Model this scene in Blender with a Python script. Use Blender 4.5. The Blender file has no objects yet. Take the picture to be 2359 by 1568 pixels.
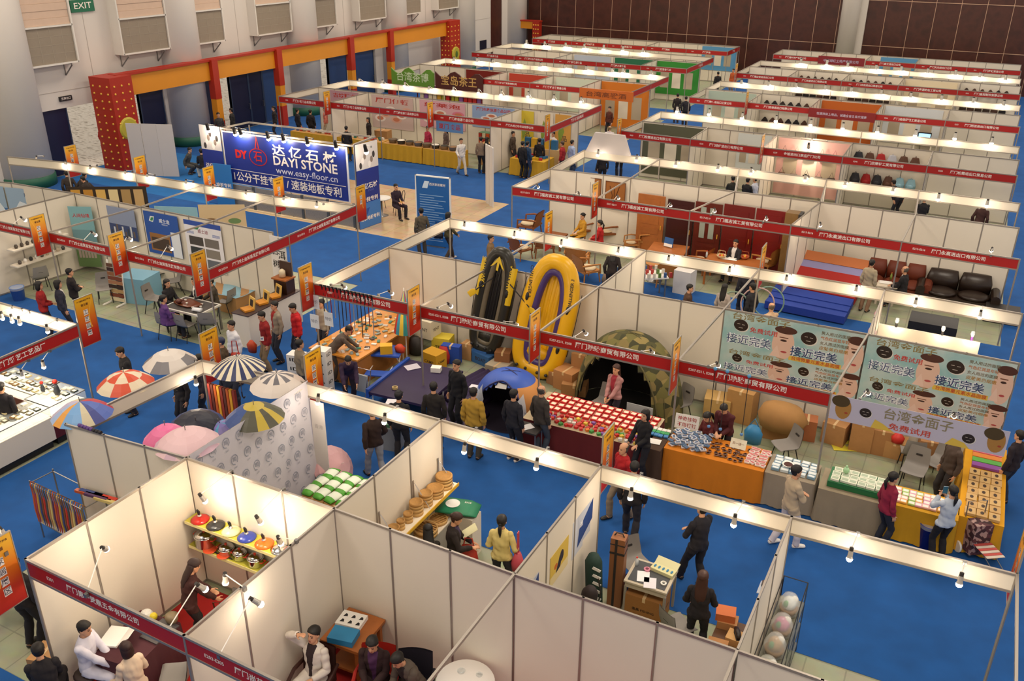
import bpy, math, random
import numpy as np
from mathutils import Vector as V, Matrix as M
SC = bpy.context.scene
COL = SC.collection
R = random.Random(7)
PI = math.pi

# ---------------------------------------------------------------- camera
FPX = 2072.2
_a, _b, _c = -.474, -.4351, .0082
CAM = V((7.3442, -8.6446, 10.3907))
_w = V((math.sin(_a)*math.cos(_b), math.cos(_a)*math.cos(_b), math.sin(_b)))
_r0 = V((math.cos(_a), -math.sin(_a), 0)); _u0 = _r0.cross(_w)
CR = _r0*math.cos(_c) + _u0*math.sin(_c); CU = -_r0*math.sin(_c) + _u0*math.cos(_c)
cd = bpy.data.cameras.new('camera'); co = bpy.data.objects.new('camera', cd); COL.objects.link(co)
cd.sensor_width = 36; cd.lens = 36*FPX/2359; cd.clip_end = 300; cd.clip_start = .1
mw = M.Identity(4)
for i in range(3):
    mw[i][0] = CR[i]; mw[i][1] = CU[i]; mw[i][2] = -_w[i]; mw[i][3] = CAM[i]
co.matrix_world = mw
SC.camera = co
def _ray(px, py): return CR*((px-1179.5)/FPX) - CU*((py-784)/FPX) + _w
def P(px, py, z=0.):
    "point of the hall at height z seen in direction (px, py)"
    d = _ray(px, py); return CAM + d*((z-CAM.z)/d.z)
def PX(px, py, x):
    d = _ray(px, py); return CAM + d*((x-CAM.x)/d.x)
def PY(px, py, y):
    d = _ray(px, py); return CAM + d*((y-CAM.y)/d.y)

# ---------------------------------------------------------------- light and exposure
SC.view_settings.view_transform = 'Standard'; SC.view_settings.look = 'None'
SC.view_settings.gamma = 1; SC.view_settings.use_curve_mapping = False
SC.view_settings.exposure = 0.62
W = bpy.data.worlds.new('world'); SC.world = W; W.use_nodes = True
W.node_tree.nodes['Background'].inputs[0].default_value = (1, .9, .8, 1)
W.node_tree.nodes['Background'].inputs[1].default_value = .42
def hall_lamp(x, y, power, size=5):
    l = bpy.data.lights.new('hall_ceiling_lamp', 'AREA'); l.energy = power; l.size = size; l.color = (1, .87, .72)
    o = bpy.data.objects.new('hall_ceiling_lamp', l); o.location = (x, y, 15); COL.objects.link(o)
for x in (-22, -7, 8):
    for y in (-4, 12, 28, 44, 58):
        hall_lamp(x, y, 620)
try:
    SC.cycles.max_bounces = 5; SC.cycles.diffuse_bounces = 3; SC.cycles.glossy_bounces = 2; SC.cycles.transmission_bounces = 3
    SC.cycles.transparent_max_bounces = 6; SC.cycles.sample_clamp_indirect = 4; SC.cycles.caustics_reflective = False; SC.cycles.caustics_refractive = False
except Exception: pass

# ---------------------------------------------------------------- materials
def lin(h):
    if isinstance(h, str):
        h = h.lstrip('#'); c = [int(h[i:i+2], 16)/255 for i in (0, 2, 4)]
    else: c = list(h)
    return tuple(x/12.92 if x <= .04045 else ((x+.055)/1.055)**2.4 for x in c) + (1,)
_mats = {}
def mat(h, rough=.6, metal=0., emit=0., alpha=1., noise=0., nscale=8., key=None, bump=0.):
    k = key or (h, rough, metal, emit, alpha, noise, nscale, bump)
    if k in _mats: return _mats[k]
    m = bpy.data.materials.new(str(key or h)); m.use_nodes = True; nt = m.node_tree
    b = nt.nodes['Principled BSDF']; c = lin(h)
    b.inputs['Base Color'].default_value = c; b.inputs['Roughness'].default_value = rough; b.inputs['Metallic'].default_value = metal
    if emit: b.inputs['Emission Color'].default_value = c; b.inputs['Emission Strength'].default_value = emit
    if alpha < 1: b.inputs['Alpha'].default_value = alpha
    if noise or bump:
        tc = nt.nodes.new('ShaderNodeTexCoord'); n = nt.nodes.new('ShaderNodeTexNoise'); n.inputs['Scale'].default_value = nscale; n.inputs['Detail'].default_value = 4
        nt.links.new(tc.outputs['Object'], n.inputs['Vector'])
        if noise:
            mx = nt.nodes.new('ShaderNodeMix'); mx.data_type = 'RGBA'
            mx.inputs[6].default_value = tuple(min(1, v*(1+noise)) for v in c[:3])+(1,); mx.inputs[7].default_value = tuple(v*(1-noise) for v in c[:3])+(1,)
            nt.links.new(n.outputs['Fac'], mx.inputs[0]); nt.links.new(mx.outputs[2], b.inputs['Base Color'])
        if bump:
            bp = nt.nodes.new('ShaderNodeBump'); bp.inputs['Strength'].default_value = bump; bp.inputs['Distance'].default_value = .02
            nt.links.new(n.outputs['Fac'], bp.inputs['Height']); nt.links.new(bp.outputs[0], b.inputs['Normal'])
    _mats[k] = m; return m
def mottled(key, cols, scale=6., rough=.8, vor=False, stretch=(1, 1, 1)):
    "colour bands of a noise or cell pattern (camouflage, marble, photographs seen from afar)"
    if key in _mats: return _mats[key]
    m = bpy.data.materials.new(key); m.use_nodes = True; nt = m.node_tree; b = nt.nodes['Principled BSDF']; b.inputs['Roughness'].default_value = rough
    tc = nt.nodes.new('ShaderNodeTexCoord'); mp = nt.nodes.new('ShaderNodeMapping'); mp.inputs['Scale'].default_value = stretch
    nt.links.new(tc.outputs['Object'], mp.inputs['Vector'])
    if vor:
        n = nt.nodes.new('ShaderNodeTexVoronoi'); n.inputs['Scale'].default_value = scale; sp = nt.nodes.new('ShaderNodeSeparateColor'); nt.links.new(n.outputs['Color'], sp.inputs[0]); f = sp.outputs[0]
    else:
        n = nt.nodes.new('ShaderNodeTexNoise'); n.inputs['Scale'].default_value = scale; n.inputs['Detail'].default_value = 3; f = n.outputs['Fac']
    nt.links.new(mp.outputs[0], n.inputs['Vector'])
    r = nt.nodes.new('ShaderNodeValToRGB'); r.color_ramp.interpolation = 'CONSTANT' if vor else 'LINEAR'
    e = r.color_ramp.elements
    N = len(cols)
    for i, c in enumerate(cols):
        pos = i/N if vor else .3+.4*i/max(1, N-1)
        if i < 2: e[i].position = pos; e[i].color = lin(c)
        else: x = e.new(pos); x.color = lin(c)
    nt.links.new(f, r.inputs[0]); nt.links.new(r.outputs[0], b.inputs['Base Color'])
    _mats[key] = m; return m

ALU = mat('#a59c92', .42, .55, key='aluminium'); PANEL = mat('#e6dccb', .55, key='white_laminate', noise=.03, nscale=1.5)
RED = mat('#b01712', .5, key='red_vinyl'); WHITE = mat('#f2efe8', .5); BLACK = mat('#17161a', .5); DARK = mat('#2b2624', .6)
STEEL = mat('#8c8a88', .35, .7); CHROME = mat('#d8d8d8', .15, 1.); CARTON = mat('#b98a58', .8, noise=.12, nscale=5, key='carton'); TAPE = mat('#d9b98a', .4)
BULB = mat('#fff3dc', .4, emit=38, key='lit_bulb'); TXTW = mat('#f6ece2', .6, key='white_print')
SKIN = mat('#d6a07c', .55, key='skin'); GREY = mat('#8b8681', .55, key='grey_plastic'); GLASS = mat('#dfe9ea', .05, alpha=.22, key='clear_glass')
CLEAR = mat('#eef2f2', .12, alpha=.35, key='clear_film'); PAPER = mat('#f3f0ea', .7, key='paper'); WOOD = mat('#a5602c', .4, noise=.2, nscale=6, key='orange_wood')
DKWOOD = mat('#5c1d12', .3, noise=.25, nscale=5, key='red_wood')

# ---------------------------------------------------------------- mesh building
_fc = {}
def text_mesh(s, size=1., bold=0., align='CENTER', space=1.):
    k = (s, size, bold, align, space)
    if k not in _fc:
        c = bpy.data.curves.new('t', 'FONT'); c.body = s; c.size = size; c.align_x = align; c.align_y = 'CENTER'; c.offset = bold*size; c.resolution_u = 2; c.space_character = space
        o = bpy.data.objects.new('t', c); me = o.to_mesh()
        _fc[k] = ([tuple(v.co) for v in me.vertices], [tuple(p.vertices) for p in me.polygons])
        o.to_mesh_clear(); bpy.data.objects.remove(o); bpy.data.curves.remove(c)
    return _fc[k]
class MB:
    def __init__(s, T=None): s.v = []; s.f = []; s.mi = []; s.ms = []; s.T = T or M.Identity(4)
    def mid(s, m):
        if m not in s.ms: s.ms.append(m)
        return s.ms.index(m)
    def add(s, vs, fs, m):
        n = len(s.v); T = s.T; s.v += [T @ V(q) for q in vs]; i = s.mid(m)
        for f in fs: s.f.append(tuple(n+k for k in f)); s.mi.append(i)
        return s
    def box(s, x0, y0, z0, x1, y1, z1, m):
        vs = [(x, y, z) for x in (x0, x1) for y in (y0, y1) for z in (z0, z1)]
        return s.add(vs, [(0, 1, 3, 2), (4, 6, 7, 5), (0, 4, 5, 1), (2, 3, 7, 6), (0, 2, 6, 4), (1, 5, 7, 3)], m)
    def cb(s, c, d, m, rz=0., rx=0., ry=0.):
        "box of size d centred at c, turned"
        Q = M.Translation(c) @ M.Rotation(rz, 4, 'Z') @ M.Rotation(ry, 4, 'Y') @ M.Rotation(rx, 4, 'X'); T = s.T; s.T = T @ Q
        x, y, z = d[0]/2, d[1]/2, d[2]/2; s.box(-x, -y, -z, x, y, z, m); s.T = T; return s
    def bar(s, a, b, w, h, m):
        "rectangular bar between two points (h is its vertical side)"
        a, b = V(a), V(b); d = (b-a); L = d.length
        if L < 1e-6: return s
        d /= L; u = V((0, 0, 1)) if abs(d.z) < .95 else V((0, 1, 0)); r = d.cross(u).normalized(); u = r.cross(d)
        vs = [p + r*(w/2*i) + u*(h/2*j) for p in (a, b) for i in (-1, 1) for j in (-1, 1)]
        return s.add(vs, [(0, 1, 3, 2), (4, 6, 7, 5), (0, 4, 5, 1), (2, 3, 7, 6), (0, 2, 6, 4), (1, 5, 7, 3)], m)
    def tube(s, pts, r, m, n=6, caps=True):
        pts = [V(p) for p in pts]; rs = r if isinstance(r, (list, tuple)) else [r]*len(pts); vs = []; fs = []; K = len(pts)
        ref = None
        for i, p in enumerate(pts):
            d = (pts[min(i+1, K-1)] - pts[max(i-1, 0)]).normalized()
            if ref is None: ref = V((0, 0, 1)) if abs(d.z) < .9 else V((1, 0, 0))
            u = (ref - d*ref.dot(d)).normalized(); ref = u; w = d.cross(u)
            for k in range(n):
                t = 2*PI*k/n; vs.append(p + (u*math.cos(t) + w*math.sin(t))*rs[i])
        for i in range(K-1):
            for k in range(n): fs.append((i*n+k, i*n+(k+1) % n, (i+1)*n+(k+1) % n, (i+1)*n+k))
        if caps: fs += [tuple(range(n))[::-1], tuple((K-1)*n+k for k in range(n))]
        return s.add(vs, fs, m)
    def lathe(s, c, prof, m, n=16, ax=None, sx=1., sy=1.):
        "profile of (radius, height) turned about the upright axis through c; m may be one material or a function of the side index"
        T = s.T; s.T = T @ M.Translation(c) @ (ax or M.Identity(4)); vs = []; K = len(prof)
        for r, z in prof:
            for k in range(n): t = 2*PI*k/n; vs.append((r*math.cos(t)*sx, r*math.sin(t)*sy, z))
        F = [((i*n+k, i*n+(k+1) % n, (i+1)*n+(k+1) % n, (i+1)*n+k), k, i) for i in range(K-1) for k in range(n)]
        if callable(m):
            base = len(s.v); s.v += [s.T @ V(q) for q in vs]
            for f, k, i in F: s.f.append(tuple(base+j for j in f)); s.mi.append(s.mid(m(k, i)))
        else:
            fs = [f for f, _, _ in F]
            if prof[0][0] > 1e-4: fs.append(tuple(range(n))[::-1])
            if prof[-1][0] > 1e-4: fs.append(tuple((K-1)*n+k for k in range(n)))
            s.add(vs, fs, m)
        s.T = T; return s
    def ball(s, c, r, m, n=12, k=7):
        r = r if isinstance(r, (tuple, list)) else (r, r, r); T = s.T; s.T = T @ M.Translation(c) @ M.Diagonal((*r, 1))
        vs = [(0, 0, -1)]; fs = []
        for i in range(1, k):
            a = -PI/2+PI*i/k
            for j in range(n): t = 2*PI*j/n; vs.append((math.cos(a)*math.cos(t), math.cos(a)*math.sin(t), math.sin(a)))
        vs.append((0, 0, 1)); top = len(vs)-1
        for j in range(n):
            fs.append((0, 1+(j+1) % n, 1+j)); fs.append((top, top-n+j, top-n+(j+1) % n))
            for i in range(k-2): o = 1+i*n; fs.append((o+j, o+(j+1) % n, o+n+(j+1) % n, o+n+j))
        s.add(vs, fs, m); s.T = T; return s
    def loft(s, rings, m, n=12):
        "rings: (centre, x-halfvector, y-halfvector)"
        vs = []; K = len(rings)
        for c, a, b in rings:
            c, a, b = V(c), V(a), V(b)
            for k in range(n): t = 2*PI*k/n; vs.append(c + a*math.cos(t) + b*math.sin(t))
        fs = [(i*n+k, i*n+(k+1) % n, (i+1)*n+(k+1) % n, (i+1)*n+k) for i in range(K-1) for k in range(n)]
        fs += [tuple(range(n))[::-1], tuple((K-1)*n+k for k in range(n))]
        return s.add(vs, fs, m)
    def quad(s, a, b, c, d, m): return s.add([a, b, c, d], [(0, 1, 2, 3)], m)
    def grid(s, fn, nu, nv, m, th=0.):
        "surface fn(u, v) for u, v in 0..1; m may depend on (i, j)"
        base = len(s.v); vs = [V(fn(i/nu, j/nv)) for i in range(nu+1) for j in range(nv+1)]; s.v += [s.T @ q for q in vs]
        for i in range(nu):
            for j in range(nv):
                a = base+i*(nv+1)+j; s.f.append((a, a+nv+1, a+nv+2, a+1)); s.mi.append(s.mid(m(i, j) if callable(m) else m))
        return s
    def prism(s, pts, z0, z1, m):
        n = len(pts); vs = [(x, y, z0) for x, y in pts] + [(x, y, z1) for x, y in pts]
        return s.add(vs, [tuple(range(n))[::-1], tuple(range(n, 2*n))] + [(k, (k+1) % n, n+(k+1) % n, n+k) for k in range(n)], m)
    def text(s, t, size, m, Q, bold=.008, align='CENTER', fit=None, space=1.):
        vs, fs = text_mesh(t, size, bold, align, space); k = 1.
        if not vs: return s
        if fit:
            w = max(v[0] for v in vs) - min(v[0] for v in vs); k = fit/w if w > 0 else 1
        T = s.T; s.T = T @ Q; s.add([(v[0]*k, v[1]*min(k, 1.15) if fit else v[1], 0) for v in vs], fs, m); s.T = T; return s
    def build(s, name, parent=None, smooth=False, loc=None):
        me = bpy.data.meshes.new(name); me.from_pydata([tuple(v) for v in s.v], [], s.f)
        for m in s.ms: me.materials.append(m)
        me.polygons.foreach_set('material_index', s.mi)
        if smooth: me.polygons.foreach_set('use_smooth', [True]*len(s.f))
        me.update(); o = bpy.data.objects.new(name, me); COL.objects.link(o)
        if parent is not None: o.parent = parent
        if loc is not None: o.location = loc
        return o
def frame(org, xdir, ydir):
    "matrix whose x runs along xdir and y along ydir (for lettering and flat art)"
    x = V(xdir).normalized(); y = V(ydir); y = (y - x*y.dot(x)).normalized(); z = x.cross(y); Q = M.Identity(4)
    for i in range(3): Q[i][0] = x[i]; Q[i][1] = y[i]; Q[i][2] = z[i]; Q[i][3] = org[i]
    return Q
def tag(o, label, cat, group=None, kind=None):
    o['label'] = label
    if cat: o['category'] = cat
    if group: o['group'] = group
    if kind: o['kind'] = kind
    return o
def thing(name, label, cat, loc=(0, 0, 0), rz=0., group=None):
    o = bpy.data.objects.new(name, None); COL.objects.link(o); o.empty_display_size = .1
    o.location = loc; o.rotation_euler = (0, 0, rz); return tag(o, label, cat, group, 'thing')
_kids = {}
def dup(root, loc, rz=0., label=None, group=None, rot=None, scale=None):
    def kids(o):
        return [c for c in bpy.data.objects if c.parent is o]
    if root.name not in _kids: _kids[root.name] = [(c, kids(c)) for c in kids(root)]
    r = root.copy(); COL.objects.link(r); r.location = loc; r.rotation_euler = rot or (0, 0, rz)
    if scale: r.scale = (scale,)*3 if not isinstance(scale, tuple) else scale
    if label: r['label'] = label
    if group: r['group'] = group
    for c, gs in _kids[root.name]:
        d = c.copy(); COL.objects.link(d); d.parent = r
        for g in gs:
            e = g.copy(); COL.objects.link(e); e.parent = d
    return r
def struct(name, mb, **k):
    o = mb.build(name, **k); o['kind'] = 'structure'; return o
def one(name, label, cat, mb, group=None, loc=None, rz=0., smooth=False):
    o = mb.build(name, smooth=smooth)
    if loc is not None: o.location = loc
    o.rotation_euler = (0, 0, rz); return tag(o, label, cat, group, 'thing')
ORD = 'first second third fourth fifth sixth seventh eighth ninth tenth eleventh twelfth thirteenth fourteenth fifteenth sixteenth seventeenth eighteenth nineteenth twentieth'.split()
# ================================================================ the hall
def tiles(key, c1, c2, w, h, mortar='#6f6a5c', ms=.012, rough=.45, off=0.):
    m = bpy.data.materials.new(key); m.use_nodes = True; nt = m.node_tree; b = nt.nodes['Principled BSDF']; b.inputs['Roughness'].default_value = rough
    tc = nt.nodes.new('ShaderNodeTexCoord'); br = nt.nodes.new('ShaderNodeTexBrick'); br.offset = off; br.inputs['Scale'].default_value = 1
    br.inputs['Brick Width'].default_value = w; br.inputs['Row Height'].default_value = h; br.inputs['Mortar Size'].default_value = ms
    br.inputs['Color1'].default_value = lin(c1); br.inputs['Color2'].default_value = lin(c2); br.inputs['Mortar'].default_value = lin(mortar)
    nt.links.new(tc.outputs['Object'], br.inputs['Vector'])
    n = nt.nodes.new('ShaderNodeTexNoise'); n.inputs['Scale'].default_value = 3; nt.links.new(tc.outputs['Object'], n.inputs['Vector'])
    mx = nt.nodes.new('ShaderNodeMix'); mx.data_type = 'RGBA'; mx.blend_type = 'MULTIPLY'; mx.inputs[0].default_value = .35
    nt.links.new(br.outputs['Color'], mx.inputs[6]); nt.links.new(n.outputs['Color'], mx.inputs[7]); nt.links.new(mx.outputs[2], b.inputs['Base Color'])
    return m
FLOORM = tiles('green_tile', '#a8ab8e', '#9fa488', .6, .6, '#8d9179')
MARBLE = tiles('polished_stone', '#dcbf98', '#d3b48b', .8, .8, '#c09f78', rough=.16)
CARPET = mat('#0f4f93', .95, key='blue_carpet', noise=.28, nscale=2.2, bump=.15)
CARPET2 = mat('#1667ac', .95, key='bright_blue_carpet', noise=.2, nscale=2.2)
PAVE = mottled('pebble_paving', ['#8f8474', '#e9dfcf', '#f4ede0', '#b7aa97'], 2.2, .9, stretch=(1, 2.2, 1))
m = MB(); m.box(-28.6, -16, -.1, 16, 62, 0, FLOORM); struct('floor', m)
m = MB()
for x0, y0, x1, y1 in ((-28.5, 3.02, 13, 7.0), (-9, -16, -6, 3.02), (-9, 7, -6, 62), (9.05, -16, 13, 3.02), (9.05, 7, 13, 62), (-6, 13.2, 9.05, 17.2), (-6, 23.1, 9.05, 27), (-6, 32.3, 9.05, 36.4),
                       (-6, 42.3, 9.05, 45.8), (-6, 51.7, 9.05, 55.2), (-28.5, 12.6, -9, 17), (-28.5, 22.85, -9, 27.2), (-24, 32.5, -9, 36.3), (-24, 42.4, -9, 45.8), (-28.5, 27.2, -24.2, 62), (-18, 7, -9, 7.02)):
    m.quad((x0, y0, .006), (x1, y0, .006), (x1, y1, .006), (x0, y1, .006), CARPET)
m.quad((-28.5, 17, .006), (-18, 17, .006), (-18, 22.85, .006), (-28.5, 22.85, .006), CARPET2)
struct('floor_carpet', m)
m = MB(); m.quad((-18, 17, .007), (-9, 17, .007), (-9, 22.85, .007), (-18, 22.85, .007), MARBLE); struct('floor_stone', m)
m = MB(); m.box(-70, -20, -.12, -28.6, 75, -.02, PAVE); struct('ground_outside', m)
m = MB(); m.box(-29.2, -20, 16, 18, 63, 16.3, mat('#d8d0c4', .9)); struct('ceiling', m)
WALLM = mat('#d9d2ca', .8, key='hall_wall_paint', noise=.03, nscale=.7); WBR = mottled('brown_cladding', ['#3a1d17', '#4a251d', '#3d1e18'], 1.3, .35)
SEAM = mat('#b3aaa2', .8); LINE = mat('#c9a48a', .4, .3); NAVY = mat('#171c3d', .4, key='navy_door', noise=.12, nscale=2); NAVY2 = mat('#2b4a7d', .45, key='blue_door')
# wall beside the entrances: solid above the doors, piers between them
m = MB(); X0, X1 = -28.8, -28.5
m.box(X0, -12, 2.85, X1, 62, 14, WALLM)
ops = [(16.2, 23.6), (25.8, 32.1), (34.9, 41.4)]
ys = [-12] + [v for o in ops for v in o] + [62]
for i in range(0, len(ys), 2): m.box(X0, ys[i], 0, X1, ys[i+1], 2.85, WALLM)
m.box(X0-.0, 57.1, 0, X1+.02, 58.9, 14, WBR)
for z in (3.55, 8.6): m.box(X1, -12, z, X1+.006, 57, z+.03, SEAM)
for y in (19.75, 29.1, 38.3, 47.6): m.box(X1, y, 2.85, X1+.006, y+.03, 14, SEAM)
struct('wall_entrance', m)
for i, (ya, yb, c) in enumerate([(16.85, 18.15, NAVY), (20.3, 21.0, NAVY2), (22.15, 23.6, NAVY), (25.8, 27.0, NAVY), (28.2, 29.6, NAVY), (29.6, 30.7, NAVY), (30.7, 32.1, NAVY2), (34.9, 35.75, NAVY), (36.6, 38.4, NAVY2), (39.3, 41.3, NAVY2)]):
    d = MB(); d.box(-28.75, ya, 0, -28.6, yb, 2.85, c); d.box(-28.77, ya, 0, -28.58, ya+.06, 2.85, mat('#31405c', .4)); d.box(-28.77, yb-.06, 0, -28.58, yb, 2.85, mat('#31405c', .4))
    o = struct('door_%d' % (i+1), d)
    h = MB(); h.tube([(-28.5, yb-.15, .95), (-28.5, yb-.15, 1.25)], .02, STEEL); h.bar((-28.6, yb-.15, .97), (-28.49, yb-.15, .97), .02, .02, STEEL); h.bar((-28.6, yb-.15, 1.23), (-28.49, yb-.15, 1.23), .02, .02, STEEL); h.build('door_handle', o)
for i, y in enumerate((15.55, 24.85, 34.0, 43.3, 52.4, 61.0)):
    d = MB(); d.lathe((-28.45, y, 0), [(1.06, .45), (1.06, 14)], WALLM, 32); o = d.build('column_%d' % (i+1), smooth=True); o['kind'] = 'structure'
    d = MB(); d.lathe((-28.45, y, 0), [(1.1, 0), (1.1, .45), (1.06, .47)], mat('#1f5c46', .5), 32); d.build('plinth', o, smooth=True)
m = MB(); m.box(-29, 62, 0, 18, 62.3, 16, WBR)
for k in range(-18, 9): m.box(k*1.56, 61.985, 0, k*1.56+.03, 62, 16, LINE)
for z in (2.65, 5.66, 8.65): m.box(-28.4, 61.98, z, 18, 62, z+.035, LINE)
m.box(-28.5, 61.7, 0, -27.6, 62, 16, mat('#3a2b28', .5)); m.box(-1.75, 61.75, 0, -1.2, 62, 16, WALLM)
struct('wall_far', m)
m = MB(); m.lathe((-2.25, 61.55, 0), [(.62, 0), (.62, 16)], WALLM, 28); o = m.build('column_7', smooth=True); o['kind'] = 'structure'
# boxed windows above the doors
MESH = mat('#8f8373', .7, key='window_mesh', noise=.08, nscale=3); BLIND = mat('#cdb29d', .7, key='window_blind', noise=.06, nscale=4); WFR = mat('#dcd7cf', .5)
for i, (ya, yb) in enumerate([(15.9, 18.72), (21.15, 23.9), (24.9, 27.6), (30.03, 32.84), (34.1, 36.9), (39.2, 42.0), (43.4, 46.2), (48.4, 51.2)]):
    xo = -27.95; d = MB()
    d.box(-28.5, ya+.05, 4.82, xo-.03, yb-.05, 6.25, MESH)
    for k in range(1, 5): d.box(xo-.03, ya+(yb-ya)*k/5, 4.85, xo-.024, ya+(yb-ya)*k/5+.015, 6.25, mat('#a59a8a', .7))
    for z in (5.2, 5.55, 5.9): d.box(xo-.03, ya, z, xo-.024, yb, z+.012, mat('#a59a8a', .7))
    o = struct('window_%d' % (i+1), d)
    f = MB()
    for a, b in (((xo, ya, 4.78), (xo, yb, 4.78)), ((xo, ya, 6.3), (xo, yb, 6.3)), ((xo, ya, 4.75), (xo, ya, 9.3)), ((xo, yb, 4.75), (xo, yb, 9.3)), ((xo, ya, 9.3), (xo, yb, 9.3))): f.bar(a, b, .07, .07, WFR)
    f.box(-28.5, ya-.03, 4.75, xo, ya+.03, 9.3, WFR); f.box(-28.5, yb-.03, 4.75, xo, yb+.03, 9.3, WFR); f.build('window_frame', o)
    b = MB()
    for k in range(10): b.box(-28.1, ya+.06, 6.34+.29*k, xo-.02-(.02 if k % 2 else 0), yb-.06, 6.34+.29*k+.285, BLIND)
    b.build('window_blind', o)
    for y in (ya+.25, yb-.35):
        k = MB(); k.bar((-28.5, y, 4.72), (xo, y, 4.72), .04, .05, STEEL); k.bar((-28.48, y, 4.2), (xo+.02, y, 4.7), .04, .04, STEEL); k.bar((-28.48, y, 4.2), (-28.48, y, 4.72), .04, .04, STEEL); k.build('window_bracket', o)
# signs on that wall
def wall_sign(y, z, w, h, col, txt, label, tm=TXTW):
    d = MB(); d.box(-28.5, y-w/2, z-h/2, -28.42, y+w/2, z+h/2, mat(col, .5)); o = one('wall_sign', label, 'sign', d)
    t = MB(); t.text(txt, h*.62, tm, frame((-28.415, y, z), (0, 1, 0), (0, 0, 1)), fit=w*.75); t.build('lettering', o)
wall_sign(18.1, 3.25, .62, .2, '#1b1a1d', '东南出口', 'small black sign with white characters above the dark door beside the gate')
wall_sign(19.8, 6.95, 1.2, .5, '#1d6a4c', 'EXIT', 'green exit sign high on the wall between the two bottom-most boxed windows')
wall_sign(38.0, 6.95, 1.2, .5, '#1d6a4c', 'EXIT', 'green exit sign high on the wall above the far bays of the orange gate')
m = MB(); m.box(-28.5, 55.3, 1.2, -28.44, 56.3, 2.0, mat('#1c2434', .3)); struct('window_9', m)
# ---- orange and red entrance gate along the wall
OR = mat('#d88a1c', .5, key='orange_cloth', noise=.06, nscale=1); GR = mat('#a8260f', .5, key='gate_red'); GOLD = mat('#e3b440', .4)
g = thing('entrance_gate', 'long orange and red festival gate with studded end towers along the entrance doors', 'gate', (-27.2, 19.3, 0))
m = MB(); m.box(-.35, .9, 3.12, .0, 29.0, 4.02, OR); m.box(-.4, .5, 4.02, .1, 29.2, 4.12, GR); m.build('beam', g)
def stud_tower(x0, y0, x1, y1, h, parent, nx):
    t = MB(); t.box(x0, y0, 0, x1, y1, h, GR)
    for i in range(nx):
        for k in range(int(h/.32)):
            u = (i+.5+(.0))/nx
            t.ball((x0+(x1-x0)*u, y0, .2+.32*k), .05, GOLD, 6, 4); t.ball((x1, y0+(y1-y0)*u, .2+.32*k), .05, GOLD, 6, 4)
    t.build('tower', parent)
stud_tower(-.75, -.25, .55, .95, 4.1, g, 3); stud_tower(-.5, 28.9, .3, 30.3, 4.1, g, 3)
for y in (6.4, 11.2, 17.7, 21.9):
    p = MB(); p.box(-.16, y-.2, 0, .22, y+.2, 1.1, GR); p.box(-.15, y-.19, 1.1, .21, y+.19, 2.2, OR); p.box(-.16, y-.2, 2.2, .22, y+.2, 4.1, GR); p.build('post', g)
for y in (.0, 29.2):
    e = MB(); e.lathe((.5 if y < 1 else .32, y+.35, 1.85), [(0, 0), (.5, 0), (.5, .06), (.42, .1), (0, .1)], mat('#b9ab3a', .5), 24, M.Rotation(PI/2, 4, 'Y')); e.ball((.62 if y < 1 else .44, y+.35, 1.85), (.03, .16, .22), mat('#4d6b2a', .5)); e.build('emblem', g)
g = thing('entrance_gate', 'small red gate with yellow studs in the corner by the brown wall', 'gate', (-28.2, 60.4, 0))
for x in (0, 1.75):
    t = MB(); t.box(x, 0, 0, x+.6, .5, 3.1, GR)
    for i in range(3):
        for k in range(9): t.ball((x+.1+.2*i, 0, .3+.32*k), .06, GOLD, 6, 4)
    t.build('tower', g)
t = MB(); t.box(.55, .05, 2.55, 1.8, .4, 3.1, OR); t.box(0, 0, 3.1, 2.4, .5, 3.2, GR); t.build('beam', g)
# ================================================================ booth shells
ZT = 2.5
def wall_run(label, nodes, n=3, group=None, z=ZT, panelmat=None):
    "partition of white panels held by slim posts; nodes are its corners"
    c = nodes[0]; o = thing('partition_wall', label, 'booth wall', (c[0], c[1], 0), 0, group); o['kind'] = 'thing'
    last = len(nodes)-2
    for s in range(len(nodes)-1):
        a = V((nodes[s][0]-c[0], nodes[s][1]-c[1], 0)); b = V((nodes[s+1][0]-c[0], nodes[s+1][1]-c[1], 0)); k = n[s] if isinstance(n, (list, tuple)) else n
        for i in range(k):
            p = a.lerp(b, i/k); q = a.lerp(b, (i+1)/k); d = (q-p).normalized()*.018; m = MB()
            m.bar(p+d+V((0, 0, z/2)), q-d+V((0, 0, z/2)), .012, z-.06, panelmat or PANEL); m.build('panel', o)
            m = MB(); m.lathe((p.x, p.y, 0), [(.021, 0), (.021, z)], ALU, 8); m.build('post', o)
        if s == last: m = MB(); m.lathe((b.x, b.y, 0), [(.021, 0), (.021, z)], ALU, 8); m.build('post', o)
        for zz, nm in ((z-.02, 'top_rail'), (.03, 'bottom_rail')):
            m = MB(); m.bar(a+V((0, 0, zz)), b+V((0, 0, zz)), .03, .04, ALU); m.build(nm, o)
    return o
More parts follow.
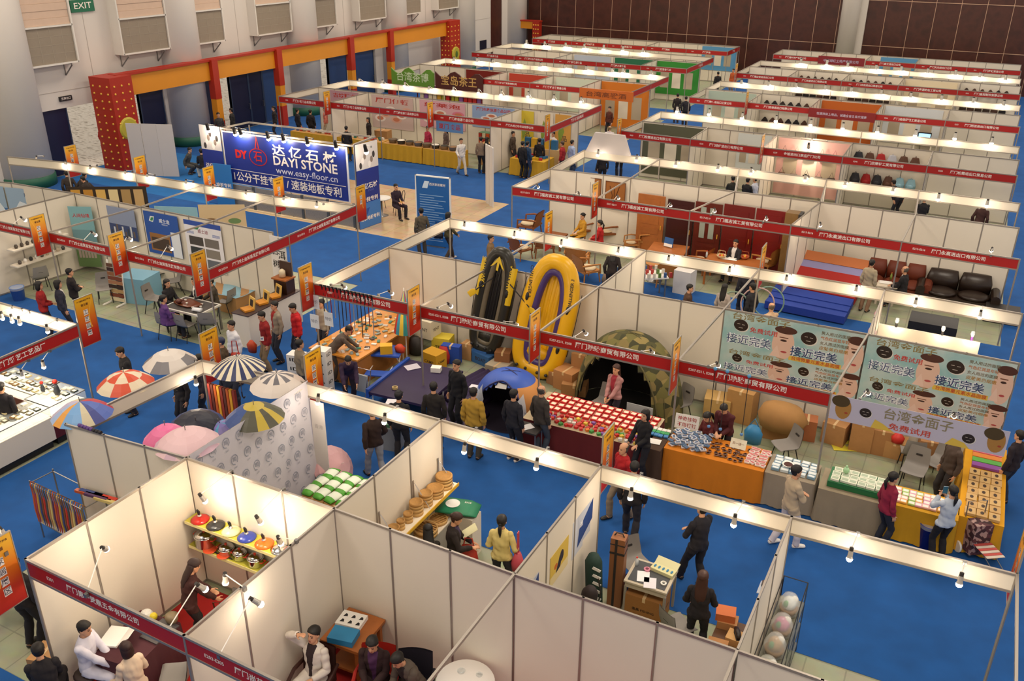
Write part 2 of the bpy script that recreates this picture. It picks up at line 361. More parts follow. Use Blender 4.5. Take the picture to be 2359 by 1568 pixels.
def fascia(label, a, b, txt=None, num=None, face=1, red=True, post=True, group=None, z=ZT, h=.32, endpost=False, col=None, cat='fascia board'):
    "name board between two booth corners; its printed side is to the right of a->b turned by face"
    a, b = V((*a[:2], 0)), V((*b[:2], 0)); L = (b-a).length; d = (b-a)/L; nrm = V((d.y, -d.x, 0))*face
    o = thing('fascia_board', label, cat, a, math.atan2(d.y, d.x), group); f = -face
    m = MB(); c = col or (RED if red else PANEL)
    y0, y1 = (.0, .012*f) if f > 0 else (-.012, 0)
    m.box(.02, -.006, z-h+.03, L-.02, .006, z-.03, PANEL); m.box(.02, min(.006*f, .010*f), z-h+.03, L-.02, max(.006*f, .010*f), z-.03, c); m.build('board', o)
    for zz, nm in ((z-.018, 'top_rail'), (z-h+.018, 'bottom_rail')):
        m = MB(); m.box(0, -.018, zz-.018, L, .018, zz+.018, ALU); m.build(nm, o)
    if post:
        for x in ([0] + ([L] if endpost else [])): m = MB(); m.lathe((x, 0, 0), [(.022, 0), (.022, z)], ALU, 8); m.build('post', o)
    if txt or num:
        m = MB(); xd = (1, 0, 0) if f < 0 else (-1, 0, 0); yy = .0125*f
        if num: m.text(num, .075, TXTW, frame((L*.16 if f < 0 else L*.84, yy, z-h/2), xd, (0, 0, 1)), .02)
        if txt: m.text(txt, .125, TXTW, frame((L*.5 if f < 0 else L*.5, yy, z-h/2), xd, (0, 0, 1)), .02, fit=min(L*.46, .14*len(txt)))
        m.build('lettering', o)
    return o
def tie_bar(label, a, b, z=ZT-.02, group=None):
    m = MB(); m.bar((0, 0, 0), (b[0]-a[0], b[1]-a[1], 0), .035, .045, ALU)
    return one('tie_bar', label, 'tie bar', m, group, (a[0], a[1], z))
def g3(px, py): p = P(px, py, ZT); return (p.x, p.y)
XS = [-6, -3, 0, 3, 6, 9]
A = [g3(150, 975), g3(429.5, 1052.7), g3(769.5, 1170), g3(1184.8, 1320.4), g3(1698.6, 1495.9), (9.0, -.1)]
B = [(-5.4, 2.75), g3(703.6, 878.9), g3(1015.2, 965.6), g3(1384.5, 1070.8), g3(1823.9, 1189.1), g3(2344, 1321.7)]
Cc = [None, g3(58.7, 1285.9), g3(423.8, 1461.9), (3.0, -3.0), (6, -3.0)]
D = [g3(722.2, 651.5), g3(968.2, 703.4), g3(1243.8, 760.8), g3(1564, 827.6), g3(1915, 904), (8.93, 7.25)]
E_ = [g3(895.5, 568.3), g3(1132, 612), g3(1380, 659.1), g3(1669.8, 709.1), g3(2000, 768), g3(2349, 835.5)]
F_ = [g3(1035.8, 501.9), g3(1254, 536), g3(1488.2, 575.4), g3(1750, 618), g3(2039, 665.7), g3(2356, 721.5)]
G_ = [g3(1179.6, 428.5), g3(1377.2, 454.8), g3(1590, 485), g3(1822.8, 517.5), g3(2078, 555), g3(2349.7, 596)]
GM = [g3(1268, 388), (-2.9, 20.15), g3(1693, 440), g3(1890, 464), g3(2110, 492), g3(2348, 524)]
H_ = [g3(1346.3, 344.8), g3(1520, 365), g3(1703, 387), g3(1905, 412), g3(2118, 438), g3(2350, 467.4)]
I_ = [g3(1431, 299.8), g3(1591, 319), g3(1759, 339), g3(1942, 359), g3(2137, 380), g3(2344, 403.4)]
def row(y, xs=None): return [(x, y) for x in (xs or [-5.9, -2.95, .0, 2.98, 5.95, 8.92])]
IM, IB = row(29.6), row(32.1)
K_, KM, KB = row(36.5), row(39.4), row(42.3)
M_, MM, MBk = row(45.8), row(48.8), row(51.7)
N_, NM = row(55.3), row(58.2)
# ---- near island
wall_run('long white partition behind the cookware booth and the three seated men, running past the round table', A, 3)
for i, (nm, a, b) in enumerate([('white partition on the street side of the lidded-pan shelves', Cc[1], A[1]), ('white partition between the cookware booth and the three seated men', Cc[2], A[2]), ('white partition carrying the bamboo steamer shelf', A[2], B[2]),
                                ('white partition with three pictures between the steamer booth and the fishing-bag booth', A[3], B[3]), ('white partition between the shoe stand and the wrapped toy rack', A[4], B[4]), ('white partition under the draped cloth printed with seals', A[1], B[1])]):
    wall_run(nm, [a, b], 3)
for i, t in enumerate(['above the umbrella counter', 'behind the boxes of green packs', 'over the bamboo steamer booth', 'over the fishing-bag booth', 'over the empty blue-carpeted booth with the wire rack']):
    fascia('white back of the name board ' + t, B[i], B[i+1], None, None, -1, False if i else True, True, endpost=(i == 4))
fascia('white back of the name board on the open end of the umbrella booth', A[0], B[0], None, None, 1, False, False)
fascia('red name board over the cookware booth, four small characters before the company name', Cc[1], Cc[2], '厦门第一煲鼎五金有限公司', 'E201', 1, True)
fascia('red name board over the three seated men, numbered E203-E205', Cc[2], (3.0, -3.05), '厦门尚艺理容器材有限公司', 'E203-E205', 1, True)
tie_bar('aluminium tie bar running forward from the partition beside the round table', A[3], (3.0, -3.05)); tie_bar('aluminium tie bar running forward from the partition corner by the shoe boxes', A[4], (6.0, -3.05)); tie_bar('aluminium tie bar at the open end of the empty blue-carpeted booth', B[5], A[5])
# ---- outdoor goods island
wall_run('long white partition behind the boats, the camouflage tent and the face-mask posters', E_, 3)
for i, (tx, nu) in enumerate([('厦门驰骏商贸有限公司', 'E207'), ('厦门驰骏商贸有限公司', 'E207-E211, E208'), ('厦门驰骏商贸有限公司', 'E207-E211, E208'), ('厦门驰骏商贸有限公司', 'E207-E211, E208')]):
    fascia('red name board ' + ['hung with walking sticks above the orange table', 'above the yellow cartons beside the boats', 'in front of the yellow boat and camouflage tent', 'above the seated couple, ending at the face-mask banner'][i], D[i], D[i+1], tx, nu, 1, True, endpost=(i == 3))
for i in range(1, 4): tie_bar('aluminium tie bar over ' + ['the folding table and boat gear', 'the yellow boat', 'the chairs beside the camouflage tent'][i-1], D[i], E_[i])
tie_bar('aluminium tie bar crossing the face-mask posters', D[4], E_[4])
fascia('white end board along the aisle side of the walking-stick booth', D[0], E_[0], None, None, -1, False, False); fascia('white end board along the aisle side of the booth behind the boats', E_[0], F_[0], None, None, -1, False, False)
for i, t in enumerate(['nearest the blue standing poster', 'behind the two inflatable boats', 'above the white printer box and the rattan chairs', 'above the red and blue sofa bed', 'above the white display counter']):
    fascia('white back of the name board ' + t.replace('nearest', 'facing'), F_[i], F_[i+1], None, None, -1, False, True, endpost=(i == 4))
wall_run('short white partition between the toy table and the booth behind the boats', [E_[2], F_[2]], 3); wall_run('white partition hung with pink toys beside the white display counter', [E_[4], F_[4]], 3)
tie_bar('aluminium tie bar over the man in the brown jacket behind the boats', F_[1], E_[1]); tie_bar('aluminium tie bar over the people with hoops', F_[3], E_[3])
# ---- furniture island
wall_run('long white partition behind the carved panels, wooden doors and sofas', GM, 3)
for i, t in enumerate(['over the rattan chairs at the aisle', 'over the wicker sofa set', 'over the red wooden doors', 'over the sofa bed', 'over the black leather sofa']):
    fascia('red name board ' + t, G_[i], G_[i+1], '厦门福志诚工贸有限公司' if i < 3 else '厦门永高进出口有限公司', 'E217-E219' if i < 3 else 'E215-E216', 1, True, endpost=(i == 4))
    if 0 < i and i != 3: tie_bar('aluminium tie bar ' + t.replace('over', 'above'), G_[i], GM[i])
wall_run('white partition between the wooden doors and the sofa bed', [G_[3], GM[3]], 3)
fascia('white end board along the aisle side of the furniture island front', G_[0], GM[0], None, None, -1, False, False); fascia('white end board along the aisle side behind the carved panels', GM[0], H_[0], None, None, -1, False, False)
for i, t in enumerate(['beside the pale lectern shape', 'behind the wooden doors', 'over the desk with the seated office people', 'over the white desk and office chair', 'over the table of dried goods']):
    fascia('white back of the name board ' + t, H_[i], H_[i+1], None, None, -1, False, True, endpost=(i == 4))
for i in (1, 2, 3, 4):
    if i in (2, 3): wall_run('white partition %s the office booth behind the furniture island' % ('on the aisle side of' if i == 2 else 'on the far side of'), [GM[i], H_[i]], 2)
    else: tie_bar('aluminium tie bar %s behind the furniture island' % ('above the folded blue clothes' if i == 1 else 'above the dried-goods table'), H_[i], GM[i])
# ---- bag island and the rows behind it
def far_row(front, mid, back, nm, txts, walls=(1, 2, 3, 4), bt='', skip=()):
    wall_run('long white partition at the back of ' + nm, mid, 3)
    for i in range(5):
        if i not in skip: fascia('red name board over the %s booth from the central aisle in %s' % (ORD[i], nm), front[i], front[i+1], txts[i % len(txts)], 'E2%d' % (25+7*i), 1, True, endpost=(i == 4))
        if i in walls: wall_run('white side partition by the %s booth from the central aisle in %s' % (ORD[i], nm), [front[i], mid[i]], 3)
        if back: fascia('white back of the %s name board from the central aisle behind %s' % (ORD[i], nm), back[i], back[i+1], None, None, -1, False, True, endpost=(i == 4))
    fascia('white end board on the central aisle side of ' + nm, front[0], mid[0], None, None, -1, False, False)
    if back: fascia('white end board on the central aisle side behind ' + nm, mid[0], back[0], None, None, -1, False, False)
far_row(I_, IM, IB, 'the bag and backpack row', ['厦门松霖进出口有限公司', '厦门欣维进出口有限公司', '金裕进出口商品厦门公司', '厦门欣荣轩工贸有限公司', '厦门松霖进出口贸易公司'])
far_row(K_, KM, KB, 'the red banner row', ['厦门勤伟进出口工贸公司', '厦门百佳进出口有限公司', '', '厦门进佳轩轻工贸易公司', '厦门西进进出口有限公司'], skip=(2,))
far_row(M_, MM, MBk, 'the fur pelt row', ['厦门裘皮贸易进出口公司', '厦门光盛进出口有限公司', '厦门百佳进出口贸易公司', '厦门泰源箱包工贸公司', '厦门皇冠制衣有限公司'])
far_row(N_, NM, None, 'the row against the brown wall', ['厦门春城特产有限公司', '', '厦门鼎立进出口公司', '厦门天元进出口公司', '厦门海峡贸易公司'], walls=(1, 2, 3), skip=(1,))
# ---- left blocks
J = [(-13.2, 2.8), (-9.02, 2.78), (-8.95, .0), (-8.95, -3)]
fascia('white back of the name board over the jewellery counters, facing the aisle', J[0], J[1], None, None, -1, False, True)
fascia('red name board over the lit jewellery counters', J[2], J[1], '厦门雅艺工艺品厂', None, 1, True, True, endpost=True)
L2 = [(-21.0, 6.72), (-18.0, 6.72), (-15.05, 6.72), (-11.95, 6.68), (-9.02, 6.62)]; L2m = [(-21.2, 9.75), (-17.75, 9.75), (-14.75, 9.7), (-11.8, 9.68), (-9.05, 9.7)]; L2b = [(-24, 11.9), (-21.4, 12.35), (-18.0, 12.4), (-14.9, 12.45), (-12, 12.5), (-9.15, 12.95)]
for i in range(4): fascia('red name board ' + ['at the far end of the tea row', 'over the booth with the landscape poster', 'over the flooring sample booth', 'over the tea table booth'][i], L2[i], L2[i+1], '厦门威士迪贸易发展有限公司', 'E312-E316', 1, True)
for i, (a, b) in enumerate(((L2[4], L2m[4]), (L2m[4], L2b[5]))): fascia('red name board along the aisle side of the tea island, ' + ('near the four-panel poster wall' if i else 'beside the tea table'), a, b, '厦门威士迪贸易发展有限公司', 'E312-E316', 1, True, endpost=True)
wall_run('white partition behind the tea table booth with the blue posters', L2m[1:4]+[(-9.6, 9.68)], 3); wall_run('white partition with the small ceramic shelves on its inner side', [L2[1], L2m[1]], 3)
wall_run('white partition behind the iceberg pictures', [(-22.5, 9.2), (-20.6, 9.6), L2m[1]], 2)
for i in range(5): fascia('white back of the %s name board from the entrance side of the tea island' % ORD[i], L2b[i], L2b[i+1], None, None, -1, False, True)
tie_bar('aluminium tie bar above the tea table', L2[3], L2m[3]); tie_bar('aluminium tie bar above the flooring samples', L2[2], L2m[2])
tie_bar('aluminium tie bar over the booth with the ceramic display board', L2m[2], L2b[3]); tie_bar('aluminium tie bar towards the granite stand', L2m[3], L2b[4])
LX = [-23.8, -20.6, -17.75, -14.8, -11.85, -8.95]
def left_row(y0, ym, yb, nm, txts, skip=(), walls=(1, 2, 3, 4)):
    fr, mi, ba = row(y0, LX), row(ym, LX), row(yb, LX)
    wall_run('long white partition at the back of ' + nm, mi, 3)
    for i in range(5):
        if i not in skip: fascia('red name board over the %s booth from the entrance side in %s' % (ORD[i], nm), fr[i], fr[i+1], txts[i % len(txts)], 'E3%d' % (20+5*i), 1, True, endpost=(i == 4))
        if i in walls: wall_run('white side partition by the %s booth from the entrance side in %s' % (ORD[i], nm), [fr[i], mi[i]], 3)
        fascia('white back of the %s name board from the entrance side behind %s' % (ORD[i], nm), ba[i], ba[i+1], None, None, -1, False, True, endpost=(i == 4))
    fascia('red name board on the central aisle side of ' + nm, fr[5], ba[5], txts[0], None, 1, True, False)
    fascia('white end board on the entrance side of ' + nm, fr[0], ba[0], None, None, -1, False, False)
left_row(26.5, 29.6, 32.3, 'the yellow-table food row', ['厦门伊顿食品有限公司', '厦门伊顿食品有限公司', '厦门鑫佳源食品有限公司', '厦门鑫佳源食品公司', '厦门大地之味农业有限公司'], walls=(1, 4))
left_row(36.4, 39.4, 42.4, 'the tea shop row', ['', '', '厦门茗峰古茗贸易有限公司', '厦门茗峰古茗贸易公司', ''], skip=(0, 1, 4), walls=(2, 3, 4))
left_row(45.8, 48.8, 51.6, 'the green-signed row', ['厦门古龙食品', '厦门海川水产有限公司', '厦门绿之源食品', '厦门绿之源食品', '厦门百里香茶业'], walls=(1, 2, 4))
left_row(55.0, 57.8, 58.3, 'the last row before the corner gate', ['厦门天成', '厦门天成茶业', '厦门安溪茶业', '厦门建成', '厦门海森'], walls=(1, 3))
# ================================================================ people
_ts = bpy.data.scenes.new('tmp_scene')
def fuse(mb, vox, it=4):
    "one closed surface from overlapping closed pieces"
    me = bpy.data.meshes.new('f'); me.from_pydata([tuple(v) for v in mb.v], [], mb.f); me.update()
    o = bpy.data.objects.new('f', me); _ts.collection.objects.link(o)
    r = o.modifiers.new('r', 'REMESH'); r.mode = 'VOXEL'; r.voxel_size = vox
    s = o.modifiers.new('s', 'SMOOTH'); s.factor = .5; s.iterations = it
    with bpy.context.temp_override(scene=_ts, view_layer=_ts.view_layers[0]): dg = bpy.context.evaluated_depsgraph_get()
    dg.update(); out = bpy.data.meshes.new_from_object(o.evaluated_get(dg), depsgraph=dg)
    n = len(out.vertices); vs = np.empty(n*3); out.vertices.foreach_get('co', vs); vs = vs.reshape(-1, 3)
    no = np.empty(n*3); out.vertices.foreach_get('normal', no); no = no.reshape(-1, 3)
    fs = np.empty(len(out.polygons)*4, int); out.loops.foreach_get('vertex_index', fs); fs = fs.reshape(-1, 4)
    bpy.data.objects.remove(o); bpy.data.meshes.remove(me); bpy.data.meshes.remove(out)
    return vs, no, fs
def mesh_np(name, vs, fs, mats, mi, parent):
    me = bpy.data.meshes.new(name); me.from_pydata(vs.tolist(), [], fs.tolist())
    for m in mats: me.materials.append(m)
    me.polygons.foreach_set('material_index', np.asarray(mi, int)); me.polygons.foreach_set('use_smooth', np.ones(len(fs), bool)); me.update()
    o = bpy.data.objects.new(name, me); COL.objects.link(o); o.parent = parent; return o
def ik(a, b, l1, l2, pole):
    d = b-a; L = d.length; mx = (l1+l2)*.995
    if L > mx: d = d*(mx/L); b = a+d; L = mx
    L = max(L, abs(l1-l2)+.01); x = (l1*l1-l2*l2+L*L)/(2*L); h = math.sqrt(max(0, l1*l1-x*x)); dn = d.normalized()
    p = V(pole); p = (p - dn*p.dot(dn))
    if p.length < 1e-4: p = V((0, .01, 1))
    return a + dn*x + p.normalized()*h, b
LIPS = mat('#a4564a', .5); EYE = mat('#2a1a15', .3)
def person(label, x, y, rz, H=1.7, fem=False, top='#26262b', inner=None, bot='#24242a', shoe='#1d1a19', hair='#17120f', style='short', hip=None, lean=0., hp=0., hy=0., twist=0.,
           hl=None, hr=None, fl=None, fr=None, curl=.5, long_sleeve=True, hem=.06, vox=.014, z=0., sleeve=.5, skin=None, group=None, pole_l=None, pole_r=None, extra=None, botlen=1., puff=1., bald=False, pants=True):
    k = H/1.755; root = thing('person', label, 'person', (x, y, z), rz, group); root.scale = (k, k, k)
    mb = MB(); seg = []
    hz = (hip/k if hip else .925); C = V((0, 0, hz)); up = V((0, math.sin(lean), math.cos(lean))); fw = V((0, math.cos(lean), -math.sin(lean))); rt = V((1, 0, 0))
    RT = M.Rotation(twist, 3, up); rs = RT @ rt; fs_ = RT @ fw
    shw = .15 if fem else .17; S = C + up*.5
    w = (1. if not fem else .93)
    sec = [(-.07, .12, .09), (0, .165*w+.01*fem, .112), (.07, .155*w, .108), (.17, .138*w, .10), (.29, .155*w, .112+.012*fem), (.40, .172*w, .112), (.47, .155*w, .09), (.52, .085, .068), (.55, .055, .055)]
    rings = []
    for t, a, b in sec:
        u = max(0, min(1, t/.5)); q = M.Rotation(twist*u, 3, up); rings.append((C+up*t, (q @ rt)*a, (q @ fw)*b))
    mb.loft(rings, SKIN, 14); seg.append((C-up*.05, S-up*.05, .12, 0)); seg.append((S-rs*shw*.7-up*.02, S+rs*shw*.7-up*.02, .06, 0))
    # head
    hu = (up + V((0, math.sin(hp)*.9, 0)))
    Q = M.Rotation(-hp-lean*.45, 3, 'X'); Q = M.Rotation(hy+twist, 3, 'Z') @ Q
    N = S+up*.02; hu = Q @ V((0, 0, 1)); hf = Q @ V((0, 1, 0)); hr_ = Q @ V((1, 0, 0)); nb = N + up*.05 + hu*.05; HC = N + up*.045 + hu*.138 + hf*.012
    mb.tube([N-up*.03, nb, HC-hu*.05], [.058, .05, .05], SKIN, 10); seg.append((N+up*.03, HC-hu*.11, .04, 3))
    hw = .96 if fem else 1.
    hd = [(-.118, .02, .072, .03), (-.105, .04, .088, .0), (-.075, .056, .094, -.04), (-.04, .067, .093, -.075), (0, .073, .092, -.092), (.05, .076, .092, -.1), (.085, .066, .075, -.09), (.11, .042, .042, -.06), (.12, .016, .01, -.03)]
    mb.loft([(HC+hu*t+hf*((f+b)/2), hr_*a*hw, hf*((f-b)/2)) for t, a, f, b in hd], SKIN, 14); seg.append((HC-hu*.04, HC+hu*.05, .075, 4))
    mb.loft([(HC+hf*.09+hu*.015, hr_*.008, hf*.008), (HC+hf*.104-hu*.028, hr_*.014, hf*.014), (HC+hf*.09-hu*.042, hr_*.014, hf*.01)], SKIN, 8)
    for s in (-1, 1): mb.ball(HC+hr_*(.077*hw*s)-hf*.008-hu*.005, (.014, .024, .034), SKIN, 8, 5)
    # arms and hands
    for s, tg, pl in ((-1, hl, pole_l), (1, hr, pole_r)):
        sh = S + rs*(shw*s) - up*.035; tg = V(tg) if tg else V((s*(shw+.06), .04, hz-.05)) ; pl = pl or (s*.6, -1, -.25)
        el, wr = ik(sh, tg, .285, .25, pl)
        mb.ball(sh-up*.01, (.05, .05, .052), SKIN, 10, 7); mb.tube([sh-up*.012, sh.lerp(el, .35), el], [.047*w, .044*w, .037], SKIN, 10); mb.tube([el, el.lerp(wr, .3), wr], [.04, .041*w, .027], SKIN, 10); mb.ball(el, .039, SKIN, 8, 6)
        seg += [(sh, el, .05, 1), (el, wr, .035, 2)]
        d = (wr-el).normalized(); n = (V((-s, .15, .1)) if abs(d.z) > .6 else V((-s*.35, 0, -1))); n = (n-d*n.dot(d)).normalized(); sd = d.cross(n)*1.
        if sd.dot(V((0, 1, .6))) < 0: sd = -sd            # thumb side
        mb.loft([(wr-d*.015, sd*.026, n*.02), (wr+d*.03, sd*.036, n*.016), (wr+d*.088, sd*.041, n*.013), (wr+d*.1, sd*.038, n*.009)], SKIN, 10)
        seg.append((wr+d*.02, wr+d*.2, .03, 5))
        for j, fl_ in enumerate((.066, .078, .073, .056)):
            p = wr + d*.092 + sd*(.031-.0207*j); a = 0; pts = [p-d*.02, p]
            for q in range(3):
                a += curl*(.5+.2*q); p = p + (d*math.cos(a)+n*math.sin(a))*fl_*(.42, .33, .25)[q]; pts.append(p)
            mb.tube(pts, [.0088, .0092, .0086, .008, .0068], SKIN, 7)
        p0 = wr+d*.025+sd*.028; p1 = p0+(d*.6+sd*.75+n*.25).normalized()*.042; p2 = p1+(d*.9+sd*.25+n*.4*(.5+curl)).normalized()*.034; p3 = p2+(d*.95+n*.5*curl).normalized()*.024
        mb.tube([p0-sd*.012, p0, p1, p2, p3], [.013, .0135, .0105, .0098, .0078], SKIN, 7)
    # legs
    for s, tg in ((-1, fl), (1, fr)):
        hj = C + V((s*.09, 0, -.03)); tg = V(tg) if tg else V((s*.1, 0, .085)); kn, an = ik(hj, tg, .43, .42, (s*.12, 1, .15) if hip is None or hz > .75 else (s*.25, 1, .8))
        mb.tube([hj+V((0, 0, .03)), hj.lerp(kn, .25), hj.lerp(kn, .7), kn], [.088, .085*w, .065*w, .055], SKIN, 12); mb.tube([kn, kn.lerp(an, .3), an], [.054, .057*w, .036], SKIN, 12); mb.ball(kn, .054, SKIN, 10, 7)
        seg += [(hj, kn, .075, 6), (kn, an, .05, 7)]
        fo = V((s*.12, 1, 0)).normalized(); ft = fo.cross(V((0, 0, 1)))
        if hip is None or an.z < .2: sole = V((0, 0, -1))
        else: sole = V((0, 0, -1))
        mb.loft([(an-fo*.06+sole*.045, ft*.03, sole*.035), (an-fo*.03+sole*.035, ft*.036, sole*.048), (an+fo*.06+sole*.045, ft*.042, sole*.037), (an+fo*.14+sole*.055, ft*.044, sole*.026), (an+fo*.18+sole*.06, ft*.03, sole*.017)], SKIN, 10)
        seg.append((an-fo*.05+sole*.05, an+fo*.17+sole*.05, .03, 8))
    vs, no, fs = fuse(mb, vox)
    Pa = np.array([tuple(a) for a, *_ in seg]); Pb = np.array([tuple(b) for _, b, *_ in seg]); rad = np.array([r for *_, r, _ in seg]); lab = np.array([l for *_, l in seg])
    ab = Pb-Pa; L2_ = (ab**2).sum(1); best = np.full(len(vs), 1e9); vl = np.zeros(len(vs), int); par = np.zeros(len(vs))
    for i in range(len(seg)):
        t = np.clip(((vs-Pa[i]) @ ab[i])/L2_[i], 0, 1); dd = np.linalg.norm(vs-(Pa[i]+t[:, None]*ab[i]), axis=1)-rad[i]
        b = dd < best; best[b] = dd[b]; vl[b] = lab[i]; par[b] = t[b]
    hc = np.array(HC); loc = vs-hc; HX, HY, HZ = loc @ np.array(hr_), loc @ np.array(hf), loc @ np.array(hu)
    fmi = np.zeros(len(fs), int); fc = vs[fs].mean(1)-hc; fx, fy, fz = fc @ np.array(hr_), fc @ np.array(hf), fc @ np.array(hu); fr_ = fy > .055
    fmi[fr_ & (abs(abs(fx)-.031) < .013) & (abs(fz-.0) < .0075)] = 2; fmi[fr_ & (abs(abs(fx)-.031) < .017) & (abs(fz-.022) < .005)] = 2; fmi[fr_ & (abs(fx) < .022) & (abs(fz+.068) < .007)] = 1
    mesh_np('body', vs, fs, [skin or SKIN, LIPS, EYE], fmi, root)
    def shell(name, msk, th, mats, fm=None, wr=0.):
        fsel = msk[fs].all(1)
        if not fsel.any(): return None
        f = fs[fsel]; ids, inv = np.unique(f, return_inverse=True); f2 = inv.reshape(-1, 4)
        e = np.sort(np.concatenate([f2[:, [0, 1]], f2[:, [1, 2]], f2[:, [2, 3]], f2[:, [3, 0]]]), 1); ue, cn = np.unique(e, axis=0, return_counts=True); bd = np.unique(ue[cn == 1])
        t = np.full(len(ids), 1.)*(th[ids] if isinstance(th, np.ndarray) else th); p = vs[ids]
        if wr: t = t+wr*(np.sin(p[:, 2]*46+p[:, 0]*21)+np.sin(p[:, 2]*27-p[:, 1]*38+1.7*p[:, 0]*30))
        t[bd] *= .45
        q = p+no[ids]*t[:, None]; mi = fm(q[f2].mean(1)) if fm else np.zeros(len(f2), int)
        return mesh_np(name, q, f2, mats, mi, root)
    isl = (vl == 6); low = (vs[:, 2] < hz-.02)
    if pants:
        pm = ((vl == 0) & ((vs-np.array(C)) @ np.array(up) < .10)) | isl | ((vl == 7) & ((par < botlen) | (botlen >= 1)))
        pc = [mat(bot, .85, noise=.12, nscale=9)]
        shell('trousers', pm, .010+.014*np.where(vl == 7, np.minimum(1, par*1.4), 0.), pc, wr=.0018)
    tm = (vl == 0) & ((vs-np.array(C)) @ np.array(up) > -hem)
    tm |= isl & (((vs-np.array(C)) @ np.array(up)) > -hem) ; tm |= (vl == 1) & ((par < sleeve*2) | long_sleeve); tm |= (vl == 2) & long_sleeve & (par < .97)
    tm &= ~((vl == 3))
    mats = [mat(top, .85, noise=.10, nscale=9)] + ([mat(inner, .8)] if inner else [])
    upn, fwn, rtn, Cn = np.array(up), np.array(fs_), np.array(rs), np.array(C)
    def fm(q):
        r = q-Cn; hgt = r @ upn; return (((r @ fwn) > .03) & (abs(r @ rtn) < .025+.05*np.clip((hgt-.1)/.4, 0, 1)) & (hgt > .04)).astype(int)
    base = (.018 if top else .012)*puff
    shell('jacket' if inner else 'shirt', tm, base, mats, fm if inner else None, wr=.003*puff)
    for s in (-1, 1): shell('shoe', (vl == 8) & (vs[:, 0]*s > 0), .007, [mat(shoe, .5)])
    hm = (vl == 4) & (HZ > np.where(HY > .02, .02+.62*(HY-.02)+(.05 if bald else 0), np.where(HY > -.025, .012, -.062))) if not bald else (vl == 4) & (((HY < .01) & (HZ > -.05) & (HZ < .06)) | ((HY < -.03) & (HZ > -.06) & (HZ < .085)))
    hmat = mat(hair, .6, noise=.2, nscale=30)
    ho = shell('hair', hm, np.where(HZ > .04, .016, .011)*(1.25 if fem else 1), [hmat], wr=.0015)
    if style in ('long', 'tail', 'bun', 'bob'):
        hb = MB()
        if style == 'long': hb.loft([(HC+hu*.08-hf*.03, hr_*.07, hf*.07), (HC+hu*.0-hf*.045, hr_*.092, hf*.062), (HC-hu*.1-hf*.055, hr_*.095, hf*.05), (S+up*.02-fs_*.075, hr_*.1, hf*.04), (S-up*.12-fs_*.115, hr_*.085, hf*.03), (S-up*.2-fs_*.12, hr_*.05, hf*.015)], hmat, 14)
        if style == 'bob': hb.loft([(HC+hu*.1-hf*.01, hr_*.06, hf*.06), (HC+hu*.04-hf*.02, hr_*.094, hf*.095), (HC-hu*.04-hf*.035, hr_*.1, hf*.075), (HC-hu*.11-hf*.04, hr_*.092, hf*.06), (HC-hu*.13-hf*.04, hr_*.07, hf*.045)], hmat, 14)
        if style == 'tail': hb.ball(HC-hf*.115+hu*.01, .03, hmat, 8, 6); hb.tube([HC-hf*.11+hu*.01, HC-hf*.15-hu*.06, HC-hf*.135-hu*.15, HC-hf*.125-hu*.25], [.026, .036, .03, .008], hmat, 8)
        if style == 'bun': hb.ball(HC-hf*.1+hu*.05, .042, hmat, 10, 7)
        hb.build('hair_lock', root, True)
    if style == 'cap':
        hb = MB(); cm = mat(hair, .8); hb.loft([(HC+hu*.03-hf*.005, hr_*.088, hf*.108), (HC+hu*.08-hf*.005, hr_*.085, hf*.1), (HC+hu*.125-hf*.005, hr_*.05, hf*.06)], cm, 14); hb.loft([(HC+hu*.035+hf*.09, hr_*.07, hu*.006), (HC+hu*.03+hf*.13, hr_*.068, hu*.006), (HC+hu*.022+hf*.17, hr_*.045, hu*.006)], cm, 10); hb.build('cap', root, True)
    if extra: extra(root, dict(C=C, S=S, HC=HC, up=up, fw=fs_, rt=rs))
    return root
# ================================================================ things that repeat
def lamp(anchor, bulb, label, group=None, power=7, aim=None, col='#b9b4ac', light=True, big=1.):
    a, b = V(anchor), V(bulb); o = thing('spotlight', label, 'spotlight', a, 0, group); d = b-a
    aim = V(aim).normalized() if aim else V((0, 0, -1)); s = d-aim*.15*big
    m = MB(); m.bar((0, 0, -.03), (0, 0, .03), .05, .05, STEEL); m.build('clamp', o)
    m = MB(); m.tube([(0, 0, .02), s], .008, WHITE, 5); m.build('arm', o)
    m = MB(); m.tube([s-aim*.02, s+aim*.03], .028*big, DARK, 10); m.tube([s+aim*.03, s+aim*.11*big, s+aim*.14*big], [.034*big, .036*big, .045*big], mat(col, .35, .3), 12); m.build('socket', o)
    m = MB(); m.ball(s+aim*.155*big, (.045*big,)*3, BULB, 10, 7); m.build('bulb', o, True)
    if light:
        l = bpy.data.lights.new('lamp_light', 'POINT'); l.energy = power; l.color = (1, .80, .58); l.shadow_soft_size = .06
        q = bpy.data.objects.new('lamp_light', l); COL.objects.link(q); q.parent = o; q.location = s+aim*(.155*big+.07)
    return o
def beam_lamps(y, pix, nm, dy=-.38, order='from the aisle end', power=7, big=1., zt=2.48):
    "lamps hung in front of a cross beam; the pixel of each bulb fixes its place along and below the beam"
    n = len(pix)
    for i, (px, py) in enumerate(pix):
        b = PY(px, py, y+dy); a = (b.x+.03, y, zt)
        lamp(a, b, 'lit spotlight, %s %s on %s' % (ORD[i], order, nm), nm + ' lamps', power, aim=(0, -.25, -1), big=big)
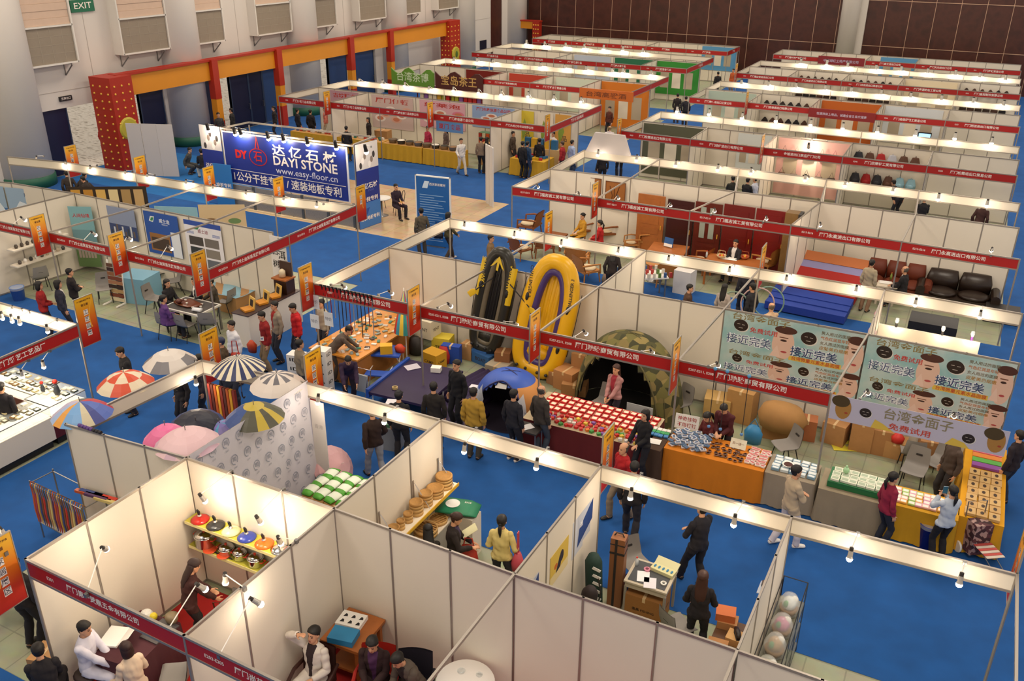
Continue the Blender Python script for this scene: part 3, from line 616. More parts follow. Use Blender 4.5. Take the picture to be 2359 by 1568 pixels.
def gradsign():
    k = 'orange_to_red_print'
    if k in _mats: return _mats[k]
    m = bpy.data.materials.new(k); m.use_nodes = True; nt = m.node_tree; b = nt.nodes['Principled BSDF']; b.inputs['Roughness'].default_value = .45
    tc = nt.nodes.new('ShaderNodeTexCoord'); sp = nt.nodes.new('ShaderNodeSeparateXYZ'); nt.links.new(tc.outputs['Object'], sp.inputs[0])
    r = nt.nodes.new('ShaderNodeValToRGB'); e = r.color_ramp.elements
    for i, (p, c) in enumerate(((0, '#a3130b'), (.3, '#c42a0c'), (.62, '#e0720f'), (1, '#edb01c'))):
        q = e[i] if i < 2 else e.new(p); q.position = p; q.color = lin(c)
    nt.links.new(sp.outputs[2], r.inputs[0]); nt.links.new(r.outputs[0], b.inputs['Base Color']); _mats[k] = m; return m
SWOOSH = mat('#f0b030', .5); BROWNPR = mat('#5a2a0c', .6)
def flag(node, dy, label, txt='家居展区', z0=1.93, w=.46, h=1.1):
    "zone sign standing off a booth corner post; dy is the side of the row it points to"
    x, y = node[:2]; o = thing('zone_sign', label, 'sign', (x, y+dy*.03, z0), PI/2 if dy > 0 else -PI/2)
    m = MB(); m.box(0, -.008, 0, w, .008, h, gradsign()); m.build('panel', o)
    m = MB(); m.box(-.012, -.014, -.012, 0, .014, h+.012, ALU); m.box(w, -.014, -.012, w+.012, .014, h+.012, ALU); m.box(0, -.014, h, w, .014, h+.012, ALU); m.box(0, -.014, -.012, w, .014, 0, ALU); m.build('frame', o)
    m = MB()
    for s in (-1, 1):
        Q = lambda px, pz: frame((px, s*.0105, pz), (-s, 0, 0), (0, 0, 1))
        m.text('厦门国际商品博览会', .05, BROWNPR, Q(w/2, h*.93), .02, fit=w*.75); m.text('第五届', .06, BROWNPR, Q(w/2, h*.84), .02)
        for i, c in enumerate(txt): zc = h*(.68-.145*i); m.add([V((w*.5-.055, s*.009, zc-.062)), V((w*.5+.055, s*.009, zc-.062)), V((w*.5+.055, s*.009, zc+.062)), V((w*.5-.055, s*.009, zc+.062))], [(0, 1, 2, 3)], mat('#f0e6de', .6)); m.text(c, .115, mat('#5a5560', .6), Q(w*.5, zc), .01)
        pts = [(w*.98-.16*math.sin(t*2.2), h*(.96-.62*t)) for t in [k/9 for k in range(10)]]
        for (xa, za), (xb, zb) in zip(pts, pts[1:]): m.add([V((xa-.012, s*.0095, za)), V((xa+.012, s*.0095, za)), V((xb+.012, s*.0095, zb)), V((xb-.012, s*.0095, zb))], [(0, 1, 2, 3)], SWOOSH)
    m.build('lettering', o)
    return o
# grey shell chair
def chair_proto(col=GREY, name='shell_chair', label='', leg=BLACK):
    o = thing(name, label, 'chair')
    prof = [(-.28, .84), (-.265, .7), (-.235, .56), (-.205, .47), (-.15, .435), (-.05, .43), (.08, .437), (.17, .44), (.215, .42)]
    def f(u, v, d=0):
        i = u*(len(prof)-1); k = min(int(i), len(prof)-2); t = i-k; y = prof[k][0]*(1-t)+prof[k+1][0]*t; z = prof[k][1]*(1-t)+prof[k+1][1]*t
        w = .225 - .035*max(0, .25-u)*4*abs(2*v-1); x = (2*v-1)*w; e = (abs(2*v-1))**3
        return (x, y+(.03*e if u < .4 else 0) - (d if u < .45 else 0), z+(.025*e if u >= .4 else 0) - (d if u >= .45 else 0))
    m = MB(); m.grid(lambda u, v: f(u, v), 16, 8, col); m.grid(lambda u, v: f(u, 1-v, .012), 16, 8, col)
    m.build('shell', o, True)
    m = MB(); m.cb((0, -.252, .66), (.12, .03, .03), DARK); m.build('handle_slot', o)
    for sx in (-1, 1):
        for a, b in (((sx*.17, .12, .42), (sx*.2, .2, 0)), ((sx*.17, -.14, .42), (sx*.2, -.26, 0))): m = MB(); m.tube([a, b], .012, leg, 6); m.build('leg', o)
    m = MB(); m.tube([(-.17, .12, .415), (.17, .12, .415)], .011, leg, 6); m.tube([(-.17, -.14, .415), (.17, -.14, .415)], .011, leg, 6); m.build('under_frame', o)
    return o
CHAIR = None
def chair(x, y, rz, label, z=0):
    global CHAIR
    if CHAIR is None: CHAIR = chair_proto(label=label); CHAIR.location = (x, y, z); CHAIR.rotation_euler = (0, 0, rz); return CHAIR
    return dup(CHAIR, (x, y, z), rz, label)
def carton(x, y, z, d, rz, label, col=None, cat='box', tape=True, marks=None, name='cardboard_box', rx=0, group=None):
    "closed carton with taped seam, flap line and optional print"
    o = thing(name, label, cat, (x, y, z), rz, group); m = MB(); c = col or CARTON; w, l, h = d
    m.box(-w/2, -l/2, 0, w/2, l/2, h, c); m.build('body', o)
    if tape:
        t = MB(); t.box(-.025, -l/2-.002, h-.08, .025, l/2+.002, h+.003, TAPE); t.build('tape', o)
    if marks:
        t = MB(); mm = mat(marks[1], .7)
        for s in (-1, 1):
            t.text(marks[0], min(.16, h*.45), mm, frame((0, s*(l/2+.003), h*.5), (-s, 0, 0), (0, 0, 1)), .01, fit=w*.6); t.text(marks[0], min(.16, h*.45), mm, frame((s*(w/2+.003), 0, h*.5), (0, s, 0), (0, 0, 1)), .01, fit=l*.6)
        t.build('print', o)
    return o
def cloth_table(x, y, w, l, h, col, rz, label, cat='table', drop=None, wave=.018, topcol=None, name='draped_table', legs=True):
    "table under a cloth that hangs in folds"
    o = thing(name, label, cat, (x, y, 0), rz); drop = h-.03 if drop is None else drop
    m = MB(); m.box(-w/2+.02, -l/2+.02, h-.035, w/2-.02, l/2-.02, h-.006, WOOD); m.build('top', o)
    if legs:
        for sx in (-1, 1):
            for sy in (-1, 1): k = MB(); k.tube([(sx*(w/2-.08), sy*(l/2-.08), 0), (sx*(w/2-.08), sy*(l/2-.08), h-.03)], .018, STEEL, 6); k.build('leg', o)
    c = MB(); cm = mat(col, .85, noise=.08, nscale=5)
    per = []; N = int((w+l)*2/.05); R1 = R.random()*9
    for i in range(N):
        t = i/N*(2*(w+l))
        if t < w: p, nn = (-w/2+t, -l/2), (0, -1)
        elif t < w+l: p, nn = (w/2, -l/2+t-w), (1, 0)
        elif t < 2*w+l: p, nn = (w/2-(t-w-l), l/2), (0, 1)
        else: p, nn = (-w/2, l/2-(t-2*w-l)), (-1, 0)
        per.append((p, nn, t))
    c.add([(p[0], p[1], h) for p, _, _ in per], [tuple(range(N))], topcol and mat(topcol, .8) or cm)
    K = 5; vs = []
    for k in range(K+1):
        f = k/K
        for p, nn, t in per:
            dd = f*(wave*(1.2+math.sin(t*17+R1)+.6*math.sin(t*41))+.02); vs.append((p[0]+nn[0]*dd, p[1]+nn[1]*dd, h-drop*f))
    c.add(vs, [(k*N+i, k*N+(i+1) % N, (k+1)*N+(i+1) % N, (k+1)*N+i) for k in range(K) for i in range(N)], cm)
    c.build('cloth', o, True); return o
def sheet(x, y, z, w, l, rz, label, col='#f3f0ea', cat='paper', name='paper_sheet', group=None, txt=None, rx=0.):
    m = MB(); m.box(-w/2, -l/2, 0, w/2, l/2, .004, mat(col, .7))
    if txt: m.text(txt, l*.25, mat('#777777', .7), frame((0, 0, .0045), (1, 0, 0), (0, 1, 0)), fit=w*.7)
    o = one(name, label, cat, m, group, (x, y, z), rz); o.rotation_euler = (rx, 0, rz); return o
def bottle(x, y, z, label, col='#dfeaf0', cap='#d33b2d', h=.22, r=.032, name='bottle', group=None):
    o = thing(name, label, 'bottle', (x, y, z), 0, group); m = MB(); m.lathe((0, 0, 0), [(r, 0), (r, h*.6), (r*.45, h*.82), (r*.4, h*.9)], mat(col, .15, alpha=.7 if col == '#dfeaf0' else 1), 10); m.build('body', o, True)
    m = MB(); m.lathe((0, 0, h*.88), [(r*.5, 0), (r*.5, h*.12)], mat(cap, .4), 8); m.build('cap', o); return o
def bin_(x, y, r, h, col, label, name='waste_bin', z=0):
    o = thing(name, label, 'bin', (x, y, z)); m = MB(); c = mat(col, .45); m.lathe((0, 0, 0), [(r*.8, 0), (r, h), (r*1.05, h), (r*1.05, h+.015), (r*.96, h+.015), (r*.76, .02), (0, .02)], c, 18); m.build('body', o, True)
    m = MB(); m.lathe((0, 0, h-.06), [(r*.99, 0), (r*1.06, .07)], CLEAR, 18); m.build('liner', o); return o
def panel_art(o, fn, name='print'):
    m = MB(); fn(m); return m.build(name, o)
def poster(label, a, b, z0, z1, col, fn=None, off=.02, name='poster', cat='poster', th=.006, frame_col=None, group=None):
    "flat print hung on a partition between floor points a and b; fn draws on it in metres (x along a->b, y up)"
    a, b = V((*a[:2], 0)), V((*b[:2], 0)); L = (b-a).length; d = (b-a)/L; nr = V((d.y, -d.x, 0)); p = a+nr*off
    o = thing(name, label, cat, (p.x, p.y, z0), math.atan2(d.y, d.x), group); H = z1-z0
    m = MB(); m.box(0, -th, 0, L, 0, H, col if not isinstance(col, str) else mat(col, .55)); m.build('sheet', o)
    if frame_col:
        m = MB(); fc = mat(frame_col, .4)
        for q in ((-.02, -.02, 0, H+.02), (L, -.02, L+.02, H+.02), (0, H, L, H+.02), (0, -.02, L, 0)): m.box(q[0], -th-.012, q[1], q[2], 0, q[3], fc)
        m.build('frame', o)
    if fn:
        m = MB(); m.T = frame((0, -th-.0015, 0), (1, 0, 0), (0, 0, 1)); fn(m, L, H); m.build('print', o)
    return o
def rect(m, x0, y0, x1, y1, c, z=0.): m.add([(x0, y0, z), (x1, y0, z), (x1, y1, z), (x0, y1, z)], [(0, 1, 2, 3)], mat(c, .6) if isinstance(c, str) else c)
def disc(m, x, y, rx, ry, c, z=0., n=20, a=0.):
    m.add([(x+rx*math.cos(t)*math.cos(a)-ry*math.sin(t)*math.sin(a), y+rx*math.cos(t)*math.sin(a)+ry*math.sin(t)*math.cos(a), z) for t in [2*PI*k/n for k in range(n)]], [tuple(range(n))], mat(c, .6) if isinstance(c, str) else c)
def wtxt(m, t, x, y, s, c, z=.001, fit=None, b=.012, al='CENTER'): m.text(t, s, mat(c, .6) if isinstance(c, str) else c, M.Translation((x, y, z)), b, al, fit)
def flatpoly(m, pts, c, z=0.): m.add([(x, y, z) for x, y in pts], [tuple(range(len(pts)))], mat(c, .6) if isinstance(c, str) else c)
FOLD = dict(hl=(.0, .19, 1.16), hr=(-.0, .23, 1.11), pole_l=(-1, -.2, -.7), pole_r=(1, -.2, -.7))
WALK = dict(fl=(-.09, .26, .09), fr=(.09, -.26, .13), hl=(-.24, -.12, .9), hr=(.24, .2, .95))
LOOK = dict(lean=.15, hp=.35, hl=(-.15, .3, .98), hr=(.15, .3, .98))
BEND = dict(lean=.75, hp=.2, hl=(-.15, .72, .85), hr=(.15, .72, .85))
sit = dict(fl=(-.14, .42, .085), fr=(.14, .42, .085))
SIT = dict(hip=.54, lean=.06, hl=(-.1, .34, .7), hr=(.1, .34, .7), **sit)
def pp(label, px, py, zz, rz, top, bot='#22222a', H=1.7, z=0, **k):
    "person whose head top is seen at (px, py) at height zz"
    q = P(px, py, zz); k.setdefault('vox', .0125); return person('person ' + label, q.x, q.y, rz, H, top=top, bot=bot, z=z, **k)
def goods(name, label, cat, pts, dims, cols, prt=None, group=None, jit=.15, z=0., mk=None):
    "many small packets: one of each colour, then copies"
    pr = {}; w, l, h = dims
    for i, q in enumerate(pts):
        c = cols[i % len(cols)] if len(cols) < 4 else R.choice(cols); x, y = q[:2]; zz = q[2] if len(q) > 2 else z; rz = R.uniform(-jit, jit)
        if c not in pr:
            o = pr[c] = thing(name, label, cat, (x, y, zz), rz, group or label); m = MB()
            if mk: mk(m, c)
            else: m.box(-w/2, -l/2, 0, w/2, l/2, h, mat(c, .5))
            m.build('body', o)
            if prt: m = MB(); rect(m, -w*.38, -l*.3, w*.38, l*.3, prt, h+.001); m.build('label', o)
        else: dup(pr[c], (x, y, zz), rz)
def gridpts(x0, x1, y0, y1, nx, ny, z, jit=.01): return [(x0+(x1-x0)*(i+.5)/nx+R.uniform(-jit, jit), y0+(y1-y0)*(j+.5)/ny+R.uniform(-jit, jit), z) for i in range(nx) for j in range(ny)]
# ================================================================ near island: cookware booth
m = MB(); m.quad((-6, -16, .005), (16, -16, .005), (16, -3.0, .005), (-6, -3.0, .005), CARPET); struct('floor_carpet', m)
m = MB(); m.quad((-2.95, -2.95, .006), (6, -2.95, .006), (6, -.15, .006), (-2.95, -.15, .006), mat('#9c1512', .95, key='red_carpet', noise=.1)); struct('floor_carpet', m)
LIME = mat('#b9b23c', .5)
for z, x1, nm in ((1.46, -.35, 'upper lime shelf of lids on the cookware booth wall'), (.98, -.4, 'lower lime shelf of steel pots on the cookware booth wall')):
    m = MB(); m.box(-2.93, -.32, z-.03, x1, -.03, z, LIME); m.box(-2.93, -.325, z-.05, x1, -.318, z+.005, mat('#efe2a0', .5))
    o = thing('wall_shelf', nm, 'shelf', (0, 0, 0)); m.build('board', o)
    for x in (-2.8, -1.7, x1-.15): k = MB(); k.bar((x, -.04, z-.05), (x, -.28, z-.05), .02, .03, ALU); k.bar((x, -.04, z-.2), (x, -.25, z-.06), .015, .02, ALU); k.build('bracket', o)
def lid(x, z, col, nm, r=.15):
    o = thing('pot_lid', nm, 'pot lid', (x, -.18, z)); m = MB(); m.lathe((0, 0, 0), [(0, .0), (r, .005), (r*1.02, .018), (r*.8, .045), (r*.35, .07), (0, .075)], mat(col, .25), 20); m.build('dome', o, True)
    m = MB(); m.lathe((0, 0, .07), [(.03, 0), (.035, .02), (.02, .05)], CHROME, 12); m.tube([(0, 0, .11), (.0, -.01, .17), (.0, -.03, .22)], [.022, .026, .016], BLACK, 8); m.build('handle', o)
for x, c, n in ((-2.72, '#b32019', 'red'), (-2.38, '#2a2a2c', 'black'), (-2.05, '#efe4b0', 'cream'), (-1.72, '#3444a0', 'blue'), (-1.36, '#e0641c', 'orange')): lid(x, 1.46, c, n+' domed pan lid with an upright black handle on the upper lime shelf')
o = thing('pot_lid', 'polished steel pan lid with an upright black handle on the upper lime shelf', 'pot lid', (-1.05, -.18, 1.46)); m = MB(); m.lathe((0, 0, 0), [(0, .0), (.14, .005), (.145, .02), (.1, .05), (0, .08)], CHROME, 20); m.build('dome', o, True); m = MB(); m.tube([(0, 0, .07), (0, -.01, .16), (0, -.03, .21)], [.02, .025, .016], BLACK, 8); m.build('handle', o)
def pot(x, z, r, h, nm, col=CHROME, hc='#c23a1d', lidglass=True):
    o = thing('cooking_pot', nm, 'pot', (x, -.18, z)); m = MB(); m.lathe((0, 0, 0), [(r*.92, 0), (r, .02), (r, h), (r*1.04, h+.008), (r*.96, h+.01)], col, 20); m.build('body', o, True)
    m = MB(); m.lathe((0, 0, h+.005), [(r*1.0, 0), (r*.85, .035), (r*.4, .06), (0, .065)], CHROME, 20); m.lathe((0, 0, h+.06), [(.012, 0), (.024, .02), (.02, .035), (0, .04)], mat(hc, .4), 10); m.build('lid', o, True)
    for s in (-1, 1): m = MB(); m.tube([(s*r, -.045, h*.8), (s*(r+.045), -.04, h*.84), (s*(r+.045), .04, h*.84), (s*r, .045, h*.8)], .011, mat(hc, .4), 6); m.build('handle', o)
pot(-.78, 1.46, .1, .1, 'small steel casserole at the end of the upper lime shelf')
for x, r, h, n in ((-2.68, .17, .2, 'tall steel stockpot with red grips, first on the lower lime shelf'), (-2.22, .13, .1, 'shallow steel pot with orange rim, second on the lower lime shelf'), (-1.93, .11, .11, 'small steel pot with orange knob, third on the lower lime shelf'),
                   (-1.6, .13, .13, 'steel saucepan with red dial, fourth on the lower lime shelf'), (-1.2, .12, .13, 'steel saucepan with orange grips, fifth on the lower lime shelf'), (-.85, .13, .13, 'steel saucepan at the far end of the lower lime shelf')): pot(x, .98, r, h, n)
for x, n in ((-2.5, 'first'), (-2.2, 'second')):
    o = thing('frying_pan', 'flat orange-rimmed pan, %s before the pots on the lower lime shelf' % n, 'pan', (x, -.27, .985)); m = MB(); m.lathe((0, 0, 0), [(0, .005), (.1, .005), (.115, .02), (.11, .024), (0, .012)], mat('#cf4a20', .4), 16); m.build('disc', o, True); k = MB(); k.bar((.1, 0, .015), (.2, -.02, .02), .02, .012, BLACK); k.build('handle', o)
lamp((-2.05, -.0, 2.5), (-2.28, -.4, 2.12), 'spotlight nearest the wall corner above the coloured lids', None, 9, (0.25, .35, -1)); lamp((-1.0, .0, 2.5), (-1.15, -.4, 2.1), 'spotlight above the orange and steel lids', None, 9, (.1, .4, -1)); lamp((0, -.9, 2.5), (-.45, -.75, 2.2), 'spotlight on the dividing partition over the last pots', None, 9, (-.05, .3, -1))
lamp((-1.75, -2.98, 2.42), (-2.3, -2.2, 2.42), 'spotlight on a long arm behind the red board near the street-side panels', None, 9, (-.3, .5, -.6)); lamp((.05, -2.0, 2.5), (-.45, -1.85, 2.3), 'spotlight hanging over the grey chair heaped with bags', None, 5, (-.1, 0, -1)); lamp((-.3, -2.95, 2.45), (-.45, -2.2, 2.45), 'spotlight on an arm above the bag-filled chair and the woman', None, 6, (.3, .5, -.8))
lamp((.55, -2.98, 2.42), (.3, -2.0, 2.35), 'spotlight on an arm above the yawning man in white', None, 8, (.5, .3, -.5)); lamp((-3.0, -3.15, 2.75), (-3.35, -2.9, 2.72), 'spotlight beside the zone sign at the street corner', None, 5, (.5, .1, -1))
person('person in a dark maroon jacket with long curly hair, bending over the cookware table', -2.0, -1.25, -.55, 1.64, True, '#3a1712', None, '#1b1718', hair='#2a120d', style='long', lean=.18, hp=.35, hl=(-.1, .38, .95), hr=(.15, .4, .95), hem=.12, vox=.009)
chair(-1.55, -.95, 2.9, 'grey shell chair in the cookware booth with a label on its back'); chair(-.85, -.6, 2.6, 'grey shell chair half hidden under dark bags by the pot shelves')
o = thing('handbag', 'black shoulder bag lying on the chair under the pot shelves', 'bag', (-1.25, -.35, .5)); m = MB(); m.loft([((-.2, 0, .12), (0, .1, 0), (0, 0, .1)), ((0, 0, .14), (0, .16, 0), (0, 0, .14)), ((.22, 0, .1), (0, .1, 0), (0, 0, .09))], BLACK, 12); m.build('body', o, True); m = MB(); m.tube([(-.15, 0, .2), (-.1, .05, .36), (.08, .05, .36), (.15, 0, .2)], .012, BLACK, 6); m.build('strap', o)
o = thing('handbag', 'brown leather bag with looped handle beside the maroon-jacketed person', 'bag', (-1.95, -.75, .0)); m = MB(); m.loft([((-.17, 0, .02), (0, .1, 0), (0, 0, .02)), ((-.05, 0, .16), (0, .13, 0), (0, 0, .16)), ((.15, 0, .12), (0, .1, 0), (0, 0, .12))], mat('#3a1c10', .5), 12); m.build('body', o, True); m = MB(); m.tube([(-.1, 0, .28), (-.12, 0, .44), (.03, 0, .5), (.08, 0, .26)], .013, mat('#5a2e1a', .5), 6); m.build('handle', o)
for i, (x, y, c, n) in enumerate(((-1.15, -.42, '#c8c0b0', 'folded magazine on top of the black bags'), (-1.05, -.5, '#8a8fae', 'grey-violet cloth bag piled by the pot shelves'))):
    m = MB(); m.cb((0, 0, .05), (.34, .22, .05 if i == 0 else .14), mat(c, .7), .4, .2); one('magazine' if i == 0 else 'cloth_bag', n, 'magazine' if i == 0 else 'bag', m, None, (x, y, .72 if i == 0 else .62))
cloth_table(-2.2, -2.1, .75, 1.0, .76, '#4a2028', .12, 'demonstration table under a maroon cloth in the cookware booth')
o = thing('catalogue', 'open white catalogue on the maroon table', 'book', (-2.36, -2.2, .765), .35); m = MB(); m.cb((-.15, 0, .02), (.3, .4, .03), PAPER); m.build('pages', o); m = MB(); m.cb((.1, 0, .12), (.28, .4, .01), WHITE, 0, 0, -.7); m.build('raised_cover', o)
bottle(-2.62, -1.85, .765, 'clear water bottle on the maroon table by the wall'); m = MB(); m.ball((0, 0, .07), (.1, .09, .07), mat('#d8d6d0', .5)); m.ball((.12, .02, .06), (.06, .06, .06), mat('#d8c22a', .5)); one('toy_duck', 'white and yellow plush on the maroon table', 'toy', m, None, (-2.4, -1.72, .765))
m = MB(); m.box(-.17, -.22, 0, .17, .22, .02, mat('#4d4a4c', .4)); one('laptop', 'closed grey laptop on the maroon table under the red board', 'laptop', m, None, (-2.0, -1.85, .765))
m = MB(); m.lathe((0, 0, 0), [(.06, 0), (.09, .06), (.1, .14), (.06, .17)], mat('#7a6a50', .5), 12); one('glass_jar', 'dark jar behind the red board by the curly-haired person', 'jar', m, None, (-1.98, -1.62, .765), smooth=True)
def stool(x, y, h, col, label):
    o = thing('stool', label, 'stool', (x, y, 0)); m = MB(); m.lathe((0, 0, h-.05), [(0, 0), (.18, 0), (.19, .03), (.16, .05), (0, .05)], mat(col, .6), 16); m.build('seat', o, True)
    for k in range(4): a = PI/4+PI/2*k; m = MB(); m.tube([(.12*math.cos(a), .12*math.sin(a), h-.05), (.19*math.cos(a), .19*math.sin(a), 0)], .012, STEEL, 6); m.build('leg', o)
    return o
sit = dict(fl=(-.14, .42, .085), fr=(.14, .42, .085))
stool(-2.6, -2.72, .46, '#3b2c2a', 'dark stool under the man in the white shirt')
person('person in a white shirt and khaki trousers seated with clasped hands beside the maroon table', -2.6, -2.66, -1.15, 1.72, False, '#dfdcea', None, '#7d5c30', hip=.55, lean=.05, hp=.15, hl=(-.03, .4, .62), hr=(.06, .42, .62), vox=.009, **sit)
stool(-2.75, -3.3, .44, '#2a2426', 'dark stool under the man in black at the street corner')
person('person in a black jacket seen from behind, seated at the street corner of the cookware booth', -2.72, -3.25, .9, 1.7, False, '#1c181d', None, '#1b1b1e', hip=.52, lean=.12, hl=(-.1, .35, .6), hr=(.1, .35, .6), vox=.009, **sit)
stool(-1.7, -2.7, .44, '#501818', 'dark red stool under the woman in the lace top')
person('person in a cream lace top seated facing the white-shirted man', -1.68, -2.62, 1.35, 1.6, True, '#d9c3ac', None, '#3a2320', hair='#2a0f0c', style='bob', hip=.54, lean=.12, hl=(-.1, .32, .72), hr=(.12, .3, .75), vox=.009, long_sleeve=False, **sit)
chair(-1.45, -2.15, 2.2, 'pale shell chair beside the lace-topped woman under the red board')
person('person in dark clothes standing outside the street-side partition, half hidden by the zone sign', -4.2, -2.45, .3, 1.72, False, '#211c1d', None, '#1d1b1f', vox=.012)
chair(-5.15, -2.2, 1.0, 'dark grey chair at the very edge outside the cookware booth'); carton(-3.45, -2.75, 0, (.35, .4, .5), .3, 'brown carton by the feet of the person outside the cookware booth')
flag((-3.0, -3.0), -1, 'large orange zone sign on the street corner of the cookware booth')
# ---- three seated men
def round_top(o, r, h, col): m = MB(); m.lathe((0, 0, h-.03), [(0, 0), (r*.97, 0), (r, .012), (r*.98, .03), (0, .03)], col, 40); m.build('top', o, True); m = MB(); m.lathe((0, 0, 0), [(.25, 0), (.25, .02), (.05, .05), (.04, h-.03)], STEEL, 20); m.build('pedestal', o, True)
o = thing('round_table', 'white round table near the partition in the three men\'s booth', 'table', (2.5, -.55, 0)); round_top(o, .42, .75, mat('#f4efe9', .3))
m = MB(); m.lathe((0, 0, 0), [(.055, 0), (.06, .02), (.045, .03), (.045, .015), (0, .012)], GLASS, 16); one('ashtray', 'glass ashtray on the far side of the round white table', 'ashtray', m, None, (2.36, -.42, .75)); m = MB(); m.lathe((0, 0, 0), [(.045, 0), (.05, .018), (.04, .024), (0, .01)], GLASS, 16); one('ashtray', 'smaller glass dish toward the camera-side wall on the white table', 'dish', m, None, (2.62, -.36, .75))
o = thing('side_table', 'orange wooden display table by the corner behind the yawning man', 'table', (.5, -.45, 0), .05); m = MB(); m.box(-.33, -.38, .7, .33, .38, .75, WOOD); m.build('top', o)
for sx in (-1, 1):
    for sy in (-1, 1): m = MB(); m.box(sx*.26-.03, sy*.3-.03, 0, sx*.26+.03, sy*.3+.03, .7, WOOD); m.build('leg', o)
m = MB(); m.box(-.27, -.3, .2, .27, .3, .24, WOOD); m.build('lower_shelf', o)
o = thing('book', 'white picture catalogue with black figures on the orange table', 'book', (.4, -.35, .755), .15); m = MB(); m.box(-.2, -.15, 0, .2, .15, .07, WHITE); m.build('pages', o); m = MB()
for i in range(3):
    for j in range(2): m.add([(-.15+.13*i+dx, -.1+.12*j+dy, .0715) for dx, dy in ((0, 0), (.07, .01), (.05, .06), (.02, .07))], [(0, 1, 2, 3)], BLACK)
m.build('print', o)
m = MB(); m.box(-.2, -.14, 0, .2, .14, .1, mat('#2f86b8', .5)); one('box', 'blue flat box on the orange table beneath the catalogue', 'box', m, None, (.5, -.68, .755), .2)
def armchair(x, y, rz, label, col):
    o = thing('armchair', label, 'armchair', (x, y, 0), rz); c = mat(col, .5); m = MB(); m.cb((0, .02, .42), (.5, .48, .1), c); m.build('seat', o)
    m = MB(); m.grid(lambda u, v: ((v-.5)*.5, -.24-.06*u+.05*(2*v-1)**2, .45+.5*u), 6, 8, c); m.grid(lambda u, v: ((.5-v)*.5, -.27-.06*u+.05*(2*v-1)**2, .45+.5*u), 6, 8, c); m.build('backrest', o, True)
    for s in (-1, 1): m = MB(); m.tube([(s*.26, -.26, .62), (s*.29, 0, .66), (s*.28, .22, .64), (s*.27, .24, .4)], .03, c, 8); m.build('arm', o)
    for sx in (-1, 1):
        for sy in (-1, 1): m = MB(); m.tube([(sx*.22, sy*.2, .38), (sx*.25, sy*.24, 0)], .018, DARK, 6); m.build('leg', o)
armchair(.45, -1.35, PI*1.08, 'brown chair under the yawning man', '#3a1c16'); armchair(1.25, -.95, PI*1.12, 'red-armed chair under the man in the maroon cardigan', '#a02016'); armchair(1.78, -.8, PI*1.12, 'black-backed office chair under the man in grey', '#1d1a24')
person('person in a white jacket yawning with one hand on the forehead', .42, -1.25, PI*1.0, 1.74, False, '#d9d0c6', '#2c1d20', '#4a4038', hip=.55, lean=-.05, hp=-.12, hl=(-.14, .26, .72), hr=(.12, .14, 1.34), vox=.008, pole_r=(1, .1, -.1), **sit)
person('person in a maroon cardigan and striped sweater seated and holding a phone', 1.22, -.87, PI*1.1, 1.72, False, '#2a1414', '#452048', '#1f1a1c', hip=.56, lean=.12, hp=.2, hl=(-.06, .34, .72), hr=(.06, .35, .72), vox=.008, **sit)
person('person in a grey suit leaning forward beside the tie bar', 1.78, -.72, PI*.92, 1.72, False, '#5d5248', '#201618', '#2a2626', hip=.56, lean=.42, hp=.3, hl=(-.06, .45, .62), hr=(.08, .45, .6), vox=.008, **sit)
# ---- booth with green packs under the printed cloth
cl = MB(); SEALM = mat('#8d93a6', .8); CLO = mat('#c9c6d2', .8, key='pale_cloth', noise=.05, nscale=3)
def drape(u, v):                                   # hangs from the wall top on the near side of the partition, longer toward the street side
    y = .02+2.98*u; z = 2.53-2.45*v; x = -2.955+.06*math.sin(u*19+v*3)*v+.1*v*v
    return (x, y, z)
cl.grid(drape, 40, 16, CLO); o = thing('draped_cloth', 'pale cloth printed with round grey seals draped over the umbrella booth partition', 'cloth', (0, 0, 0)); cl.build('cloth', o, True)
m = MB()
for i in range(9):
    for j in range(6):
        u, v = (i+.5+(.4 if j % 2 else 0))/9.5, (j+.5)/6.2
        if u > .98: continue
        p = V(drape(u, v))+V((.012, 0, 0)); q = frame(p, (0, 1, 0), (-.08*v, 0, 1))
        for k in range(10):
            a0, a1 = 2*PI*k/10-.9, 2*PI*(k+1)/10-.9
            if k == 9: continue
            m.add([q @ V((r*math.cos(a), r*math.sin(a)*1.2, 0)) for r, a in ((.085, a0), (.085, a1), (.072, a1), (.072, a0))], [(0, 1, 2, 3)], SEALM)
        m.text('司', .1, SEALM, q @ M.Translation((0, 0, .001)), .01); m.text('之印', .04, SEALM, q @ M.Translation((0, -.16, .001)), .005)
m.build('printed_seals', o)
for i in range(3):
    for j in range(2): carton(-2.1+.5*i, 2.5-.45*j, 0, (.48, .42, .42), 0, 'lower brown carton of the stack under the green packs, %s row' % ('street' if j == 0 else 'inner'), group='lower cartons under the green packs %d' % j, marks=('A2', '#4a3018'))
    for j in range(2): carton(-2.1+.5*i, 2.5-.45*j, .42, (.48, .42, .42), 0, 'upper brown carton under the green packs, %s row' % ('street' if j == 0 else 'inner'), group='upper cartons under the green packs %d' % j, marks=('A2', '#4a3018'))
GP = None
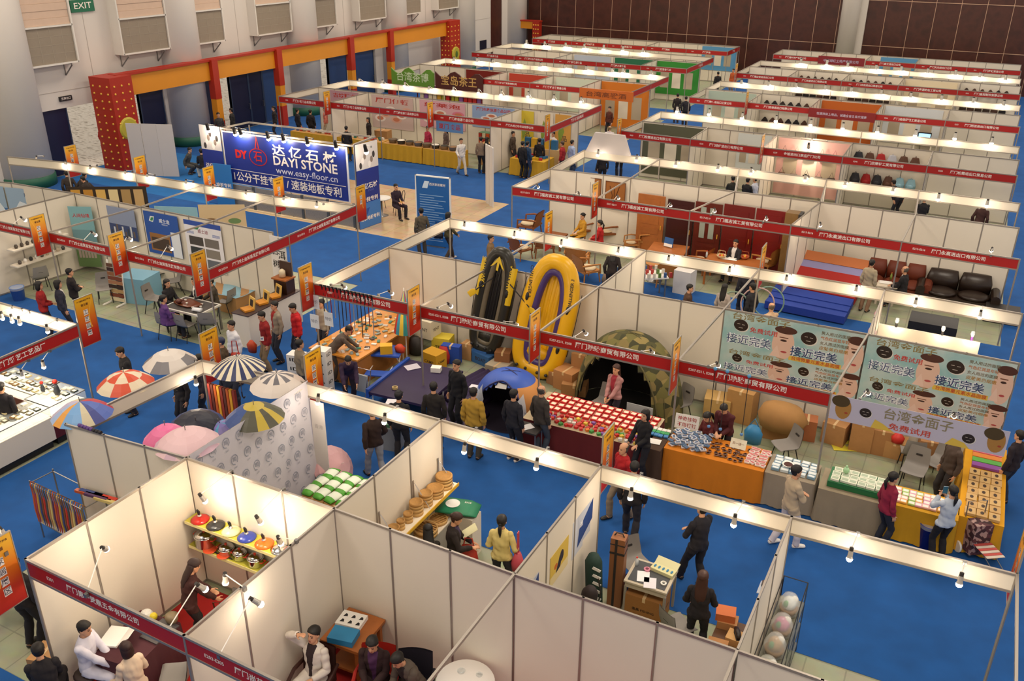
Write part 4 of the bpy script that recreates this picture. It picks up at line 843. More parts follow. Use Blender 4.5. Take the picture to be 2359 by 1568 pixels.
for i in range(6):
    for j in range(3):
        x, y = -2.25+.26*i, 2.6-.29*j
        if GP is None:
            GP = thing('rice_pack', 'white and green plastic pack in the rows on the cartons', 'pack', (x, y, .85), .1, 'green packs on the cartons'); m = MB(); m.loft([((0, -.17, .03), (.1, 0, 0), (0, 0, .015)), ((0, -.08, .05), (.12, 0, 0), (0, 0, .05)), ((0, .08, .05), (.12, 0, 0), (0, 0, .05)), ((0, .17, .03), (.1, 0, 0), (0, 0, .015))], mat('#dfe6d6', .4), 10); m.build('bag', GP, True)
            m = MB(); m.loft([((0, -.185, .03), (.1, 0, 0), (0, 0, .02)), ((0, -.1, .05), (.123, 0, 0), (0, 0, .053))], mat('#4d9a2c', .4), 10); m.loft([((0, .1, .05), (.123, 0, 0), (0, 0, .053)), ((0, .185, .03), (.1, 0, 0), (0, 0, .02))], mat('#4d9a2c', .4), 10); m.build('green_ends', GP, True)
        else: dup(GP, (x, y, .85), R.uniform(-.15, .15))
bin_(-2.55, 2.75, .16, .6, '#4a6f62', 'dark green bin between the printed cloth and the cartons')
m = MB(); m.lathe((0, 0, 0), [(.0, .3), (.25, .24), (.42, .1), (.47, 0)], lambda k, i: mat('#d8a9ae', .6), 16); m.tube([(0, 0, .3), (0, 0, .38)], .006, WHITE, 6); o = one('umbrella', 'half-seen pink umbrella at the far edge of the printed cloth', 'umbrella', m, None, (-2.75, 3.25, .5)); o.rotation_euler = (.3, .9, .3)
m = MB(); m.box(-.16, -.006, 0, .16, .006, 1.55, mat('#dcd5d2', .6)); m.text('香港', .1, mat('#b8b0b0', .7), frame((0, -.008, 1.0), (1, 0, 0), (0, 0, 1))); one('hanging_banner', 'narrow white banner hanging below the name board by the printed cloth', 'banner', m, None, (-2.72, 2.92, .62))
# ---- bamboo steamer booth
BAM = mat('#cfa566', .6, key='bamboo', noise=.15, nscale=20); BAM2 = mat('#b98a4c', .7, key='bamboo_weave', noise=.25, nscale=30)
o = thing('wall_shelf', 'white lit shelf of bamboo steamers with a yellow front edge', 'shelf', (0, 0, 0)); m = MB(); m.box(.03, .55, 1.29, .36, 2.9, 1.32, mat('#f6ecd8', .5)); m.build('board', o); m = MB(); m.box(.36, .55, 1.27, .375, 2.92, 1.33, mat('#e0b02c', .5)); m.build('edge_strip', o)
for y in (1.0, 2.0, 2.8): m = MB(); m.tube([(.02, y, 1.75), (.05, y, 1.75), (.34, y, 1.34)], .008, CHROME, 6); m.box(.015, y-.015, 1.25, .03, y+.015, 1.8, ALU); m.build('bracket', o)
def steamer(x, y, z, r, n, nm, lidded=True):
    o = thing('bamboo_steamer', nm, 'steamer', (x, y, z)); h = .07
    for k in range(n):
        m = MB(); m.lathe((0, 0, h*k), [(r, 0), (r, h*.92), (r*.92, h*.92), (r*.92, .02), (0, .02)], BAM, 20); m.build('tier', o, True)
    m = MB()
    if lidded: m.lathe((0, 0, h*n), [(r*1.02, -.01), (r*1.02, .03), (r*.85, .035), (r*.8, .02), (0, .03)], BAM2, 20)
    else:
        for k in range(7): m.box(-r*.85, -r*.8+k*r*.26, h*n-.03, r*.85, -r*.8+k*r*.26+r*.12, h*n-.02, BAM2)
    m.build('lid' if lidded else 'slats', o, True)
for k, (y, r, n) in enumerate(((.72, .1, 2), (.95, .07, 2), (1.12, .1, 2), (1.33, .07, 2), (1.55, .08, 2), (1.8, .12, 3), (2.1, .12, 3), (2.4, .15, 2), (2.7, .15, 3))): steamer(.2, y, 1.32, r, n, 'stacked bamboo steamer, %s from the inner end of the lit white shelf' % ORD[k])
o = thing('display_counter', 'grey counter of large bamboo steamers under the lit shelf', 'counter', (0, 0, 0)); m = MB(); m.box(.03, .5, .0, .42, 2.62, .78, mat('#a9a49c', .5)); m.build('body', o); m = MB(); m.box(.02, .48, .78, .44, 2.64, .8, PANEL); m.build('top', o)
for k, (y, r) in enumerate(((.75, .19), (1.18, .22), (1.6, .18), (1.98, .21), (2.38, .17))): steamer(.25, y, .8, r, 1+(k % 2), 'large open bamboo steamer, %s from the inner end of the grey counter' % ORD[k], False)
o = thing('display_plinth', 'white plinth under the green sack at the street side of the steamer booth', 'plinth', (.42, 2.72, 0)); m = MB(); m.box(-.35, -.12, 0, .4, .2, .86, PANEL); m.build('body', o)
o = thing('sack', 'green printed sack lying on the white plinth', 'sack', (.45, 2.75, .88), .25); m = MB(); m.loft([((-.38, 0, .03), (0, .2, 0), (0, 0, .015)), ((-.25, 0, .06), (0, .24, 0), (0, 0, .06)), ((.2, 0, .06), (0, .24, 0), (0, 0, .06)), ((.38, 0, .03), (0, .2, 0), (0, 0, .015))], mat('#1f7a56', .5), 14); m.build('bag', o, True); m = MB(); m.lathe((-.1, 0, .121), [(.11, 0), (.13, .001)], WHITE, 20); m.text('香米', .12, WHITE, M.Translation((-.1, 0, .124)), .01); m.text('RICE', .06, WHITE, M.Translation((.16, .08, .12)), .01); m.build('print', o)
person('person in a black coat with a hair bun reading a leaflet and carrying a red bag', .95, 1.75, -1.0, 1.62, True, '#221816', '#3a2a4a', '#2a2022', hair='#33190f', style='bun', hp=.35, hl=(-.05, .35, 1.05), hr=(.2, .33, 1.12), hem=.22, vox=.009)
person('person with long black hair crouching low beside the large steamers', .75, 1.3, .6, 1.6, True, '#2a241d', None, '#231d1b', hair='#100c0c', style='long', hip=.72, lean=.3, hp=.3, vox=.009, hl=(-.1, .4, .7), hr=(.1, .42, .7))
person('person in a pale yellow sweater with a ponytail, seen from behind', 1.72, 2.0, .25, 1.66, True, '#d9c780', None, '#2a2a33', hair='#130e0e', style='tail', hl=(-.16, .2, 1.0), hr=(.22, .12, .95), vox=.009)
def handbag(x, y, z, label, col, w=.32, h=.3, d=.12, rz=0., strap=.3):
    o = thing('handbag', label, 'bag', (x, y, z), rz); m = MB(); c = mat(col, .5); m.loft([((0, 0, 0), (w*.5, 0, 0), (0, d*.5, 0)), ((0, 0, h*.4), (w*.55, 0, 0), (0, d*.62, 0)), ((0, 0, h), (w*.4, 0, 0), (0, d*.25, 0))], c, 14); m.build('body', o, True); m = MB(); m.tube([(-w*.3, 0, h*.95), (-w*.2, 0, h+strap), (w*.2, 0, h+strap), (w*.3, 0, h*.95)], .012, c, 6); m.build('strap', o); return o
handbag(1.18, 1.85, .55, 'red soft tote on the arm of the leaflet reader', '#b03020', .3, .42, .16, .3, .15); handbag(2.0, 2.05, .62, 'pink shoulder bag of the person in the yellow sweater', '#c04a5a', .14, .36, .2, 1.7, .42)
sheet(1.1, 2.02, 1.13, .2, .28, -.8, 'pale leaflet held by the person in the black coat', '#dcd9b0', 'leaflet', 'leaflet', rx=.5)
m = MB(); m.box(-.3, -.18, 0, .3, .18, .72, mat('#8a8378', .6)); o = one('cabinet', 'low grey counter behind the partition at the yellow-sweatered person\'s feet', 'counter', m, None, (1.45, .35, 0)); m = MB(); m.box(-.16, -.1, 0, .16, .1, .02, mat('#b9c458', .5)); one('box', 'lime green box on the low grey counter', 'box', m, None, (1.62, .35, .72)); m = MB(); m.box(-.16, -.11, 0, .16, .11, .02, BLACK); one('laptop', 'black laptop on the low grey counter', 'laptop', m, None, (1.28, .36, .72))
# ---- fishing-bag booth
def art_a(m, L, H): rect(m, 0, 0, L, H, '#b7bcc9'); flatpoly(m, [(0, 0), (L, .35*H), (L, H), (.1*L, H*.55)], '#23407e', .0005); wtxt(m, '渔', L*.25, H*.62, .12, '#e8e8f0')
poster('blue sail poster nearest the street on the steamer booth partition', (A[3][0], 2.55), (A[3][0], 1.85), 1.35, 2.05, '#c7cbd6', art_a, -.02)
def art_b(m, L, H): rect(m, 0, 0, L, H, '#d9b84e'); rect(m, 0, 0, L, H*.3, '#e2cf9c', .0004); flatpoly(m, [(L*.3, H*.25), (L*.5, H*.7), (L*.66, H*.66), (L*.55, H*.3)], '#2a2536', .001); disc(m, L*.62, H*.62, .07, .1, '#2a2536', .0015); disc(m, L*.3, H*.5, .06, .05, '#c76b2c', .001)
Pw = [p.x for p in (PX(1270, 1270, 3.0), )]
for nm, ya, yb, za, zb, fn, ci in (('blue sail poster on the fishing booth side of the dividing partition', 2.05, 2.65, 1.45, 2.05, art_a, '#c7cbd6'), ('yellow figure poster on the fishing booth side of the dividing partition', 1.05, 1.7, 1.4, 1.95, art_b, '#d9c070'), ('small blue and red poster low on the dividing partition', .35, .65, 1.6, 2.0, art_a, '#c7cbd6')):
    poster(nm, (3.0, ya), (3.0, yb), za, zb, ci, fn, .03)
chair(3.62, 3.35, -2.2, 'grey shell chair in the fishing booth facing the small desk')
o = thing('desk', 'small grey-topped metal desk in the fishing booth', 'desk', (4.05, 2.82, 0), .02); m = MB(); m.box(-.36, -.32, .72, .36, .32, .75, mat('#c8bda8', .4)); m.box(-.31, -.27, .751, .31, .27, .756, mat('#4a4c50', .6)); m.build('top', o); m = MB(); m.box(-.34, -.3, .62, .34, .3, .72, mat('#bfb4a0', .4)); m.build('apron', o)
for sx in (-1, 1):
    for sy in (-1, 1): m = MB(); m.box(sx*.33-.02, sy*.29-.02, 0, sx*.33+.02, sy*.29+.02, .64, mat('#9a9488', .4)); m.build('leg', o)
o = thing('tackle_box', 'open pale yellow tackle box of blue lures on the grey desk', 'box', (4.2, 2.98, .757), -.15); m = MB(); m.box(-.2, -.08, 0, .2, .08, .06, mat('#ddd9a6', .5)); m.build('tray', o); m = MB(); m.cb((0, .15, .08), (.4, .14, .02), mat('#e0dcae', .5), 0, .5); m.build('lid', o); m = MB()
for k in range(5): m.ball((-.15+.075*k, 0, .065), (.02, .04, .012), mat('#3f86b0', .4), 8, 5)
m.build('lures', o)
for x, y, n, c in ((3.95, 2.72, 'white paper sheet on the grey desk', '#f3f2f5'), (4.1, 2.62, 'folded white form at the front of the grey desk', '#e9e6ee')): sheet(x, y, .758, .2, .26, .3, n, c)
m = MB(); m.lathe((0, 0, 0), [(.05, 0), (.055, .03), (.03, .035), (.028, 0)], mat('#d889a0', .5), 14); one('tape_roll', 'pink tape roll on the grey desk', 'tape', m, None, (3.95, 2.9, .757)); m = MB(); m.lathe((0, 0, 0), [(.045, 0), (.05, .025), (.03, .03), (.028, 0)], WHITE, 14); one('tape_roll', 'white tape ring at the edge of the grey desk', 'tape', m, None, (4.3, 2.7, .757)); bottle(3.75, 2.95, .757, 'clear bottle at the back corner of the grey desk', h=.16)
carton(4.05, 2.75, 0, (.62, .5, .5), .02, 'brown carton with black kangaroo print under the grey desk', mat('#9b6a35', .8), marks=('渔具 FISHING', '#2a1a0c'))
o = thing('rod_case', 'tall tan leather rod case with dark straps beside the grey chair', 'case', (3.5, 2.72, 0), .1); m = MB(); m.box(-.12, -.1, 0, .12, .1, 1.4, mat('#8d5c3a', .5)); m.build('body', o); m = MB(); m.box(-.125, -.105, 1.1, .125, .105, 1.14, DARK); m.box(-.125, -.105, 1.28, .125, .105, 1.3, DARK); m.box(-.04, -.107, 0, .0, -.1, 1.4, DARK); m.build('strap', o); m = MB(); m.tube([(-.08, .0, 1.4), (-.05, 0, 1.46), (.05, 0, 1.46), (.08, 0, 1.4)], .012, DARK, 6); m.build('handle', o)
def soft_case(x, y, h, w, col, label, lean=(0, 0), stripe=None):
    o = thing('rod_bag', label, 'bag', (x, y, 0)); o.rotation_euler = (lean[0], lean[1], .3); m = MB(); c = mat(col, .7); m.loft([((0, 0, 0), (w*.4, 0, 0), (0, w*.3, 0)), ((0, 0, .08), (w*.5, 0, 0), (0, w*.4, 0)), ((0, 0, h*.9), (w*.5, 0, 0), (0, w*.4, 0)), ((0, 0, h), (w*.3, 0, 0), (0, w*.25, 0))], c, 12); m.build('body', o, True)
    m = MB(); m.tube([(w*.3, -w*.4, h*.3), (w*.45, -w*.6, h*.5), (w*.3, -w*.4, h*.7)], .012, DARK, 6); m.build('handle', o)
    if stripe:
        m = MB()
        for k in range(7): m.cb((w*.2, -w*.42, .15+k*h*.12), (w*.5, .01, .05), mat(stripe, .6), 0, 0, .5)
        m.build('stripes', o)
soft_case(3.28, 2.35, 1.25, .28, '#1f3a33', 'dark green rod bag with white stripes by the picture partition', (.05, -.05), '#e8e6e0'); soft_case(3.25, 1.95, 1.15, .26, '#2a2022', 'near-black padded rod bag leaning forward', (.28, .1)); soft_case(3.2, 1.62, .95, .24, '#4c4424', 'olive green rod bag leaning against the partition', (.2, .0))
m = MB(); m.loft([((-.3, 0, .03), (0, .05, 0), (0, 0, .02)), ((0, 0, .05), (0, .1, 0), (0, 0, .05)), ((.3, 0, .03), (0, .05, 0), (0, 0, .02))], mat('#c8321c', .6), 10); one('folded_fabric', 'crumpled orange-red fabric on the floor by the rod bags', 'fabric', m, None, (3.45, 1.2, .0), .4, True); m = MB(); m.ball((0, 0, .07), (.16, .12, .07), mat('#c9b9b0', .7)); one('cloth_bundle', 'pale cloth bundle beside the orange-red fabric', 'fabric', m, None, (3.72, 1.35, .0), 0, True)
m = MB(); m.box(-.45, -.25, 0, .45, .25, .1, mat('#2a99a5', .6)); one('cushion', 'turquoise cushion on the floor behind the partition', 'cushion', m, None, (4.72, 1.55, 0), -.15)
o = thing('backpack', 'blue backpack on the floor behind the tan rod case', 'bag', (3.6, 3.0, 0)); m = MB(); m.loft([((0, 0, .02), (.15, 0, 0), (0, .1, 0)), ((0, 0, .2), (.17, 0, 0), (0, .13, 0)), ((0, 0, .42), (.1, 0, 0), (0, .08, 0))], mat('#1d3f8c', .6), 12); m.build('body', o, True); m = MB(); m.tube([(-.05, 0, .42), (0, 0, .48), (.05, 0, .42)], .01, DARK, 6); m.build('handle', o)
person('person in a black jacket with folded arms striding past the fishing booth', 4.55, 3.75, 1.0, 1.76, False, '#1e1c24', None, '#1d1b22', fl=(-.06, .3, .09), fr=(.1, -.12, .09), **FOLD, vox=.009, hem=.14)
person('person in a black waistcoat with long brown hair at the shoe table', 5.02, 2.2, .15, 1.64, True, '#18141a', None, '#17151c', hair='#3a1c12', style='long', hl=(-.2, .22, .95), hr=(.2, .25, .98), vox=.009)
chair(4.72, 2.25, -.6, 'dark chair beside the long-haired person at the shoe table')
o = thing('shoe_table', 'low table of shoe boxes beside the rack partition', 'table', (5.55, 2.1, 0)); m = MB(); m.box(-.3, -.6, .42, .32, .65, .45, mat('#5a3c26', .5)); m.build('top', o)
for sx in (-1, 1):
    for sy in (-1, 1): m = MB(); m.box(sx*.26-.02, sy*.55-.02, 0, sx*.26+.02, sy*.55+.02, .42, STEEL); m.build('leg', o)
for i, (x, y, z, c, rz) in enumerate(((5.4, 2.6, .45, '#b98656', .1), (5.62, 2.3, .45, '#c79a62', -.05), (5.4, 2.0, .45, '#b07c4a', .1), (5.68, 1.9, .45, '#c08c55', 0), (5.6, 1.6, .45, '#8a2a1c', 0), (5.35, 2.62, .58, '#c46a3a', .2))): carton(x, y, z, (.3, .24, .13), rz, 'shoe box on the low table, ' + ['orange-brown one by the long-haired person', 'tan one under the black shoe', 'tan one behind the brown loafer', 'tan one under the brown loafer', 'dark red one closest to the camera-side partition', 'orange one on top at the back'][i], mat(c, .7), 'box', False)
def shoe_obj(x, y, z, col, label, rz):
    o = thing('shoe', label, 'shoe', (x, y, z), rz); m = MB(); c = mat(col, .4); m.loft([((0, -.12, .035), (.035, 0, 0), (0, 0, .035)), ((0, -.06, .05), (.04, 0, 0), (0, 0, .05)), ((0, .04, .04), (.045, 0, 0), (0, 0, .035)), ((0, .14, .025), (.03, 0, 0), (0, 0, .02))], c, 12); m.build('upper', o, True); m = MB(); m.prism([(-.04, -.13), (.04, -.13), (.05, .05), (.03, .15), (-.03, .15), (-.05, .05)], 0, .012, DARK); m.build('sole', o)
shoe_obj(5.62, 2.32, .58, '#241a18', 'black laced shoe standing on the tan box', .4); shoe_obj(5.68, 1.92, .58, '#4a2418', 'brown loafer on the tan box', -.9); shoe_obj(5.85, 2.75, 1.25, '#6a5a50', 'grey shoe on the small wall bracket by the rack partition', .3); m = MB(); m.box(-.1, -.15, -.015, .1, .15, 0, CLEAR); one('wall_bracket', 'clear bracket holding the grey shoe on the rack partition', 'shelf', m, None, (5.86, 2.75, 1.25))
# ---- wire rack of wrapped toys
o = thing('wire_rack', 'black wire rack of film-wrapped toys along the partition of the empty booth', 'rack', (6.22, 1.75, 0)); fr = MB()
for x in (-.16, .2):
    for y in (-1.3, 1.3): fr.tube([(x, y, 0), (x, y, 1.35)], .01, BLACK, 6)
for z in (.15, .55, .95, 1.35):
    for x in (-.16, .2): fr.tube([(x, -1.3, z), (x, 1.3, z)], .008, BLACK, 5)
    for y in (-1.3, 1.3): fr.tube([(-.16, y, z), (.2, y, z)], .008, BLACK, 5)
for x in (.2,):
    for y in (-.65, 0, .65): fr.tube([(x, y, 0), (x, y, 1.35)], .008, BLACK, 5)
fr.build('frame', o); g = MB(); g.box(.205, -1.3, .15, .21, 1.3, 1.35, mat('#9fb4b8', .1, alpha=.14)); g.build('clear_front', o)
for z in (.16, .56, .96): s = MB(); s.box(-.16, -1.3, z, .2, 1.3, z+.012, mat('#7a7a6c', .5)); s.build('shelf', o)
k = 0
for z in (.18, .58, .98):
    for y, c, n in ((-.95, '#d98a3c', 'orange'), (-.5, '#d9d06a', 'yellow'), (.0, '#b3884a', 'brown'), (.45, '#cf6a9a', 'pink'), (.95, '#dfe6e8', 'white')):
        q = thing('wrapped_basket', '%s gift basket in clear film on the %s level of the wire rack' % (n, ['bottom', 'middle', 'top'][k]), 'basket', (6.24, 1.75+y, z)); m = MB(); m.lathe((0, 0, 0), [(.1, 0), (.14, .1), (.13, .11), (0, .08)], mat('#a0733c', .7), 14); m.build('basket', q, True); m = MB(); m.ball((0, 0, .18), (.11, .12, .1), mat(c, .6)); m.ball((.06, .05, .22), (.06, .06, .07), WHITE); m.ball((-.03, -.07, .2), (.05, .05, .06), mat('#4a9a5a', .6)); m.build('filling', q, True); m = MB(); m.lathe((0, 0, .02), [(.15, 0), (.165, .16), (.1, .3), (.02, .34)], CLEAR, 12); m.build('film', q, True)
    k += 1
for i in range(5): m = MB(); m.box(-.015, -.1, 0, .015, .1, .32, mat('#1f8a86', .5)); one('folder', 'teal folder standing at the camera-side end of the wire rack', 'folder', m, 'teal folders by the wire rack', (6.3+.045*i, .3, .0), .3)
cloth_table(7.9, .55, .9, .45, .72, '#d9cfc0', 0, 'pale table at the bottom of the empty blue-carpeted booth'); m = MB(); m.loft([((0, 0, 0), (.04, 0, 0), (0, .04, 0)), ((0, 0, .25), (.05, 0, 0), (0, .05, 0)), ((0, 0, .36), (.02, 0, 0), (0, .02, 0))], mat('#c9a48a', .6), 10); one('vase', 'slim beige vase on the pale table', 'vase', m, None, (7.65, .5, .72), 0, True)
# ---- lamps and zone signs of this island
beam_lamps(3.0, [(732, 927), (885, 972), (1069, 1040), (1235, 1077), (1452, 1146), (1690, 1208), (1957, 1286), (2210, 1345)], 'the near cross beam', order='from the umbrella side')
flag(B[1], 1, 'orange zone sign above the printed cloth corner'); flag(B[0], 1, 'orange zone sign at the corner of the umbrella counter', '礼品展区'); flag(B[3], 1, 'orange zone sign above the red-coated walker'); flag(B[5], 1, 'orange zone sign at the frame edge by the empty booth')
# walkers in the aisle behind the near island
person('person in a red coat and beige trousers walking along the aisle, grey haired', 2.7, 5.0, 2.5, 1.7, False, '#a8131a', None, '#8a7a66', hair='#3a332e', fl=(-.1, -.2, .1), fr=(.1, .18, .09), vox=.009, bald=True, puff=1.3)
person('person in dark clothes walking with back turned behind the fishing booth board', 3.1, 4.45, .2, 1.72, False, '#201a1c', None, '#24222a', fl=(-.1, .2, .09), fr=(.1, -.2, .12), vox=.01)
person('person in a cream jacket and white trousers with folded arms in the aisle', 5.68, 5.65, -.9, 1.74, False, '#b9a68c', None, '#c9c3cb', shoe='#e8e4de', fl=(-.1, -.2, .1), fr=(.1, .18, .09), **FOLD, vox=.009, hem=.14)
# ================================================================ umbrella booth
def umbrella(px, py, z, label, cols, ring=None, r=.52, n=16, tilt=(0, 0)):
    q = P(px, py, z); o = thing('umbrella', label, 'umbrella', q); o.rotation_euler = (tilt[0], tilt[1], R.random()*.3)
    pr = [(0, .27), (r*.35, .235), (r*.6, .17), (r*.85, .07), (r, 0)]; cm = lambda k, i: mat((ring(k, i) if ring else cols[k*len(cols)//n if len(cols) > 2 else (k//2 if n == 16 and len(cols) == 2 and not ring else k) % 2]), .5)
    m = MB(); m.lathe((0, 0, 0), pr, cm, n); m.build('canopy', o)
    m = MB(); m.tube([(0, 0, .36), (0, 0, -.5)], .008, STEEL, 6); m.tube([(0, 0, -.5), (0, 0, -.6), (.03, 0, -.64), (.06, 0, -.6)], .014, DARK, 6); m.build('shaft', o)
    m = MB()
    for k in range(8): a = 2*PI*k/8; m.tube([(0, 0, .24), (r*.55*math.cos(a), r*.55*math.sin(a), .16), (r*.98*math.cos(a), r*.98*math.sin(a), 0)], .004, STEEL, 4)
    m.build('ribs', o)
umbrella(190, 955, 2.42, 'open umbrella in many-coloured wedges of red, blue, grey, cream and orange', ['#4a62b0', '#b03048', '#b8473a', '#5a5e62', '#d8cba8', '#cfc0a8', '#b9aec8', '#9db3d8', '#d8973c', '#6f9fd0', '#c9bfa2', '#444c8c'])
umbrella(290, 886, 2.42, 'open umbrella in orange-red and cream checks', None, lambda k, i: '#cf4a26' if (k//2+i//2) % 2 else '#e0d0b4')
umbrella(392, 836, 2.42, 'open umbrella in grey and white panels with a pale crown', None, lambda k, i: '#d8d0c8' if i < 2 or (k//2) % 2 else '#77757a')
umbrella(550, 850, 2.42, 'open umbrella in narrow navy and cream stripes', None, lambda k, i: '#2b3560' if k % 2 else '#e2d8bc', n=32)
umbrella(640, 888, 2.42, 'open white umbrella with grey wedges at its crown', None, lambda k, i: '#6c6a70' if i < 2 and k % 2 else '#ddd2c8')
umbrella(588, 962, 2.38, 'open navy and olive umbrella with gold print', None, lambda k, i: ('#4a4b38', '#3c3a5c', '#2f4a86', '#4c4a3a')[(k//4) % 4] if (k*i) % 7 else '#b9a23a')
umbrella(432, 1022, 2.4, 'open pale pink umbrella with a printed rim resting on the street partition', None, lambda k, i: '#dcb9be' if i < 3 or k % 3 else '#c9a8b8', r=.54)
umbrella(385, 1010, 2.2, 'hot pink umbrella mostly hidden beneath the pale pink one', None, lambda k, i: '#e06fa0', r=.4)
umbrella(455, 990, 2.0, 'black umbrella with blue patterned border lying behind the pale pink one', None, lambda k, i: '#15182c' if i < 3 else '#2c3c72', tilt=(.3, .2))
umbrella(520, 1000, 1.9, 'violet and sky blue umbrella behind the navy and olive one', None, lambda k, i: '#7a6fb0' if k % 4 else '#4a9ac0', tilt=(.2, -.2), r=.4)
m = MB(); m.quad((-5.95, .05, .008), (-3, .05, .008), (-3, 3.1, .008), (-5.95, 3.1, .008), CARPET); struct('floor_carpet', m)
o = thing('umbrella_rack', 'metal rack of hooked umbrellas outside the street partition', 'rack', (-5.75, -.35, 0), -.08); m = MB()
for x in (-.75, .75):
    for y in (-.25, .2): m.tube([(x, y, 0), (x, y, 1.25)], .014, STEEL, 6)
for z in (.35, 1.2):
    for y in (-.25, .2): m.tube([(-.75, y, z), (.75, y, z)], .012, STEEL, 6)
    for x in (-.75, .75): m.tube([(x, -.25, z), (x, .2, z)], .012, STEEL, 6)
m.build('frame', o); m = MB(); m.box(-.75, -.25, .34, .75, .2, .36, CLEAR); m.build('tray', o)
UC = ['#c0562a', '#a03a4a', '#d0a040', '#3a4a80', '#7a4a2a', '#c83a28', '#4a4a50', '#b98a5a', '#d8c27a', '#5a3a60']
for i in range(24):
    x = -.7+.062*i; c = mat(UC[i % 10], .5); lb = 'folded umbrella hanging by its crook in the metal rack, %s half' % ('street' if i < 12 else 'inner')
    q = thing('folded_umbrella', lb, 'umbrella', (-5.75+x, -.35-.05*x, 0), 0, 'folded umbrellas %d' % (i//12)); m = MB(); m.tube([(0, -.28, .42), (0, -.27, .7), (0, -.26, 1.05)], [.008, .03, .012], c, 6); m.build('canopy', q); m = MB(); m.tube([(0, -.26, 1.05), (0, -.27, 1.2), (0, -.24, 1.26), (0, -.2, 1.22)], .011, mat('#8a5a30', .5) if i % 2 else c, 6); m.build('crook', q)
for i in range(7): m = MB(); m.cb((0, 0, 0), (.5, .07, .05), mat(UC[(i*3) % 10], .4), .1); one('folded_umbrella', 'flat-folded umbrella in film lying on top of the rack', 'umbrella', m, 'flat-folded umbrellas on the rack', (-5.3+.08*i, -.32+.03*(i % 3), 1.24+.01*(i % 2)))
for i in range(8): m = MB(); m.lathe((0, 0, 0), [(.03, 0), (.035, .03), (.03, .06)], mat('#5a3a80' if i < 5 else '#1c1a20', .5), 10); q = one('handle_roll', 'rolled umbrella handle in the row along the partition top', 'umbrella handle', m, 'rolled umbrella handles', (-5.35+.07*i, -.15, 2.52), 0); q.rotation_euler = (0, PI/2, 0)
cloth_table(-4.2, 1.9, 1.9, .5, .8, '#7d6a58', 0, 'brown-topped counter inside the umbrella booth', drop=.1)
for i in range(9): m = MB(); m.box(-.03, -.03, 0, .03, .03, .75, mat(['#8a2f22', '#5a2a20', '#b0521c', '#d8a02c'][i % 4], .6)); one('umbrella_sleeve', 'boxed umbrella sleeve hanging below the striped umbrella', 'umbrella sleeve', m, 'umbrella sleeves', (-5.15+.08*i, 2.62, 1.35))
carton(-3.75, 2.1, .8, (.5, .4, .45), .1, 'white carton on the counter below the white umbrella', WHITE); lamp((-5.5, 2.7, 2.48), (-5.2, 2.35, 2.2), 'spotlight hanging between the grey and the striped umbrella', None, 4)
for px, py, c, b, rz, lb, kw in ((280, 797, '#1a181b', '#23222b', 2.7, 'in a black jacket looking down at the orange checked umbrella', dict(hp=.3)), (407, 835, '#1d1a1e', '#201f26', 2.9, 'in dark trousers hidden behind the grey and white umbrella', {}), (458, 815, '#3a3540', '#202838', 2.4, 'in white trainers behind the striped umbrella', dict(shoe='#e8e4e0')), (525, 838, '#1e2536', '#1b1c28', -2.9, 'in dark blue under the striped umbrella holding white cards', dict(hl=(-.1, .35, 1.0)))): pp(lb, px, py, 1.73, rz, c, b, 1.73, **kw)
sheet(-4.95, 3.0, 1.0, .25, .18, .2, 'pair of white and blue cards held below the striped umbrella', '#cfe0f0', 'card', 'leaflet', rx=.8)
# people between the umbrella booth and the tea island
for px, py, c, b, rz, lb, kw in ((605, 716, '#8e1a1a', '#8a7456', 2.6, 'in a dark red shirt with a white badge', dict(fem=False, hp=.2)), (632, 693, '#9a8f7c', '#3a3d46', 2.7, 'in a beige jacket over red with dark trousers', dict(inner='#a0231c')), (678, 697, '#c01a20', '#2a2c3a', 2.5, 'in a bright red hooded jacket', dict(puff=1.4, hp=.3)), (532, 738, '#dcdce2', '#2c2c36', 2.9, 'in a white printed sweatshirt with a strap', {}), (688, 782, '#877a66', '#33333a', -.5, 'in a drab jacket seen from behind beside the stacked shoe cartons', {})): pp(lb, px, py, 1.7, rz, c, b, 1.7, **kw)
pp('in an olive jacket and blue cap with a red bag beside the striped umbrella', 508, 775, 1.68, 2.2, '#4a3a26', '#2c2c36', 1.66, style='cap', hair='#2c3450'); handbag(-7.0, 5.2, .95, 'red shoulder bag of the capped person', '#b0301c', .25, .3, .1, .5)
q = P(605, 770, 1.25); m = MB(); m.box(-.04, -.003, -.055, .04, .003, .055, WHITE); m.box(-.025, -.004, -.02, .025, -.003, .03, mat('#8a98b8', .5)); one('badge', 'white name badge on the chest of the dark red shirt', 'badge', m, None, (q.x+.08, q.y-.12, 1.2), .6)
m = MB(); m.loft([((0, 0, 0), (.12, 0, 0), (0, .07, 0)), ((0, 0, .2), (.15, 0, 0), (0, .1, 0)), ((0, 0, .32), (.05, 0, 0), (0, .03, 0))], mat('#c2451c', .5), 10); one('carrier_bag', 'orange patterned carrier bag held beside the dark red shirt', 'bag', m, None, (-7.75, 6.5, .55), 0, True)
